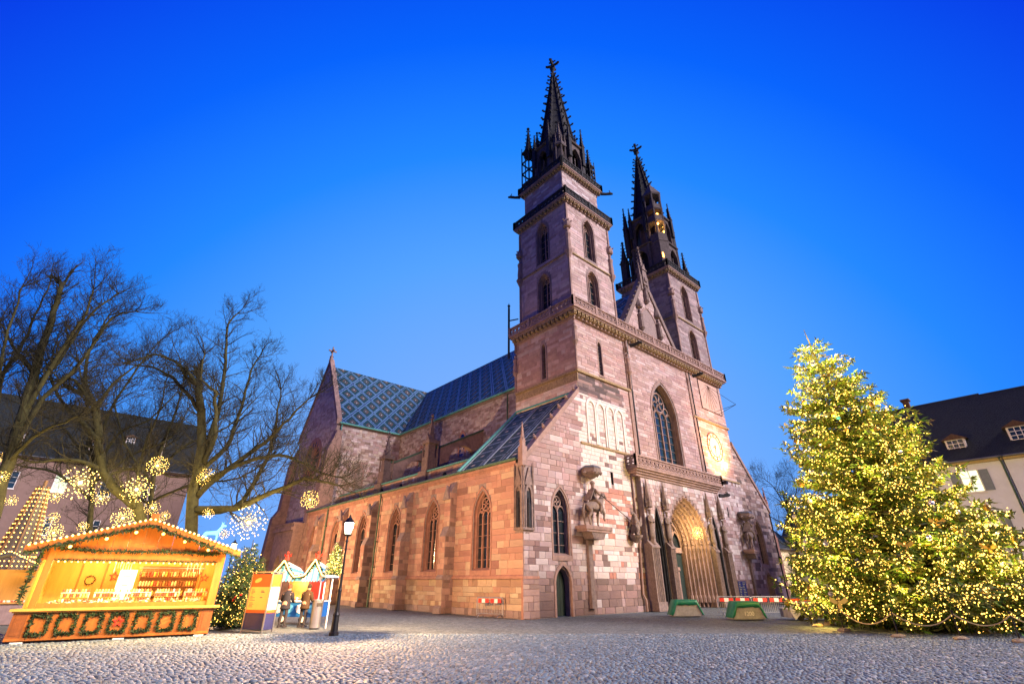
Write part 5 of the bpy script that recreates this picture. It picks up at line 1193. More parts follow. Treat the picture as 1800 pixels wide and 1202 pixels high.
for i, (px_, py_) in enumerate(((1592, 958), (1475, 1058), (1738, 962), (1648, 918))):
    q = onD(px_, py_, XB - FW*(xprof((onD(px_, py_, XB).z)/XH)*.86))
    b = MB(); f_ = lambda u, z, d: tuple(RT*u - FW*d + Vector((0, 0, z)))
    b.prism([(-.07, -.22), (.07, -.22), (.04, .05), (-.04, .05)], f_, -.03, .03); b.ball((0, 0, .11), .06, 8, 5)
    for s in (-1, 1): b.prism([(s*.04, .04), (s*.34, .2), (s*.38, .05), (s*.2, -.06), (s*.05, -.04)], f_, -.012, .012)
    o = b.build('angel_ornament', 'gilt'); o.location = q; tag(o, 'gilded winged ornament hanging on the large Christmas tree', 'ornament', 'gilded winged ornaments')

# rope barrier round the tree
ORD = ('first', 'second', 'third', 'fourth', 'fifth', 'sixth', 'seventh', 'eighth', 'ninth')
mat('rope', (.62, .50, .24), .9, var=.2, scale=30, bump=.4, bscale=60)
mat('rubble_foot', (.30, .24, .17), .95, var=.3, scale=5, bump=.5)
ropepx = [(1438, 1100), (1458, 1097), (1484, 1108), (1580, 1119), (1690, 1123), (1795, 1128), (1900, 1134)]
tops = []
for i, p in enumerate(ropepx):
    q = onZ(*p); t = thing('rope_post', (q.x, q.y, 0), 'slim black rope post with stone foot, %s from the low trailer' % ORD[i], 'post', 'rope posts round the tree')
    m = MB(); m.lathe([(.03, .08), (.025, .9), (.05, .93), (.05, .98), (.01, 1.0)], (0, 0, 0), 8); m.build('post', 'iron', t)
    m = MB(); rr = random.Random(i); m.lathe([(.30, -.03), (.32, .05), (.2, .10), (.05, .12)], (0, 0, 0), 7, rr.random(), 1.3, .8); m.build('foot', 'rubble_foot', t)
    tops.append(Vector((q.x, q.y, .86)))
for i in range(len(tops)-1):
    a, b = tops[i], tops[i+1]; m = MB(); n = 12; sag = min(.5, .22*(b-a).length)
    m.tube([a.lerp(b, k/n) - Vector((0, 0, sag*4*(k/n)*(1-k/n))) for k in range(n+1)], .022, 6)
    tag(m.build('rope', 'rope', smooth=True), 'sagging pale rope round the tree, %s span from the low trailer' % ORD[i], 'rope', 'ropes round the tree')

# lamps shaped like balls of sparks
def star_lamp(p, R, n, glow, sd, label='ball-shaped lamp of many warm bulbs hanging in the bare trees', group='spark-ball lamps in the trees', cable=1.4):
    rr = random.Random(sd); t = thing('star_lamp', p, label, 'lamp', group); bu = MB(); ro = MB()
    for i in range(n):
        z = 1 - 2*(i+.5)/n; a = i*2.39996; s = sqrt(1-z*z); d = Vector((cos(a)*s, sin(a)*s, z)); k = R*rr.choice([.45, .7, .85, 1, 1, 1.06])
        bu.octa(d*k, R*.024*rr.uniform(.8, 1.25) + .006); ro.tube([d*R*.08, d*k], .005, 3, cap=False)
    bu.build('bulbs', 'warm_bulb', t, kind='stuff'); ro.build('rods', 'wire', t, kind='stuff')
    c = MB(); c.ball((0, 0, 0), R*.11, 8, 6); c.build('core', 'core_bulb', t)
    c = MB(); c.tube([(0, 0, R*.1), (0, 0, R+cable)], .008, 4); c.build('cable', 'wire', t)
    if glow: point('star_glow', (0, 0, 0), glow, (1, .66, .24), R*.6, t)
    return t
SB = [(277, 818, 16), (141, 848, 27), (240, 860, 22), (177, 876, 13), (97, 872, 11), (362, 838, 14), (216, 910, 17), (268, 892, 12), (545, 878, 15), (437, 918, 28), (57, 918, 17), (94, 910, 9), (94, 936, 14), (38, 948, 14), (366, 902, 9), (394, 938, 8), (6, 806, 11), (3, 838, 10), (146, 925, 8), (290, 906, 8), (20, 880, 9)]
for i, (x, y, r) in enumerate(SB):
    D = 24.5*K + (i*37 % 11)*.35; b = CAM + FW*D; q = onD(x, y, b); dist = (q-CAM).dot(FW*cos(PITCH)+UP*sin(PITCH))
    kw = {8: 'spark-ball lamp hanging from the long limb close to the cathedral wall', 9: 'large spark-ball lamp hanging above the firs beside the stall', 0: 'spark-ball lamp hanging highest above the stall ridge, next to the flagpole', 5: 'spark-ball lamp hanging against the trunk of the broad leafless tree', 1: 'large spark-ball lamp beside the curved trunk, in front of the pink house'}
    star_lamp(q, r*dist/FPX, 120 if r > 13 else 60, 190*(r/15)**2, i, **({'label': kw[i], 'group': None} if i in kw else {}))
star_lamp(Vector(Pf(16.5, 4.7, .12))*K + Vector((0, 0, 0)), .50, 110, 430, 99, 'glowing star lamp hanging inside the main portal arch', None, 2.0)

# ---------------------------------------------------------------- street lamps
mat('lamp_glass', (.9, .8, .6), emit=(1, .80, .48), es=22)
mat('lamp_frost', (.9, .8, .6), emit=(1, .92, .75), es=25)
def street_lamp(base, H, power, col, label, glass='lamp_glass'):
    t = thing('street_lamp', (base.x, base.y, 0), label, 'street lamp'); s = H/4.56
    m = MB(); m.lathe([(.20, 0), (.20, .1), (.15, .16), (.13, .7), (.15, .74), (.10, .85), (.075, 1.6), (.09, 1.66), (.06, 1.75), (.042, 3.55*s), (.07, 3.6*s), (.04, 3.68*s), (.05, 3.82*s)], (0, 0, 0), 10)
    m.tube([(-.22, 0, 3.3*s), (.22, 0, 3.3*s)], .014, 5); m.build('post', 'iron', t, smooth=False)
    b = 3.82*s; m = MB(); m.lathe([(.10, b), (.20, b+.05), (.22, b+.08)], (0, 0, 0), 6)
    for k in range(6): a = k*pi/3; m.beam((.14*cos(a), .14*sin(a), b+.05), (.23*cos(a), .23*sin(a), b+.56), .018)
    m.lathe([(.25, b+.55), (.27, b+.58), (.12, b+.74), (.06, b+.78), (.06, b+.84), (.01, b+.92)], (0, 0, 0), 6); m.build('lantern_frame', 'iron', t)
    m = MB(); m.lathe([(.03, b+.08), (.035, b+.12), (.03, b+.20), (.01, b+.24)], (0, 0, 0), 8); m.build('mantle', glass, t)
    m = MB(); 
    for k in range(6):
        a, c = k*pi/3, (k+1)*pi/3; m.add([(.14*cos(a), .14*sin(a), b+.07), (.14*cos(c), .14*sin(c), b+.07), (.225*cos(c), .225*sin(c), b+.55), (.225*cos(a), .225*sin(a), b+.55)], [(0, 1, 2, 3)])
    m.build('lantern_glass', 'clear_glass', t)
    point('lamp_light', (0, 0, b+.36), power, col, .06, t)
    return t
g_ = bpy.data.materials.new('clear_glass'); g_.use_nodes = True; gt = g_.node_tree; gt.nodes.clear()
go = gt.nodes.new('ShaderNodeOutputMaterial'); tr_ = gt.nodes.new('ShaderNodeBsdfTransparent'); em_ = gt.nodes.new('ShaderNodeEmission'); em_.inputs[0].default_value = (1, .86, .58, 1); em_.inputs[1].default_value = 9
ad_ = gt.nodes.new('ShaderNodeMixShader'); ad_.inputs[0].default_value = .22; gt.links.new(tr_.outputs[0], ad_.inputs[1]); gt.links.new(em_.outputs[0], ad_.inputs[2]); gt.links.new(ad_.outputs[0], go.inputs[0]); MATS['clear_glass'] = g_
try: g_.cycles.emission_sampling = 'NONE'
except Exception: pass
LP = onZ(586, 1116.5)
street_lamp(LP, 4.56, 11500, (1, .55, .25), 'lit cast iron lantern post standing alone before the north aisle wall')
street_lamp(onZ(385, 1068), 5.3, 11000, (1, .56, .26), 'lit lantern post rising behind the fir trees beside the wooden stall', 'lamp_frost')
q = onY(1421, 1010, 5.5*K); q.z = 0; street_lamp(q, 4.2, 900, (1, .72, .40), 'lit lantern post in front of the cream house', 'lamp_frost')
# ---------------------------------------------------------------- wooden market stall
mat('stall_wood', (.36, .118, .018), .55, var=.22, scale=5, bump=.25, bscale=18, streak=.15)
mat('stall_wood_dark', (.20, .065, .014), .6, var=.25, scale=5, bump=.25, bscale=18, streak=.15)
mat('pine', (.54, .27, .055), .6, var=.15, scale=5, bump=.15, streak=.15)
mat('red_paint', (.50, .035, .02), .5, var=.1, bump=0)
mat('felt', (.045, .045, .05), .9, var=.2, bump=.2)
mat('gingerbread', (.30, .13, .05), .8, src='attr', var=.2, bump=.1)
mat('case_glass', (.75, .70, .6), .1, var=.05, bump=0)
mat('paper', (.75, .74, .70), .8, var=.04, bump=0)
mat('ink', (.05, .06, .10), .8, var=.1, bump=0)
mat('lightbox', (.9, .9, .95), emit=(.92, .95, 1.0), es=.35)
mat('deer_light', (.05, .1, .2), emit=(.07, .42, 1.0), es=1.7)
P0 = onZ(2.4, 1132); P1 = onZ(364.2, 1116); SD = (P1-P0).normalized(); SL = (P1-P0).length; SRZ = math.atan2(SD.y, SD.x)
stall = thing('market_stall', (P0.x, P0.y, 0), 'wooden gable-roofed market stall with lit interior and garlanded counter', 'market stall', rz=SRZ)
SM = Matrix.Translation((P0.x, P0.y, 0)) @ Matrix.Rotation(SRZ, 4, 'Z')
sf = lambda u, z, d: (u, -d, z)                  # local: u along the front, d toward the viewer
DP, CH = 2.6, 1.06
def part(mb, n, m, **k): return mb.build(n, m, stall, **k)
nb = 7
for i in range(nb):                              # counter front: stiles and sunk panels
    a, b = .05 + (SL-.1)*i/nb, .05 + (SL-.1)*(i+1)/nb
    m = MB(); m.box((a+.012, .10, -.03), (b-.012, CH-.04, .0), sf); part(m, 'panel', 'stall_wood')
m = MB(); m.box((0, .08, .001), (SL, .17, .035), sf); part(m, 'bottom_rail', 'stall_wood')
for a in (0, SL-.42):
    m = MB(); m.box((a, .171, .001), (a+.42, CH-.05, .022), sf); m.box((a+.1, .25, .023), (a+.3, CH-.12, .034), sf); part(m, 'corner_panel', 'stall_wood_dark')
m = MB(); m.box((-.12, CH-.04, -.35), (SL+.2, CH+.04, .17), sf); m.box((-.05, CH-.09, .0), (SL+.1, CH-.042, .1), sf); part(m, 'counter', 'pine')
m = MB(); m.box((.4, CH+.041, -.25), (SL-.3, CH+.20, -.2), sf); part(m, 'counter_lip', 'stall_wood')
for a, b in ((.28, .48), (SL-.32, SL-.02)):
    m = MB(); m.box((a, CH+.04, -.30), (b, 3.22, -.14), sf); part(m, 'post', 'stall_wood')
m = MB(); m.box((.1, 2.76, -.28), (SL-.05, 3.12, -.2), sf); part(m, 'header_board', 'stall_wood')
zr, xl, xr, xa = 4.26, -.40, SL+.52, 3.30
def rz_(x): return 3.12 + (zr-3.12)*(1 - abs(x-xa)/((xa-xl) if x < xa else (xr-xa)))
for i in range(12):                              # gable planks
    a, b = .1 + (SL-.2)*i/12, .1 + (SL-.2)*(i+1)/12; mid = [x for x in (xa,) if a < x < b]
    m = MB(); m.prism([(a+.006, 3.121), (b-.006, 3.121), (b-.006, rz_(b)-.07)] + [(x, rz_(x)-.07) for x in mid] + [(a+.006, rz_(a)-.07)], sf, -.26, -.22 - .006*(i % 2)); part(m, 'plank', 'stall_wood')
for s, (a, b) in enumerate(((xl, xa), (xa, xr))):
    m = MB(); m.prism([(a, rz_(a)), (b, rz_(b)), (b, rz_(b)+.07), (a, rz_(a)+.07)], sf, -DP-.3, .28); part(m, 'roof', 'felt')
    m = MB(); m.prism([(a, rz_(a)-.14), (b, rz_(b)-.14), (b, rz_(b)+.09), (a, rz_(a)+.09)], sf, .282, .32); part(m, 'barge_board', 'stall_wood')
m = MB(); m.box((.1, .15, -DP), (SL-.1, 3.3, -DP+.05), sf); part(m, 'back_wall', 'pine')
for a in (.1, SL-.15):
    m = MB(); m.box((a, .15, -DP), (a+.05, 3.2, -.31), sf); part(m, 'side_wall', 'pine')
m = MB(); m.box((.0, .04, -DP), (SL, .10, -.05), sf); part(m, 'floor', 'stall_wood_dark'); m = MB(); m.box((.1, 3.0, -DP), (SL-.1, 3.05, -.3), sf); part(m, 'ceiling', 'pine')
for a in (.2, SL/2, SL-.5):
    m = MB(); m.box((a, -.03, -.5), (a+.35, .04, .02), sf); part(m, 'support_block', 'paper')
for a in (1.1, 1.95, 4.7, 5.6):
    m = MB(); m.box((a-.03, CH, -DP+.051), (a+.03, 2.75, -DP+.08), sf); part(m, 'wall_batten', 'stall_wood')
for x in (1.4, 3.3, 5.2): point('stall_lamp', (x, 1.1, 2.75), 130, (1, .62, .22), .12, stall)
def on_stall(mb, name, m, label, cat, group=None, **k):
    o = mb.build(name, m, **k); o.matrix_world = SM; return tag(o, label, cat, group)
def garland(path, r, sd, col=(.016, .036, .012), n=26):
    rr = random.Random(sd); mb = MB(); path = [Vector(p) for p in path]
    for i in range(len(path)-1):
        L = (path[i+1]-path[i]).length
        for k in range(max(2, int(L*n*4))):
            p = path[i].lerp(path[i+1], rr.random()); d = Vector((rr.gauss(0, 1), rr.gauss(0, 1), rr.gauss(0, 1))).normalized()*r*rr.uniform(.8, 1.6)
            diamond(mb, p, d, r*.22, Vector((rr.gauss(0, 1), rr.gauss(0, 1), rr.gauss(0, 1))), tuple(c*rr.uniform(.6, 1.6) for c in col))
    mb.tube(path, r*.25, 4, col=col); return mb
def bulbs_on(path, gap, r, mb=None):
    mb = mb or MB(); path = [Vector(p) for p in path]
    for i in range(len(path)-1):
        L = (path[i+1]-path[i]).length; n = max(1, int(L/gap))
        for k in range(n): mb.ball(path[i].lerp(path[i+1], (k+.5)/n), r, 6, 4)
    return mb
def string_lights(path, gap, r, M_, label, single=True):
    t = thing('string_lights', M_ @ Vector(path[0]), label, 'string lights'); o0 = Vector(path[0]); R3 = M_.to_3x3(); P = [R3 @ (Vector(p)-o0) for p in path]
    MB().tube([p + Vector((0, 0, r*.9)) for p in P], .008, 4).build('wire', 'wire', t)
    if not single: bulbs_on(P, gap, r).build('bulbs', 'warm_bulb', t, kind='stuff'); return t
    me = MB().ball((0, 0, 0), r, 6, 4).build('bulb', 'warm_bulb', t); first = True
    for i in range(len(P)-1):
        n = max(1, int((P[i+1]-P[i]).length/gap))
        for k in range(n):
            o = me if first else me.copy(); o.location = P[i].lerp(P[i+1], (k+.5)/n)
            if not first: COL.objects.link(o)
            first = False
    return t
RP = [sf(xl+.02, rz_(xl)+.10, .36), sf(xa, zr+.10, .36), sf(xr-.02, rz_(xr)+.10, .36)]
string_lights(RP, .17, .042, SM, 'row of warm bulbs along the gable edge of the wooden stall')
string_lights([sf(.55, 2.70, -.15), sf(SL-.35, 2.68, -.15)], .2, .032, SM, 'row of warm bulbs above the opening of the wooden stall')
on_stall(garland([sf(xl+.05, rz_(xl)-.16, .34), sf(xa, zr-.16, .34), sf(xr-.05, rz_(xr)-.16, .34)], .13, 1), 'fir_garland', 'needles', 'fir garland under the gable edge of the wooden stall', 'garland')
on_stall(garland([sf(.5, 3.16, -.1), sf(2, 3.10, -.1), sf(4, 3.12, -.1), sf(SL-.3, 3.06, -.1)], .11, 2), 'fir_garland', 'needles', 'fir garland across the gable boards of the wooden stall', 'garland')
on_stall(garland([sf(.5, 2.76, -.14), sf(SL-.35, 2.75, -.14)], .07, 3), 'fir_garland', 'needles', 'thin fir garland along the header board of the wooden stall', 'garland')
on_stall(garland([sf(.1, 3.0, -.05), sf(.0, 2.2, -.05), sf(-.02, 1.3, -.05)], .14, 4), 'fir_garland', 'needles', 'fir garland hanging down the post at the far end of the wooden stall', 'garland')
for x in (.8, 2.6, 4.4, 6.0): point('string_light_glow', SM @ Vector(sf(x, 2.1, 1.4)), 190, (1, .56, .13), .25)
for i, x in enumerate((.9, 1.95, 2.85, 3.8, 4.65, 5.6)):
    q = thing('pendant_bulb', SM @ Vector(sf(x, rz_(x)-.3, .2)), 'small warm bulb hanging under the stall gable, %s from the firs' % ORD[5-i], 'lamp', 'pendant bulbs of the stall')
    c = MB(); c.ball((0, 0, 0), .06, 8, 6); c.build('bulb', 'warm_bulb', q); c = MB(); c.lathe([(.02, .05), (.03, .06), (.03, .12), (.01, .13)], (0, 0, 0), 6); c.build('socket', 'iron', q)
for i in range(7):
    c = SL*(.13 + .124*i); g = .245; pth = [sf(c-g, .87, .06), sf(c+g, .87, .06), sf(c+g, .27, .06), sf(c-g, .27, .06), sf(c-g, .87, .06)]
    on_stall(garland(pth, .10, 20+i, n=50), 'square_wreath', 'needles', 'square fir wreath on the stall counter front, %s from the firs' % ORD[6-i] if i != 3 else 'square fir wreath framing the red star on the stall counter', 'wreath', 'square wreaths on the stall front' if i != 3 else None)
def star_shape(c, R, r=None, rot=0):
    return [(c[0] + (R if k % 2 == 0 else R*.42)*sin(k*pi/5+rot), c[1] + (R if k % 2 == 0 else R*.42)*cos(k*pi/5+rot)) for k in range(10)]
def star5(c, R, d, label):
    m = MB(); o_, i_ = star_shape(c, R), star_shape(c, R*.55); m.band(i_, o_, sf, d, d+.03, True); on_stall(m, 'star_decoration', 'red_paint', label, 'star')
star5((SL*.502, .60), .21, .035, 'red wooden star on the middle of the stall counter front')
star5((2.3, 2.2), .22, -DP+.08, 'red star on the back wall beside the white board')
star5((5.75, 2.15), .2, -DP+.08, 'red star on the back wall at the stall post')
m = garland([Vector(sf(1.5+.17*cos(k*pi/6), 2.05+.17*sin(k*pi/6), -DP+.12)) for k in range(13)], .05, 31); on_stall(m, 'wreath', 'needles', 'round fir wreath on the back wall inside the stall', 'wreath')
m = MB(); m.box((2.55, CH+.25, -1.7), (3.15, 2.45, -1.66), sf); wb = on_stall(m, 'price_board', 'lightbox', 'tall glowing white price board standing inside the stall', 'board')
m = MB(); rr = random.Random(2)
for z, w_ in ((2.28, .34), (2.2, .3), (1.85, .2), (1.78, .26)): m.box((2.85-w_/2, z, -1.655), (2.85+w_/2, z+.035, -1.65), sf)
o = m.build('text_lines', 'ink', wb)
m = MB(); m.box((3.25, CH+.3, -DP+.081), (5.45, 2.62, -DP+.10), sf); part(m, 'back_panel', 'stall_wood_dark')
for k in range(3):
    m = MB(); m.box((3.25, CH+.35+k*.38, -DP+.101), (5.45, CH+.38+k*.38, -DP+.36), sf); part(m, 'back_shelf', 'stall_wood_dark')
    m = MB()
    for j in range(20): c = random.Random(j*7+k).choice([(.5, .30, .10), (.65, .55, .35), (.45, .08, .05), (.25, .10, .04), (.7, .5, .12)]); m.lathe([(.035, 0), (.045, .05), (.045, .15), (.02, .2)], sf(3.32+j*.11, CH+.38+k*.38, -DP+.23), 6, col=c)
    part(m, 'shelf_jars', 'gingerbread', kind='stuff')
# goods on the counter: trays with baked goods, glass cases, hanging hearts
rr = random.Random(9)
for i in range(9):
    a = .62 + i*(SL-1.2)/9; w_ = (SL-1.2)/9 - .06; t = thing('goods_tray', SM @ Vector(sf(a+w_/2, CH+.04, -.55)), 'tray heaped with iced gingerbread on the stall counter, %s from the firs' % ORD[8-i], 'tray', 'trays of gingerbread on the stall counter', SRZ)
    m = MB(); m.box((-w_/2, -.28, 0), (w_/2, .28, .02)); 
    for x0, x1, y0, y1 in ((-w_/2, w_/2, -.28, -.26), (-w_/2, w_/2, .26, .28), (-w_/2, -w_/2+.02, -.26, .26), (w_/2-.02, w_/2, -.26, .26)): m.box((x0, y0, .021), (x1, y1, .10))
    m.build('tray', 'pine', t); m = MB()
    for k in range(46):
        c = rr.choice([(.34, .15, .05), (.62, .50, .30), (.75, .70, .58), (.22, .09, .04), (.5, .07, .05), (.55, .35, .12)]); x, y = rr.uniform(-w_/2+.05, w_/2-.05), rr.uniform(-.22, .22); s = rr.uniform(.03, .07); z = .03 + (y+.28)*.28 + rr.uniform(0, .05)
        m.lathe([(s, 0), (s*1.05, .02), (s*.8, .035)], (x, y, z), 6, rr.random(), col=c)
    m.build('gingerbread', 'gingerbread', t, kind='stuff')
for i in range(5):
    a = .9 + i*1.05; t = thing('display_shelf', SM @ Vector(sf(a+.45, CH+.04, -1.15)), 'small tiered shelf of sweets behind the counter trays, %s from the firs' % ORD[4-i], 'shelf', 'tiered shelves in the stall', SRZ)
    for k in range(3):
        m = MB(); m.box((-.45, -.12+.12*k, .14+.17*k), (.45, .06+.12*k, .16+.17*k)); m.box((-.45, .04+.12*k, 0), (-.42, .06+.12*k, .139+.17*k)); m.box((.42, .04+.12*k, 0), (.45, .06+.12*k, .139+.17*k)); m.build('shelf', 'paper' if k == 2 else 'pine', t)
        m = MB()
        for j in range(9): c = rr.choice([(.6, .45, .25), (.75, .7, .6), (.5, .08, .05), (.3, .13, .05), (.7, .55, .15)]); m.lathe([(.035, 0), (.04, .09), (.02, .12)], (-.4+.1*j, -.03+.12*k, .161+.17*k), 6, col=c)
        m.build('jars', 'gingerbread', t, kind='stuff')
for i in range(16):
    x = 3.3 + i*.15; m = MB(); L_ = rr.uniform(.2, .34); m.tube([(0, 0, 0), (0, 0, -.12)], .004, 3, col=(.3, .2, .1)); m.lathe([(.012, -.12), (.03, -.16), (.03, -L_), (.01, -L_-.03)], (0, 0, 0), 6, col=rr.choice([(.22, .07, .03), (.30, .12, .05), (.16, .05, .03)]))
    o = m.build('hanging_sausage', 'gingerbread'); o.matrix_world = SM @ Matrix.Translation(sf(x, 2.52, -1.5 - .1*(i % 2))); tag(o, 'dark sausage hanging from the rail inside the stall', 'sausage', 'sausages hanging in the stall')
m = MB(); m.tube([sf(3.2, 2.53, -1.55), sf(5.7, 2.53, -1.55)], .02, 6); on_stall(m, 'hanging_rail', 'steel', 'steel hanging rail inside the wooden stall', 'rail')
for i in range(12):
    x = (2.45 + .09*i) if i < 7 else (5.0 + .12*(i-7)); m = MB(); L_ = rr.uniform(.22, .42); m.tube([(0, 0, 0), (0, 0, -L_*.6), (.01, 0, -L_)], [.02, .014, .004], 5)
    o = m.build('icicle_ornament', 'paper'); o.matrix_world = SM @ Matrix.Translation(sf(x, 2.70, -.5)); tag(o, 'white icicle ornament hanging in the stall opening', 'ornament', 'icicle ornaments of the stall')
# glowing deer on the roof
m = MB(); du = 5.62; dz = rz_(5.62)+.12; body = [(-.36, .28), (-.30, .40), (-.05, .43), (.12, .47), (.22, .66), (.25, .78), (.22, .90), (.28, .80), (.33, .90), (.31, .77), (.44, .72), (.43, .66), (.33, .65), (.27, .50), (.20, .36), (.20, .02), (.14, .02), (.12, .26), (-.10, .26), (-.22, .24), (-.20, .02), (-.26, .02), (-.30, .2), (-.33, .02), (-.39, .02), (-.36, .2)]
m.prism([(du+a*1.05, dz+b*.9) for a, b in body], sf, -.35, -.31); on_stall(m, 'deer_sign', 'deer_light', 'glowing blue deer figure standing on the stall roof', 'deer figure')
point('deer_glow', SM @ Vector(sf(du, dz+.45, -.7)), 7, (.2, .5, 1), .2)
m = MB(); m.prism([(2.0+a, rz_(2)+.12+b) for a, b in ((0, 0), (.5, .12), (.6, .2), (.1, .1))], sf, -.5, -.46); on_stall(m, 'light_sign', 'deer_light', 'small glowing blue sign lying on the stall roof', 'sign')
m = MB(); m.box((xa-.18, zr+.07, -.35), (xa+.18, zr+.14, -.05), sf); m.box((xa-.14, zr+.14, -.30), (xa+.14, zr+.34, -.10), sf); on_stall(m, 'wooden_pedestal', 'stall_wood', 'small wooden pedestal on the ridge of the stall roof', 'pedestal')

# firs beside the stall
for i, (x, y, H, rad, sd) in enumerate(((398, 1104, 3.5, .95, 5), (428, 1100, 3.3, .8, 6), (412, 1098, 4.1, .85, 7))):
    q = onZ(x, y); t = thing('fir_tree', (q.x, q.y, 0), ['bushy decorated fir right beside the stall post', 'bushy decorated fir beside the orange information pillar', 'taller fir rising behind the two bushy firs'][i], 'fir tree')
    tp = fir(t, H, lambda s, rad=rad: rad*((1-s)**.6) + .05, 210, sd, leaf=.2, z0=.15, bulbs=5, bulb_r=.024, step=.14, droop=.12)
    random.Random(sd).shuffle(tp); k = 0
    for p, o in tp:
        if (CAM - (Vector((q.x, q.y, 0)) + p)).dot(o) > 3 and p.z < H*.85 and k < 5: bauble(Vector((q.x, q.y, 0)) + p + Vector((0, 0, -.1)), .06, 'ball_red', 'red bauble on the firs beside the stall', 'red baubles on the small firs'); k += 1
    for z in (.9, 1.9): point('fir_glow', (-.3*FW.x*2, -.3*FW.y*2, z), 16, (1, .75, .3), .2, t)

# ---------------------------------------------------------------- information pillar
mat('poster_red', (.62, .10, .02), .5, var=.08, bump=0); mat('poster_yellow', (.78, .48, .12), .5, var=.06, bump=0); mat('panel_blue', (.025, .03, .10), .25, var=.2, bump=0)
A_ = onZ(422, 1111); B_ = onZ(461, 1115.5); dr = RT*.93 - FW*.36; dr.normalize()
pl = thing('information_pillar', (A_.x, A_.y, 0), 'leaning-looking information pillar with orange poster and dark blue base panel', 'information pillar', rz=math.atan2(dr.y, dr.x))
PWd, PD, PH = 1.22, .62, 2.36; pf = sf
m = MB(); m.box((.03, .12, -PD+.03), (PWd-.03, PH-.03, -.03), pf); m.build('core', 'panel_blue', pl)
for a, b in ((0, -.05), (PWd-.05, -.05), (0, -PD), (PWd-.05, -PD)):
    m = MB(); m.box((a, 0, b), (a+.05, PH, b+.05), pf); m.build('corner_profile', 'steel', pl)
m = MB(); m.box((-.02, PH, -PD-.02), (PWd+.02, PH+.05, .02), pf); m.build('top_plate', 'steel', pl)
m = MB(); m.box((.05, .05, -PD+.05), (PWd-.05, .09, -.01), pf); m.build('base_rail', 'steel', pl)
for nm, z0_, z1_, mm in (('poster', .88, 1.78, 'poster_yellow'), ('poster_head', 1.781, 2.3, 'poster_red'), ('poster_foot', .76, .879, 'poster_red')):
    m = MB(); m.box((.06, z0_, -.03), (PWd-.06, z1_, -.012), pf); m.build(nm, mm, pl)
    m = MB(); m.box((PWd-.031, z0_, -PD+.06), (PWd-.012, z1_, -.06), pf); m.build(nm, 'paper' if nm == 'poster' else mm, pl)
m = MB(); rr = random.Random(3)
for k in range(15):
    z = 1.66 - k*.052; x0 = .14; 
    if k % 5 == 4: continue
    m.box((x0, z, -.011), (x0 + rr.uniform(.12, .3), z+.018, -.008), pf)
    if k in (1, 2, 6): m.box((.7, z, -.011), (.7+rr.uniform(.1, .3), z+.03, -.008), pf)
m.build('text_lines', 'ink', pl); m = MB(); m.add([pf(.42+.2*cos(k*pi/8), 2.05+.09*sin(k*pi/8)+.05*cos(k*pi/8), -.008) for k in range(16)], [tuple(range(16))]); m.build('emblem', 'poster_yellow', pl)

# ---------------------------------------------------------------- candy cart
mat('cart_blue', (.02, .16, .50), .4, var=.1, bump=0); mat('cart_cyan', (.10, .42, .75), .5, var=.1, bump=0); mat('canvas_white', (.75, .76, .78), .8, var=.06, bump=.1); mat('rubber', (.02, .02, .02), .8, var=.1, bump=0)
mat('sweets', (.5, .2, .1), .6, src='attr', var=.2, bump=0)
kc = onZ(513, 1096); kd = RT*.98 - FW*.2; kd.normalize()
ck_ = thing('candy_cart', (kc.x, kc.y, 0), 'blue wheeled candy cart under striped canopies with a red panel', 'market cart', rz=math.atan2(kd.y, kd.x))
CW = 2.7
m = MB(); m.box((-CW/2, .32, -1.1), (CW/2, 1.02, 0), sf); m.build('body', 'cart_blue', ck_)
m = MB(); m.box((-CW/2-.06, 1.02, -1.15), (CW/2+.06, 1.08, .08), sf); m.build('counter', 'canvas_white', ck_)
for k in range(4):
    a = -CW/2+.1+k*.65; m = MB(); n = 8; m.prism([(a+.28+.26*cos(j*2*pi/n), .70+.22*sin(j*2*pi/n)) for j in range(n)], sf, .001, .02); m.build('painted_panel', 'cart_cyan' if k % 2 else 'canvas_white', ck_)
for x in (-.55, .65):
    m = MB(); m.tube([sf(x, .22, .16), sf(x, .22, .06)], .22, 16); w_ = m.build('wheel', 'rubber', ck_); m = MB(); m.tube([sf(x, .22, .175), sf(x, .22, .161)], .13, 12); m.build('rim', 'paper', w_)
m = MB(); m.box((.15, 1.09, -.75), (1.2, 2.05, -.70), sf); m.build('back_panel', 'red_paint', ck_)
m = MB(); m.box((-1.3, 1.09, -1.1), (.15, 2.05, -1.05), sf); m.build('back_wall', 'pine', ck_)
for x, d in ((-CW/2+.04, 0), (CW/2-.04, 0), (-CW/2+.04, -1.1), (CW/2-.04, -1.1)):
    m = MB(); m.tube([sf(x, 1.08, d), sf(x, 2.2, d)], .035, 8); m.build('post', 'canvas_white', ck_)
for x0_, x1_ in ((-CW/2-.3, -.1), (.35, CW/2+.35)):
    xm = (x0_+x1_)/2; n = 8
    for k in range(n):
        a, b = x0_+(x1_-x0_)*k/n, x0_+(x1_-x0_)*(k+1)/n; h = lambda x: 2.18 + .85*max(0, 1-abs(x-xm)/((x1_-x0_)/2))**1.4
        m = MB(); m.add([sf(a, 2.05, .35), sf((a+b)/2, 1.97, .37), sf(b, 2.05, .35), sf(b, h(b), .25), sf(a, h(a), .25)], [(0, 1, 2, 3, 4)]); m.add([sf(a, h(a), .25), sf(b, h(b), .25), sf(b, h(b)*.6+.88, -1.2), sf(a, h(a)*.6+.88, -1.2)], [(0, 1, 2, 3)])
        m.build('canopy_stripe', 'cart_cyan' if k % 2 else 'canvas_white', ck_)
m = MB(); m.box((-.1, 2.02, .2), (.35, 2.2, .28), sf); m.build('canopy_link', 'cart_cyan', ck_)
m = MB()
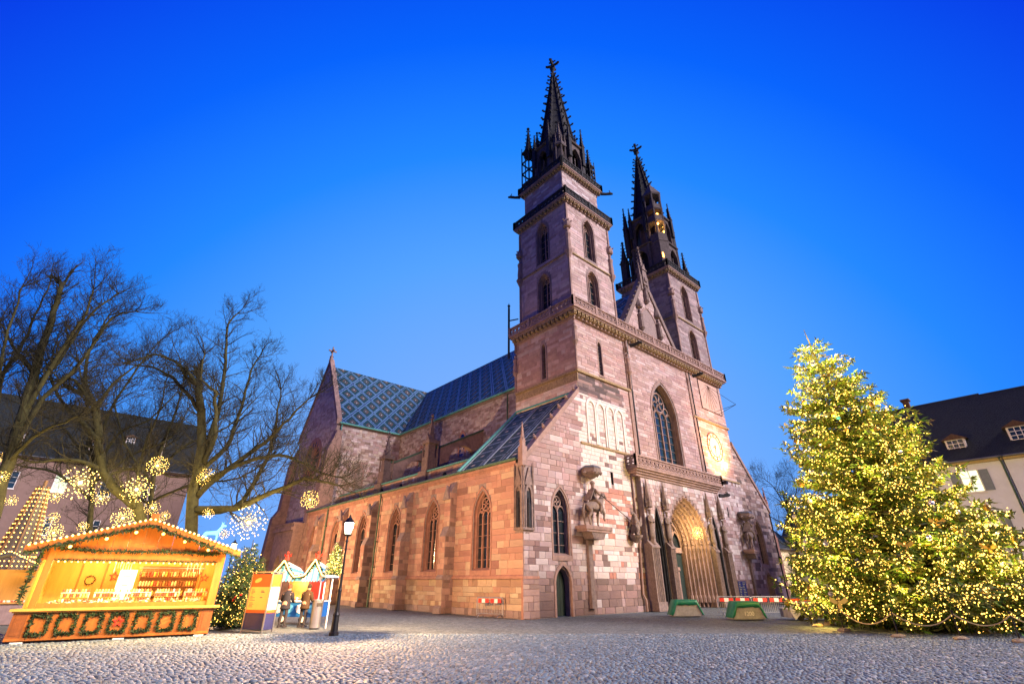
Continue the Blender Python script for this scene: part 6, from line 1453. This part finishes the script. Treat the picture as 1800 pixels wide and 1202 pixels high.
for k in range(70): m.lathe([(.03, 0), (.045, .05), (.02, .1)], (rr.uniform(-1.25, .1), rr.uniform(.3, .9), 1.09 + rr.uniform(0, .1)), 5, col=rr.choice([(.6, .1, .05), (.7, .6, .3), (.8, .75, .7), (.1, .4, .6), (.7, .4, .1)]))
m.build('sweets', 'sweets', ck_, kind='stuff')
point('cart_lamp', (-.5, .5, 1.95), 55, (1, .75, .42), .1, ck_); point('cart_lamp', (.9, -.3, 1.98), 25, (1, .75, .42), .1, ck_)
KM = Matrix.Translation((kc.x, kc.y, 0)) @ Matrix.Rotation(math.atan2(kd.y, kd.x), 4, 'Z')
pth = []
for x0_, x1_ in ((-CW/2-.3, -.1), (.35, CW/2+.35)):
    for k in range(9): x = x0_+(x1_-x0_)*k/8; xm = (x0_+x1_)/2; pth.append(Vector(sf(x, 2.21 + .85*max(0, 1-abs(x-xm)/((x1_-x0_)/2))**1.4, .3)))
rr = random.Random(6); string_lights([p + Vector((0, -.12, rr.uniform(-.03, .09))) for p in pth for _ in range(1)], .06, .040, KM, 'swag of golden bulbs along the candy cart canopies', False)
o = garland(pth, .15, 44).build('fir_garland', 'needles'); o.matrix_world = KM; tag(o, 'lit fir garland along the candy cart canopies', 'garland')
for i, x in enumerate((-.88, 1.02)):
    m = MB(); m.lathe([(.13, 0), (.10, .15), (.05, .3), (.06, .31)], (0, 0, 0), 8); m.ball((0, 0, .38), .07, 8, 6)
    for s in (-1, 1): m.prism([(s*.03, .2), (s*.22, .34), (s*.2, .16)], sf, -.05, -.03)
    o = m.build('angel_figure', 'red_paint'); o.matrix_world = KM @ Matrix.Translation(sf(x, 3.06, .2)); tag(o, 'little red winged figure on top of a candy cart canopy', 'figure', 'winged figures on the cart')
# bin, awning with small lit tree
q = onZ(552, 1104); bn = thing('litter_bin', (q.x, q.y, 0), 'brushed steel cylindrical litter bin beside the candy cart', 'litter bin')
m = MB(); m.lathe([(.25, .03), (.25, 1.16), (.27, 1.17), (.27, 1.21), (.22, 1.21), (.2, 1.1)], (0, 0, 0), 20); m.build('body', 'steel', bn, smooth=False); m = MB(); m.box((-.13, -.262, .93), (.13, -.2, 1.08)); m.build('slot', 'rubber', bn); m = MB(); m.lathe([(.22, 0), (.22, .03)], (0, 0, 0), 16); m.build('foot', 'iron', bn)
q = onZ(572, 1104); aw = thing('tree_stand', (q.x, q.y, 0), 'slim white two-legged stand carrying a small lit fir beside the lamp post', 'stand')
for dx in (0, -.35):
    m = MB(); m.tube([(RT.x*dx, RT.y*dx, 0), (RT.x*dx, RT.y*dx, 2.2)], .03, 8); m.build('leg', 'canvas_white', aw)
m = MB(); m.box((-.45, -.2, 2.2), (.2, .2, 2.26)); m.build('shelf', 'canvas_white', aw)
t = thing('fir_tree', (q.x, q.y, 2.26), 'small fir wrapped in yellow lights on a white stand near the lamp post', 'fir tree')
fir(t, 1.55, lambda s: .38*(1-s)**.8+.03, 110, 15, leaf=.11, z0=.05, bulbs=14, bulb_r=.022, step=.08, droop=.1); point('fir_glow', (-FW.x*.35, -FW.y*.35, .6), 10, (1, .8, .3), .15, t)

# string-lit tower and second stall at the left edge
tb = onZ(-22, 1088); tw_ = thing('light_cone', (tb.x, tb.y, 0), 'tall dark cone ringed with rows of orange bulbs', 'light cone')
m = MB(); Hh = 7.6; cr = lambda z: 1.55 - 1.25*z/Hh
for k in range(8): a = k*pi/4; m.beam((cr(0)*cos(a), cr(0)*sin(a), 0), (cr(Hh)*cos(a), cr(Hh)*sin(a), Hh), .09)
m.tube([(0, 0, 0), (0, 0, Hh+.4)], .10, 8); m.build('frame', 'wood_dark', tw_)
m = MB()
for z in np.arange(.4, Hh, .27): bulbs_on([Vector((cr(z)*1.06*cos(k*pi/8), cr(z)*1.06*sin(k*pi/8), z)) for k in range(17)], .2, .035, m)
m.build('bulbs', 'amber_bulb', tw_, kind='stuff'); m = MB(); m.lathe([(cr(0)*.93, 0), (cr(Hh)*.93, Hh)], (0, 0, 0), 16); m.build('cladding', 'felt', tw_); point('tower_glow', tuple(FW*-1.9 + Vector((0, 0, 4))), 40, (1, .55, .15), .3, tw_)
s2b = onZ(-8, 1098); s2 = thing('market_stall', (s2b.x, s2b.y, 0), 'grey stone-fronted market stall with lit goods partly hidden behind the wooden stall', 'market stall', rz=SRZ+.15)
m = MB(); m.box((-2.2, 0, -.3), (.9, .95, 0), sf); m.build('counter', 'trim', s2); m = MB(); m.box((-2.3, .95, -.6), (1.0, 1.02, .1), sf); m.build('counter_top', 'pine', s2)
m = MB(); m.box((-2.2, 0, -2), (.9, 2.6, -1.95), sf); m.build('back_wall', 'pine', s2); m = MB(); m.prism([(-2.4, 2.6), (-.6, 3.4), (1.1, 2.6), (-.6, 3.3)], sf, -2.2, .3); m.build('roof', 'felt', s2)
for x in (-2.15, .85):
    m = MB(); m.box((x-.05, 1.02, -.1), (x+.05, 2.65, 0), sf); m.build('post', 'pine', s2)
m = MB()
for k in range(50): m.lathe([(.04, 0), (.05, .05), (.02, .09)], (rr.uniform(-2, .8), rr.uniform(.0, .45), 1.02), 5, col=rr.choice([(.6, .5, .3), (.75, .7, .6), (.5, .1, .05)]))
m.build('goods', 'sweets', s2, kind='stuff'); m = MB(); bulbs_on([sf(-2.3, 2.66, .33), sf(-.6, 3.46, .33), sf(1.1, 2.66, .33)], .13, .03, m); m.build('bulbs', 'warm_bulb', s2, kind='stuff'); point('stall_lamp', (-.6, .8, 2.4), 60, (1, .7, .3), .1, s2)
# ---------------------------------------------------------------- figures
def skin(name, V, E_, m, parent, sub=2, s=1., smooth=True):
    me = bpy.data.meshes.new(name); me.from_pydata([(x*s, y*s, z*s) for x, y, z, r in V], E_, []); o = bpy.data.objects.new(name, me); COL.objects.link(o)
    o.parent = parent; md = o.modifiers.new('skin', 'SKIN'); md.use_smooth_shade = smooth
    for i, (x, y, z, r) in enumerate(V): d = me.skin_vertices[0].data[i]; d.radius = (r*s, r*s); d.use_root = (i == 0)
    sb = o.modifiers.new('sub', 'SUBSURF'); sb.levels = sub; sb.render_levels = sub
    me.materials.append(MATS[m]); return o
def chain(V, E_, start, pts):
    prev = start
    for p in pts: V.append(p); E_.append((prev, len(V)-1)); prev = len(V)-1
    return prev
def horse(parent, s, raised=True):
    V = [(-.55, 0, 1.25, .30)]; E_ = []
    m = chain(V, E_, 0, [(-.05, 0, 1.20, .32)]); c = chain(V, E_, m, [(.45, 0, 1.28, .31)])
    chain(V, E_, c, [(.72, 0, 1.55, .21), (.90, 0, 1.86, .15), (1.0, 0, 2.06, .14), (1.18, 0, 1.90, .10), (1.32, 0, 1.76, .075)])
    for y in (-.17, .17):
        if y < 0 and raised: chain(V, E_, c, [(.58, y, 1.02, .14), (.80, y, .78, .085), (.72, y, .48, .055), (.84, y, .36, .07)])
        else: chain(V, E_, c, [(.52, y, 1.0, .14), (.54, y, .58, .08), (.50, y, .18, .052), (.56, y, .05, .075)])
        chain(V, E_, 0, [(-.58, y, 1.0, .20), (-.48, y*1.15, .82, .13), (-.76, y*1.15, .48, .075), (-.70, y*1.15, .16, .052), (-.64, y*1.15, .05, .075)])
    chain(V, E_, 0, [(-.84, 0, 1.32, .07), (-1.0, 0, 1.05, .08), (-1.02, 0, .7, .06), (-.98, 0, .45, .03)])
    skin('horse', V, E_, 'statue', parent, 2, s)
def rider(parent, s):
    V = [(-.02, 0, 1.62, .20)]; E_ = []
    c = chain(V, E_, 0, [(0, 0, 1.85, .19), (.02, 0, 2.1, .22)]); chain(V, E_, c, [(.03, 0, 2.32, .08), (.04, 0, 2.46, .135), (.04, 0, 2.6, .10)])
    for y in (-1, 1):
        chain(V, E_, c, [(0, y*.25, 2.16, .10), (.16, y*.36, 1.92, .075), (.42, y*.22, 1.92, .055), (.52, y*.2, 1.92, .05)])
        chain(V, E_, 0, [(.05, y*.24, 1.55, .14), (.30, y*.38, 1.28, .11), (.20, y*.40, .95, .08), (.20, y*.40, .78, .06), (.38, y*.40, .74, .05)])
    skin('rider', V, E_, 'statue', parent, 2, s)
def equestrian(x, z, y, label, mirror=False, lance=True):
    t = thing('equestrian_statue', Vector((x, y, z))*K, label, 'statue', rz=0.0 if not mirror else .25)
    s = 1.16; m = MB(); m.box((-1.45, -.42, -.24), (1.45, .62, 0)); m.box((-1.35, -.36, -.40), (1.35, .6, -.242)); m.build('base_slab', 'trim', t)
    m = MB(); m.prism([(-.55, -.85), (.55, -.85), (.8, -.401), (-.8, -.401)], sf, -.6, .3); m.build('carved_console', 'carved', t)
    horse(t, s); rider(t, s)
    m = MB(); m.lathe([(.16, 0), (.2, .05), (.15, .18), (.03, .26)], (.04*s, 0, 2.56*s), 8); m.build('helmet', 'statue', t)
    m = MB(); m.add([(-.05, -.26, 2.6), (-.05, .26, 2.6), (-.62, .38, 1.75), (-.70, -.38, 1.75), (-.12, -.26, 2.6), (-.12, .26, 2.6), (-.72, .38, 1.72), (-.78, -.38, 1.72)], [(0, 1, 2, 3), (7, 6, 5, 4), (0, 3, 7, 4), (1, 5, 6, 2), (0, 4, 5, 1), (3, 2, 6, 7)]); m.build('cloak', 'statue', t)
    if lance: m = MB(); m.tube([(.1, -.28, 2.45), (4.05, -.28, .62)], .03, 6); m.build('lance', 'iron', t)
    return t
equestrian(5.15, 4.42, -.52, 'weathered stone knight on horseback with long lance on a wall console of the north tower')
equestrian(25.1, 3.92, -.45, 'weathered stone rider on horseback on the wall console of the clock tower', True, False)
for x, z, zb in ((5.0, 3.7, .9), (25.0, 3.2, .6)):
    m = MB(); m.box((x-.17, .9, .0), (x+.17, z, .2), W0); m.box((x-.2, .3, .0), (x+.2, .9, .24), W0); m.build('console_pillar', 'carved', church, K)
for x, z in ((5.2, 7.35), (25.0, 6.35)):
    m = MB(); m.lathe([(.12, -.25), (.55, 0), (.62, .12), (.62, .34), (.5, .42)], (x, -.45, z), 6)
    for k in range(6): m.octa((x+.58*cos(k*pi/3), -.45+.58*sin(k*pi/3), z+.05), .15)
    m.build('statue_canopy', 'carved', church, K); MB().lathe([(.64, .35), (.5, .5), (.1, .56)], (x, -.45, z), 6).build('canopy_cap', 'lead', church, K)
# stone dragon facing the knight
t = thing('dragon_statue', Vector((9.25, -.42, 4.35))*K, 'dark stone dragon clinging to the wall beside the drainpipe', 'statue')
V = [(0, 0, .3, .30)]; E_ = []; c = chain(V, E_, 0, [(.05, 0, .75, .30), (-.05, 0, 1.1, .22), (-.25, -.1, 1.35, .15), (-.48, -.15, 1.38, .12), (-.66, -.15, 1.28, .07)])
for y in (-.25, .25): chain(V, E_, 1, [(-.2, y, .7, .11), (-.35, y*1.2, .42, .07), (-.45, y*1.2, .36, .06)]); chain(V, E_, 0, [(-.1, y, .05, .14), (-.25, y*1.2, -.15, .08), (-.4, y*1.2, -.18, .06)])
chain(V, E_, 0, [(.2, .1, -.05, .16), (.1, .1, -.35, .1), (-.15, 0, -.42, .06)]); skin('body', V, E_, 'statue', t)
for s in (-1, 1): m = MB(); m.prism([(.05, .6), (.5, 1.25), (.55, .9), (.5, .55), (.3, .4)], lambda u, z, d: (u, s*.25+d, z), -.03, .03); m.build('wing', 'statue', t)
m = MB(); m.lathe([(.15, -.75), (.5, -.35), (.55, -.2)], (.05, .1, 0), 7); m.build('console', 'carved', t)
# robed figures beside the portal
def robed(c, label, arm):
    p = Vector(Pf(c, 4.13, .2))*K; t = thing('robed_statue', p, label, 'statue')
    m = MB(); n = 18; prof = [(.24, 0), (.27, .12), (.23, .5), (.21, .9), (.24, 1.2), (.26, 1.42), (.24, 1.58), (.10, 1.68), (.085, 1.74)]
    for i, (r, z) in enumerate(prof):
        for k in range(n): a = 2*pi*k/n; f_ = 1 + (.10 if z < 1.3 else .03)*sin(k*pi*2/3 + z*1.2); m.v.append((r*cos(a)*f_*1.1, r*sin(a)*f_*.8, z))
    m.f = [(i*n+k, i*n+(k+1) % n, (i+1)*n+(k+1) % n, (i+1)*n+k) for i in range(len(prof)-1) for k in range(n)] + [tuple(range((len(prof)-1)*n, len(prof)*n))]; m.c = [None]*len(m.f)
    m.build('robe', 'statue', t, smooth=True)
    V = [(0, 0, 1.66, .08)]; E_ = []; chain(V, E_, 0, [(0, -.01, 1.80, .10), (0, -.02, 1.92, .115), (0, -.01, 2.02, .08)]); skin('head', V, E_, 'statue', t)
    m = MB(); m.lathe([(.13, 0), (.15, .05), (.14, .12)], (0, 0, 1.98), 8); m.build('crown', 'statue', t)
    for s in (-1, 1):
        V = [(s*.24, 0, 1.48, .09)]; E_ = []; chain(V, E_, 0, [(s*.34, -.06, 1.2, .08), (s*(.14 + .08*arm), -.24, 1.1 + .12*arm*(s > 0), .065), (s*.06, -.28, 1.14 + .14*arm*(s > 0), .05)]); skin('arm', V, E_, 'statue', t)
for (c, w), l, a in zip(PIER, ('crowned robed stone figure nearest the drainpipe on the portal front', 'crowned robed stone figure between the left blind arch and main portal', 'crowned robed stone figure between the main portal and right blind arch', 'crowned robed stone figure on the portal pier nearest the blue plan board'), (0, 1, 1, 0)): robed(c, l, a)

# people at the cart
for nm, c in (('coat_navy', (.016, .018, .030)), ('coat_brown', (.040, .024, .013)), ('trousers', (.03, .03, .04)), ('hair_red', (.22, .06, .03)), ('hair_dark', (.03, .02, .015)), ('skin', (.45, .26, .19))): mat(nm, c, .85, var=.2, scale=8, bump=.2)
def body_mat():
    m = MATS['skin'].copy(); m.name = 'body'; t = m.node_tree; b = t.nodes['Principled BSDF']
    tc_ = t.nodes.new('ShaderNodeTexCoord'); sp_ = t.nodes.new('ShaderNodeSeparateXYZ'); t.links.new(tc_.outputs['Object'], sp_.inputs[0])
    g = t.nodes.new('ShaderNodeMath'); g.operation = 'GREATER_THAN'; g.inputs[1].default_value = .80; t.links.new(sp_.outputs[2], g.inputs[0])
    mx = t.nodes.new('ShaderNodeMix'); mx.data_type = 'RGBA'; mx.inputs[6].default_value = (.03, .03, .04, 1); mx.inputs[7].default_value = (.45, .26, .19, 1); t.links.new(g.outputs[0], mx.inputs[0]); t.links.new(mx.outputs[2], b.inputs['Base Color']); MATS['body'] = m
body_mat()
def person(base, rz, H, coat, hair, label, lean):
    s = H/1.75; t = thing('person', (base.x, base.y, 0), label, 'person', rz=rz); L = lean
    V = [(0, .02, .95, .14)]; E_ = []
    ch = chain(V, E_, 0, [(0, .02+L*.3, 1.15, .13), (0, .03+L*.7, 1.36, .15)]); hd = chain(V, E_, ch, [(0, .04+L, 1.50, .055), (0, .06+L*1.1, 1.58, .085), (0, .06+L*1.1, 1.66, .095), (0, .05+L*1.1, 1.73, .06)])
    for q in (-1, 1):
        chain(V, E_, 0, [(q*.10, .0, .86, .105), (q*.12, .03, .48, .07), (q*.12, -.02, .10, .05), (q*.13, .12, .04, .045)])
        hn = chain(V, E_, ch, [(q*.19, .02+L*.75, 1.38, .07), (q*.27, .08+L*.5, 1.12, .052), (q*.20, .30+L*.6, 1.04, .038), (q*.18, .37+L*.6, 1.05, .04)])
        for k in range(5): dx = (k-2)*.020; chain(V, E_, hn, [(q*.18+dx, .42+L*.6, 1.05, .012), (q*.18+dx*1.2, .46+L*.6 - abs(dx)*.5, 1.03, .010)])
    skin('body', V, E_, 'body', t, 2, s)
    m = MB(); n = 14; prof = [(.74, .24, .17, 0), (.80, .235, .165, 0), (1.0, .20, .14, .2), (1.15, .20, .145, .4), (1.32, .225, .16, .7), (1.42, .215, .145, .85), (1.49, .12, .10, .97), (1.53, .085, .085, 1.0)]
    for z, a, b, l in prof:
        for k in range(n): th = 2*pi*k/n; m.v.append((a*cos(th)*s, (b*sin(th)+.03+L*l)*s, z*s))
    m.f = [(i*n+k, i*n+(k+1) % n, (i+1)*n+(k+1) % n, (i+1)*n+k) for i in range(len(prof)-1) for k in range(n)] + [tuple(range(n))[::-1]]; m.c = [None]*len(m.f)
    for q in (-1, 1): m.tube([Vector(p)*s for p in ((q*.17, .02+L*.78, 1.41), (q*.22, .03+L*.7, 1.33), (q*.275, .08+L*.5, 1.11), (q*.21, .26+L*.6, 1.04))], [.085*s, .085*s, .07*s, .055*s], 8)
    m.build('coat', coat, t, smooth=True)
    m = MB(); m.lathe([(.088, -.06), (.108, .0), (.105, .06), (.07, .12), (.01, .14)], (0, .05*s+L*1.1*s, 1.66*s), 10); m.build('hair', hair, t, smooth=True)
    for q in (-1, 1): m = MB(); m.box((q*.125*s-.05, -.10, 0), (q*.125*s+.05, .19, .09)); m.build('shoe', 'trousers', t)
krz = math.atan2(kd.y, kd.x)
person(onZ(494, 1102), krz + .1, 1.84, 'coat_navy', 'hair_red', 'person in dark navy coat leaning toward the candy cart counter', .10)
person(onZ(529, 1102), krz - .1, 1.86, 'coat_brown', 'hair_dark', 'person in brown coat and dark trousers standing at the red panel of the cart', .08)

# ---------------------------------------------------------------- barriers, concrete blocks, trailer, boards
mat('barrier_red', (.62, .04, .03), .5, var=.08, bump=0); mat('barrier_white', (.78, .78, .76), .5, var=.06, bump=0); mat('tarp_green', (.01, .17, .10), .45, var=.25, scale=3, bump=.4, bscale=6); mat('concrete', (.30, .30, .29), .9, var=.25, scale=4, bump=.3); mat('chalk', (.75, .74, .70), .9, var=.1, bump=0)
mat('galvanised', (.42, .44, .46), .45, metal=.7, var=.15, bump=.05)
def barrier(a, b, label, group=None):
    a, b = Vector((a.x, a.y, 0)), Vector((b.x, b.y, 0)); d = b-a; L = d.length; t = thing('crowd_barrier', a, label, 'barrier', group, math.atan2(d.y, d.x))
    m = MB(); m.tube([(0, 0, .12), (0, 0, 1.04), (.06, 0, 1.1), (L-.06, 0, 1.1), (L, 0, 1.04), (L, 0, .12)], .028, 6); m.tube([(0, 0, .2), (L, 0, .2)], .022, 6); m.build('frame', 'galvanised', t)
    n = max(6, int(L/.12)); 
    for k in range(1, n): m = MB(); m.tube([(L*k/n, 0, .2), (L*k/n, 0, 1.09)], .013, 4); m.build('bar', 'galvanised', t)
    for x in (.25, L-.25): m = MB(); m.tube([(x, -.3, .0), (x, -.12, .14), (x, 0, .16), (x, .12, .14), (x, .3, .0)], .02, 6); m.build('foot', 'galvanised', t)
    for x0 in (L*.06, L*.54):
        w_ = L*.40/3
        for k in range(3): m = MB(); m.box((x0+w_*k, -.035, .80), (x0+w_*(k+1)-.002, -.022, 1.02)); m.build('warning_board', 'barrier_white' if k == 1 else 'barrier_red', t)
    return t
barrier(onZ(838, 1083.5), onZ(884, 1085.5), 'grey crowd barrier with red and white boards against the north aisle wall')
fa, fb, fc = onZ(1266, 1081), onZ(1326, 1081.5), onZ(1386, 1081.5)
barrier(fa, fb, 'crowd barrier with red and white boards between the two green-covered blocks')
barrier(fb, fc, 'crowd barrier with red and white boards behind the rear green-covered block')
def text_mesh(s, size, name, m, parent, M_):
    c = bpy.data.curves.new('t', 'FONT'); c.body = s; c.size = size; c.extrude = .002; o = bpy.data.objects.new('t', c); COL.objects.link(o)
    me = bpy.data.meshes.new_from_object(o); bpy.data.objects.remove(o); me.materials.append(MATS[m]); q = bpy.data.objects.new(name, me); COL.objects.link(q); q.parent = parent; q.matrix_local = M_; return q
def block(c, ang, label, txt=None):
    t = thing('concrete_block', (c.x, c.y, 0), label, 'concrete block', rz=ang); L, D, H = 1.9, .95, .95
    m = MB(); m.prism([(-L/2+.0, .04), (L/2, .04), (L/2-.30, H-.08), (-L/2+.30, H-.08)], sf, -D, 0); m.box((-L/2+.1, 0, -D+.1), (L/2-.1, .04, -.1), sf); m.build('block', 'concrete', t)
    m = MB(); n = 14; rr = random.Random(int(c.x*10))
    P = []
    for k in range(n+1):                         # draped sheet: over the top, hanging down both ends
        u = -1 + 2*k/n; x = max(-1, min(1, u*1.35)); zt = H - max(0, abs(u)-.72)/.28*(H-.10); xx = x*(L/2-.26) + (u/abs(u) if u else 0)*max(0, abs(u)-.72)/.28*.34
        P.append((xx, zt))
    vs = []
    for (x, z) in P:
        w_ = rr.uniform(-.02, .02); vs += [(x, -.05+w_, max(.05, z-.30 + rr.uniform(-.03, .03))), (x, -.03, z), (x, D+.03, z), (x, D+.05+w_, max(.05, z-.3))]
    m.add(vs, [(k*4+j, (k+1)*4+j, (k+1)*4+j+1, k*4+j+1) for k in range(n) for j in range(3)]); o = m.build('tarpaulin', 'tarp_green', t, smooth=True); sdm = o.modifiers.new('thick', 'SOLIDIFY'); sdm.thickness = .012
    if txt: text_mesh(txt, .30, 'lettering', 'chalk', t, Matrix.Translation((-.30, -.006, .22)) @ Matrix.Rotation(pi/2, 4, 'X'))
bang = math.atan2(RT.y, RT.x)
block(onZ(1210, 1083.5), bang + .02, 'concrete block under green tarpaulin standing before the main portal')
block(onZ(1319, 1089), bang + .02, 'concrete block under green tarpaulin with chalked number on its front', '1200')
tb_ = onZ(1432, 1090); tr2 = thing('flatbed_trailer', (tb_.x, tb_.y, 0), 'low trailer with red crossed side boards and white sheet beside the Christmas tree', 'trailer', rz=bang)
m = MB(); m.box((-1.2, .12, -1.4), (1.2, .55, 0), sf); m.build('bed', 'concrete', tr2); m = MB(); m.box((-1.2, .551, -1.4), (1.2, .60, 0.01), sf); m.box((-1.2, .60, -.02), (1.2, .92, .01), sf); m.build('side_board', 'barrier_white', tr2)
m = MB()
for k in range(4): a = -1.15+k*.58; m.beam(sf(a, .62, .02), sf(a+.29, .9, .02), .04, .02); m.beam(sf(a+.29, .9, .02), sf(a+.58, .62, .02), .04, .02)
m.build('cross_stripes', 'barrier_red', tr2)
for x in (-.8, .8): m = MB(); m.tube([sf(x, .2, .12), sf(x, .2, .02)], .2, 14); m.build('wheel', 'rubber', tr2)
m = MB(); m.add([sf(-1.25, .9, .03), sf(-1.1, .9, .03), sf(-.75, .35, .14), sf(-1.2, .03, .25), sf(-1.3, .4, .1)], [(0, 1, 2, 3, 4)]); o = m.build('white_sheet', 'canvas_white', tr2); o.modifiers.new('thick', 'SOLIDIFY').thickness = .01
m = MB(); m.box((-.75, .94, -1.0), (.9, 1.08, -.80), sf); o = m.build('orange_plank', 'poster_red'); o.matrix_world = Matrix.Translation((tb_.x, tb_.y, 0)) @ Matrix.Rotation(bang, 4, 'Z'); tag(o, 'orange plank lying on top of the low trailer', 'plank')
sg = onZ(1418, 1084); t = thing('round_sign', (sg.x, sg.y, 0), 'small white round sign on a thin post behind the trailer', 'sign', rz=bang); m = MB(); m.tube([(0, 0, 0), (0, 0, 1.5)], .02, 6); m.build('post', 'galvanised', t); m = MB(); m.tube([(0, -.02, 1.45), (0, -.05, 1.45)], .24, 18); m.build('disc', 'barrier_white', t)
# boards on the west front
m = MB(); m.box((22.2, .45, .06), (23.5, 1.62, .12), W0); t = m.build('plan_board', 'panel_blue', None, K); tag(t, 'dark blue plan board mounted on the wall near the clock tower', 'board')
mat('board_line', (.35, .33, .12), .6, var=.1, bump=0); m = MB(); rr = random.Random(8)
for k in range(9):
    for u in (22.3, 22.9): m.box((u, 1.5-k*.11, .121), (u+rr.uniform(.2, .5), 1.53-k*.11, .124), W0)
m.build('text_lines', 'board_line', t, K)
m = MB(); m.box((29.55, .95, .04), (30.25, 1.95, .10), W0); t = m.build('notice_case', 'steel', None, K); tag(t, 'pale framed notice case on the wall beside the south side door', 'notice case'); m = MB(); m.box((29.6, 1.0, .101), (30.2, 1.9, .11), W0); o = m.build('notice', 'paper', t, K); m = MB()
for k in range(10): m.box((29.68, 1.8-k*.075, .111), (29.68+rr.uniform(.2, .44), 1.82-k*.075, .113), W0)
m.build('text_lines', 'ink', t, K)
# iron fence and bush before the cream house
fa2 = onY(1384, 1048, 4.5*K); t = thing('iron_fence', (fa2.x, fa2.y, 0), 'black iron railing before the cream house', 'fence')
for k in range(26): m = MB(); m.tube([(.22*k, 0, 0), (.22*k, 0, 1.5)], .018, 4); m.build('bar', 'iron', t)
for z in (.2, 1.35): m = MB(); m.box((0, -.02, z), (5.6, .02, z+.05)); m.build('rail', 'iron', t)
mat('leaf', (.05, .09, .03), .8, src='attr', var=.3, bump=0)
t = thing('shrub', (fa2.x+1.2, fa2.y-1.0, 0), 'low green shrub at the foot of the iron railing', 'shrub'); m = MB(); rr = random.Random(3)
for k in range(900):
    d = Vector((rr.gauss(0, 1), rr.gauss(0, .5), abs(rr.gauss(0, .6)))); p = Vector((d.x*.9, d.y*.6, .15+min(.9, d.z*.6))); diamond(m, p, Vector((rr.gauss(0, 1), rr.gauss(0, 1), rr.gauss(0.4, 1))).normalized()*.16, .045, Vector((rr.gauss(0, 1), rr.gauss(0, 1), rr.gauss(0, 1))), tuple(c*rr.uniform(.6, 1.7) for c in (.06, .11, .03)))
m.build('foliage', 'leaf', t, kind='stuff'); m = MB()
for k in range(7): m.tube([(rr.uniform(-.8, .8), rr.uniform(-.2, .2), 0), (rr.uniform(-.9, .9), rr.uniform(-.3, .3), .7)], [.02, .008], 4)
m.build('stems', 'bark', t, kind='stuff')
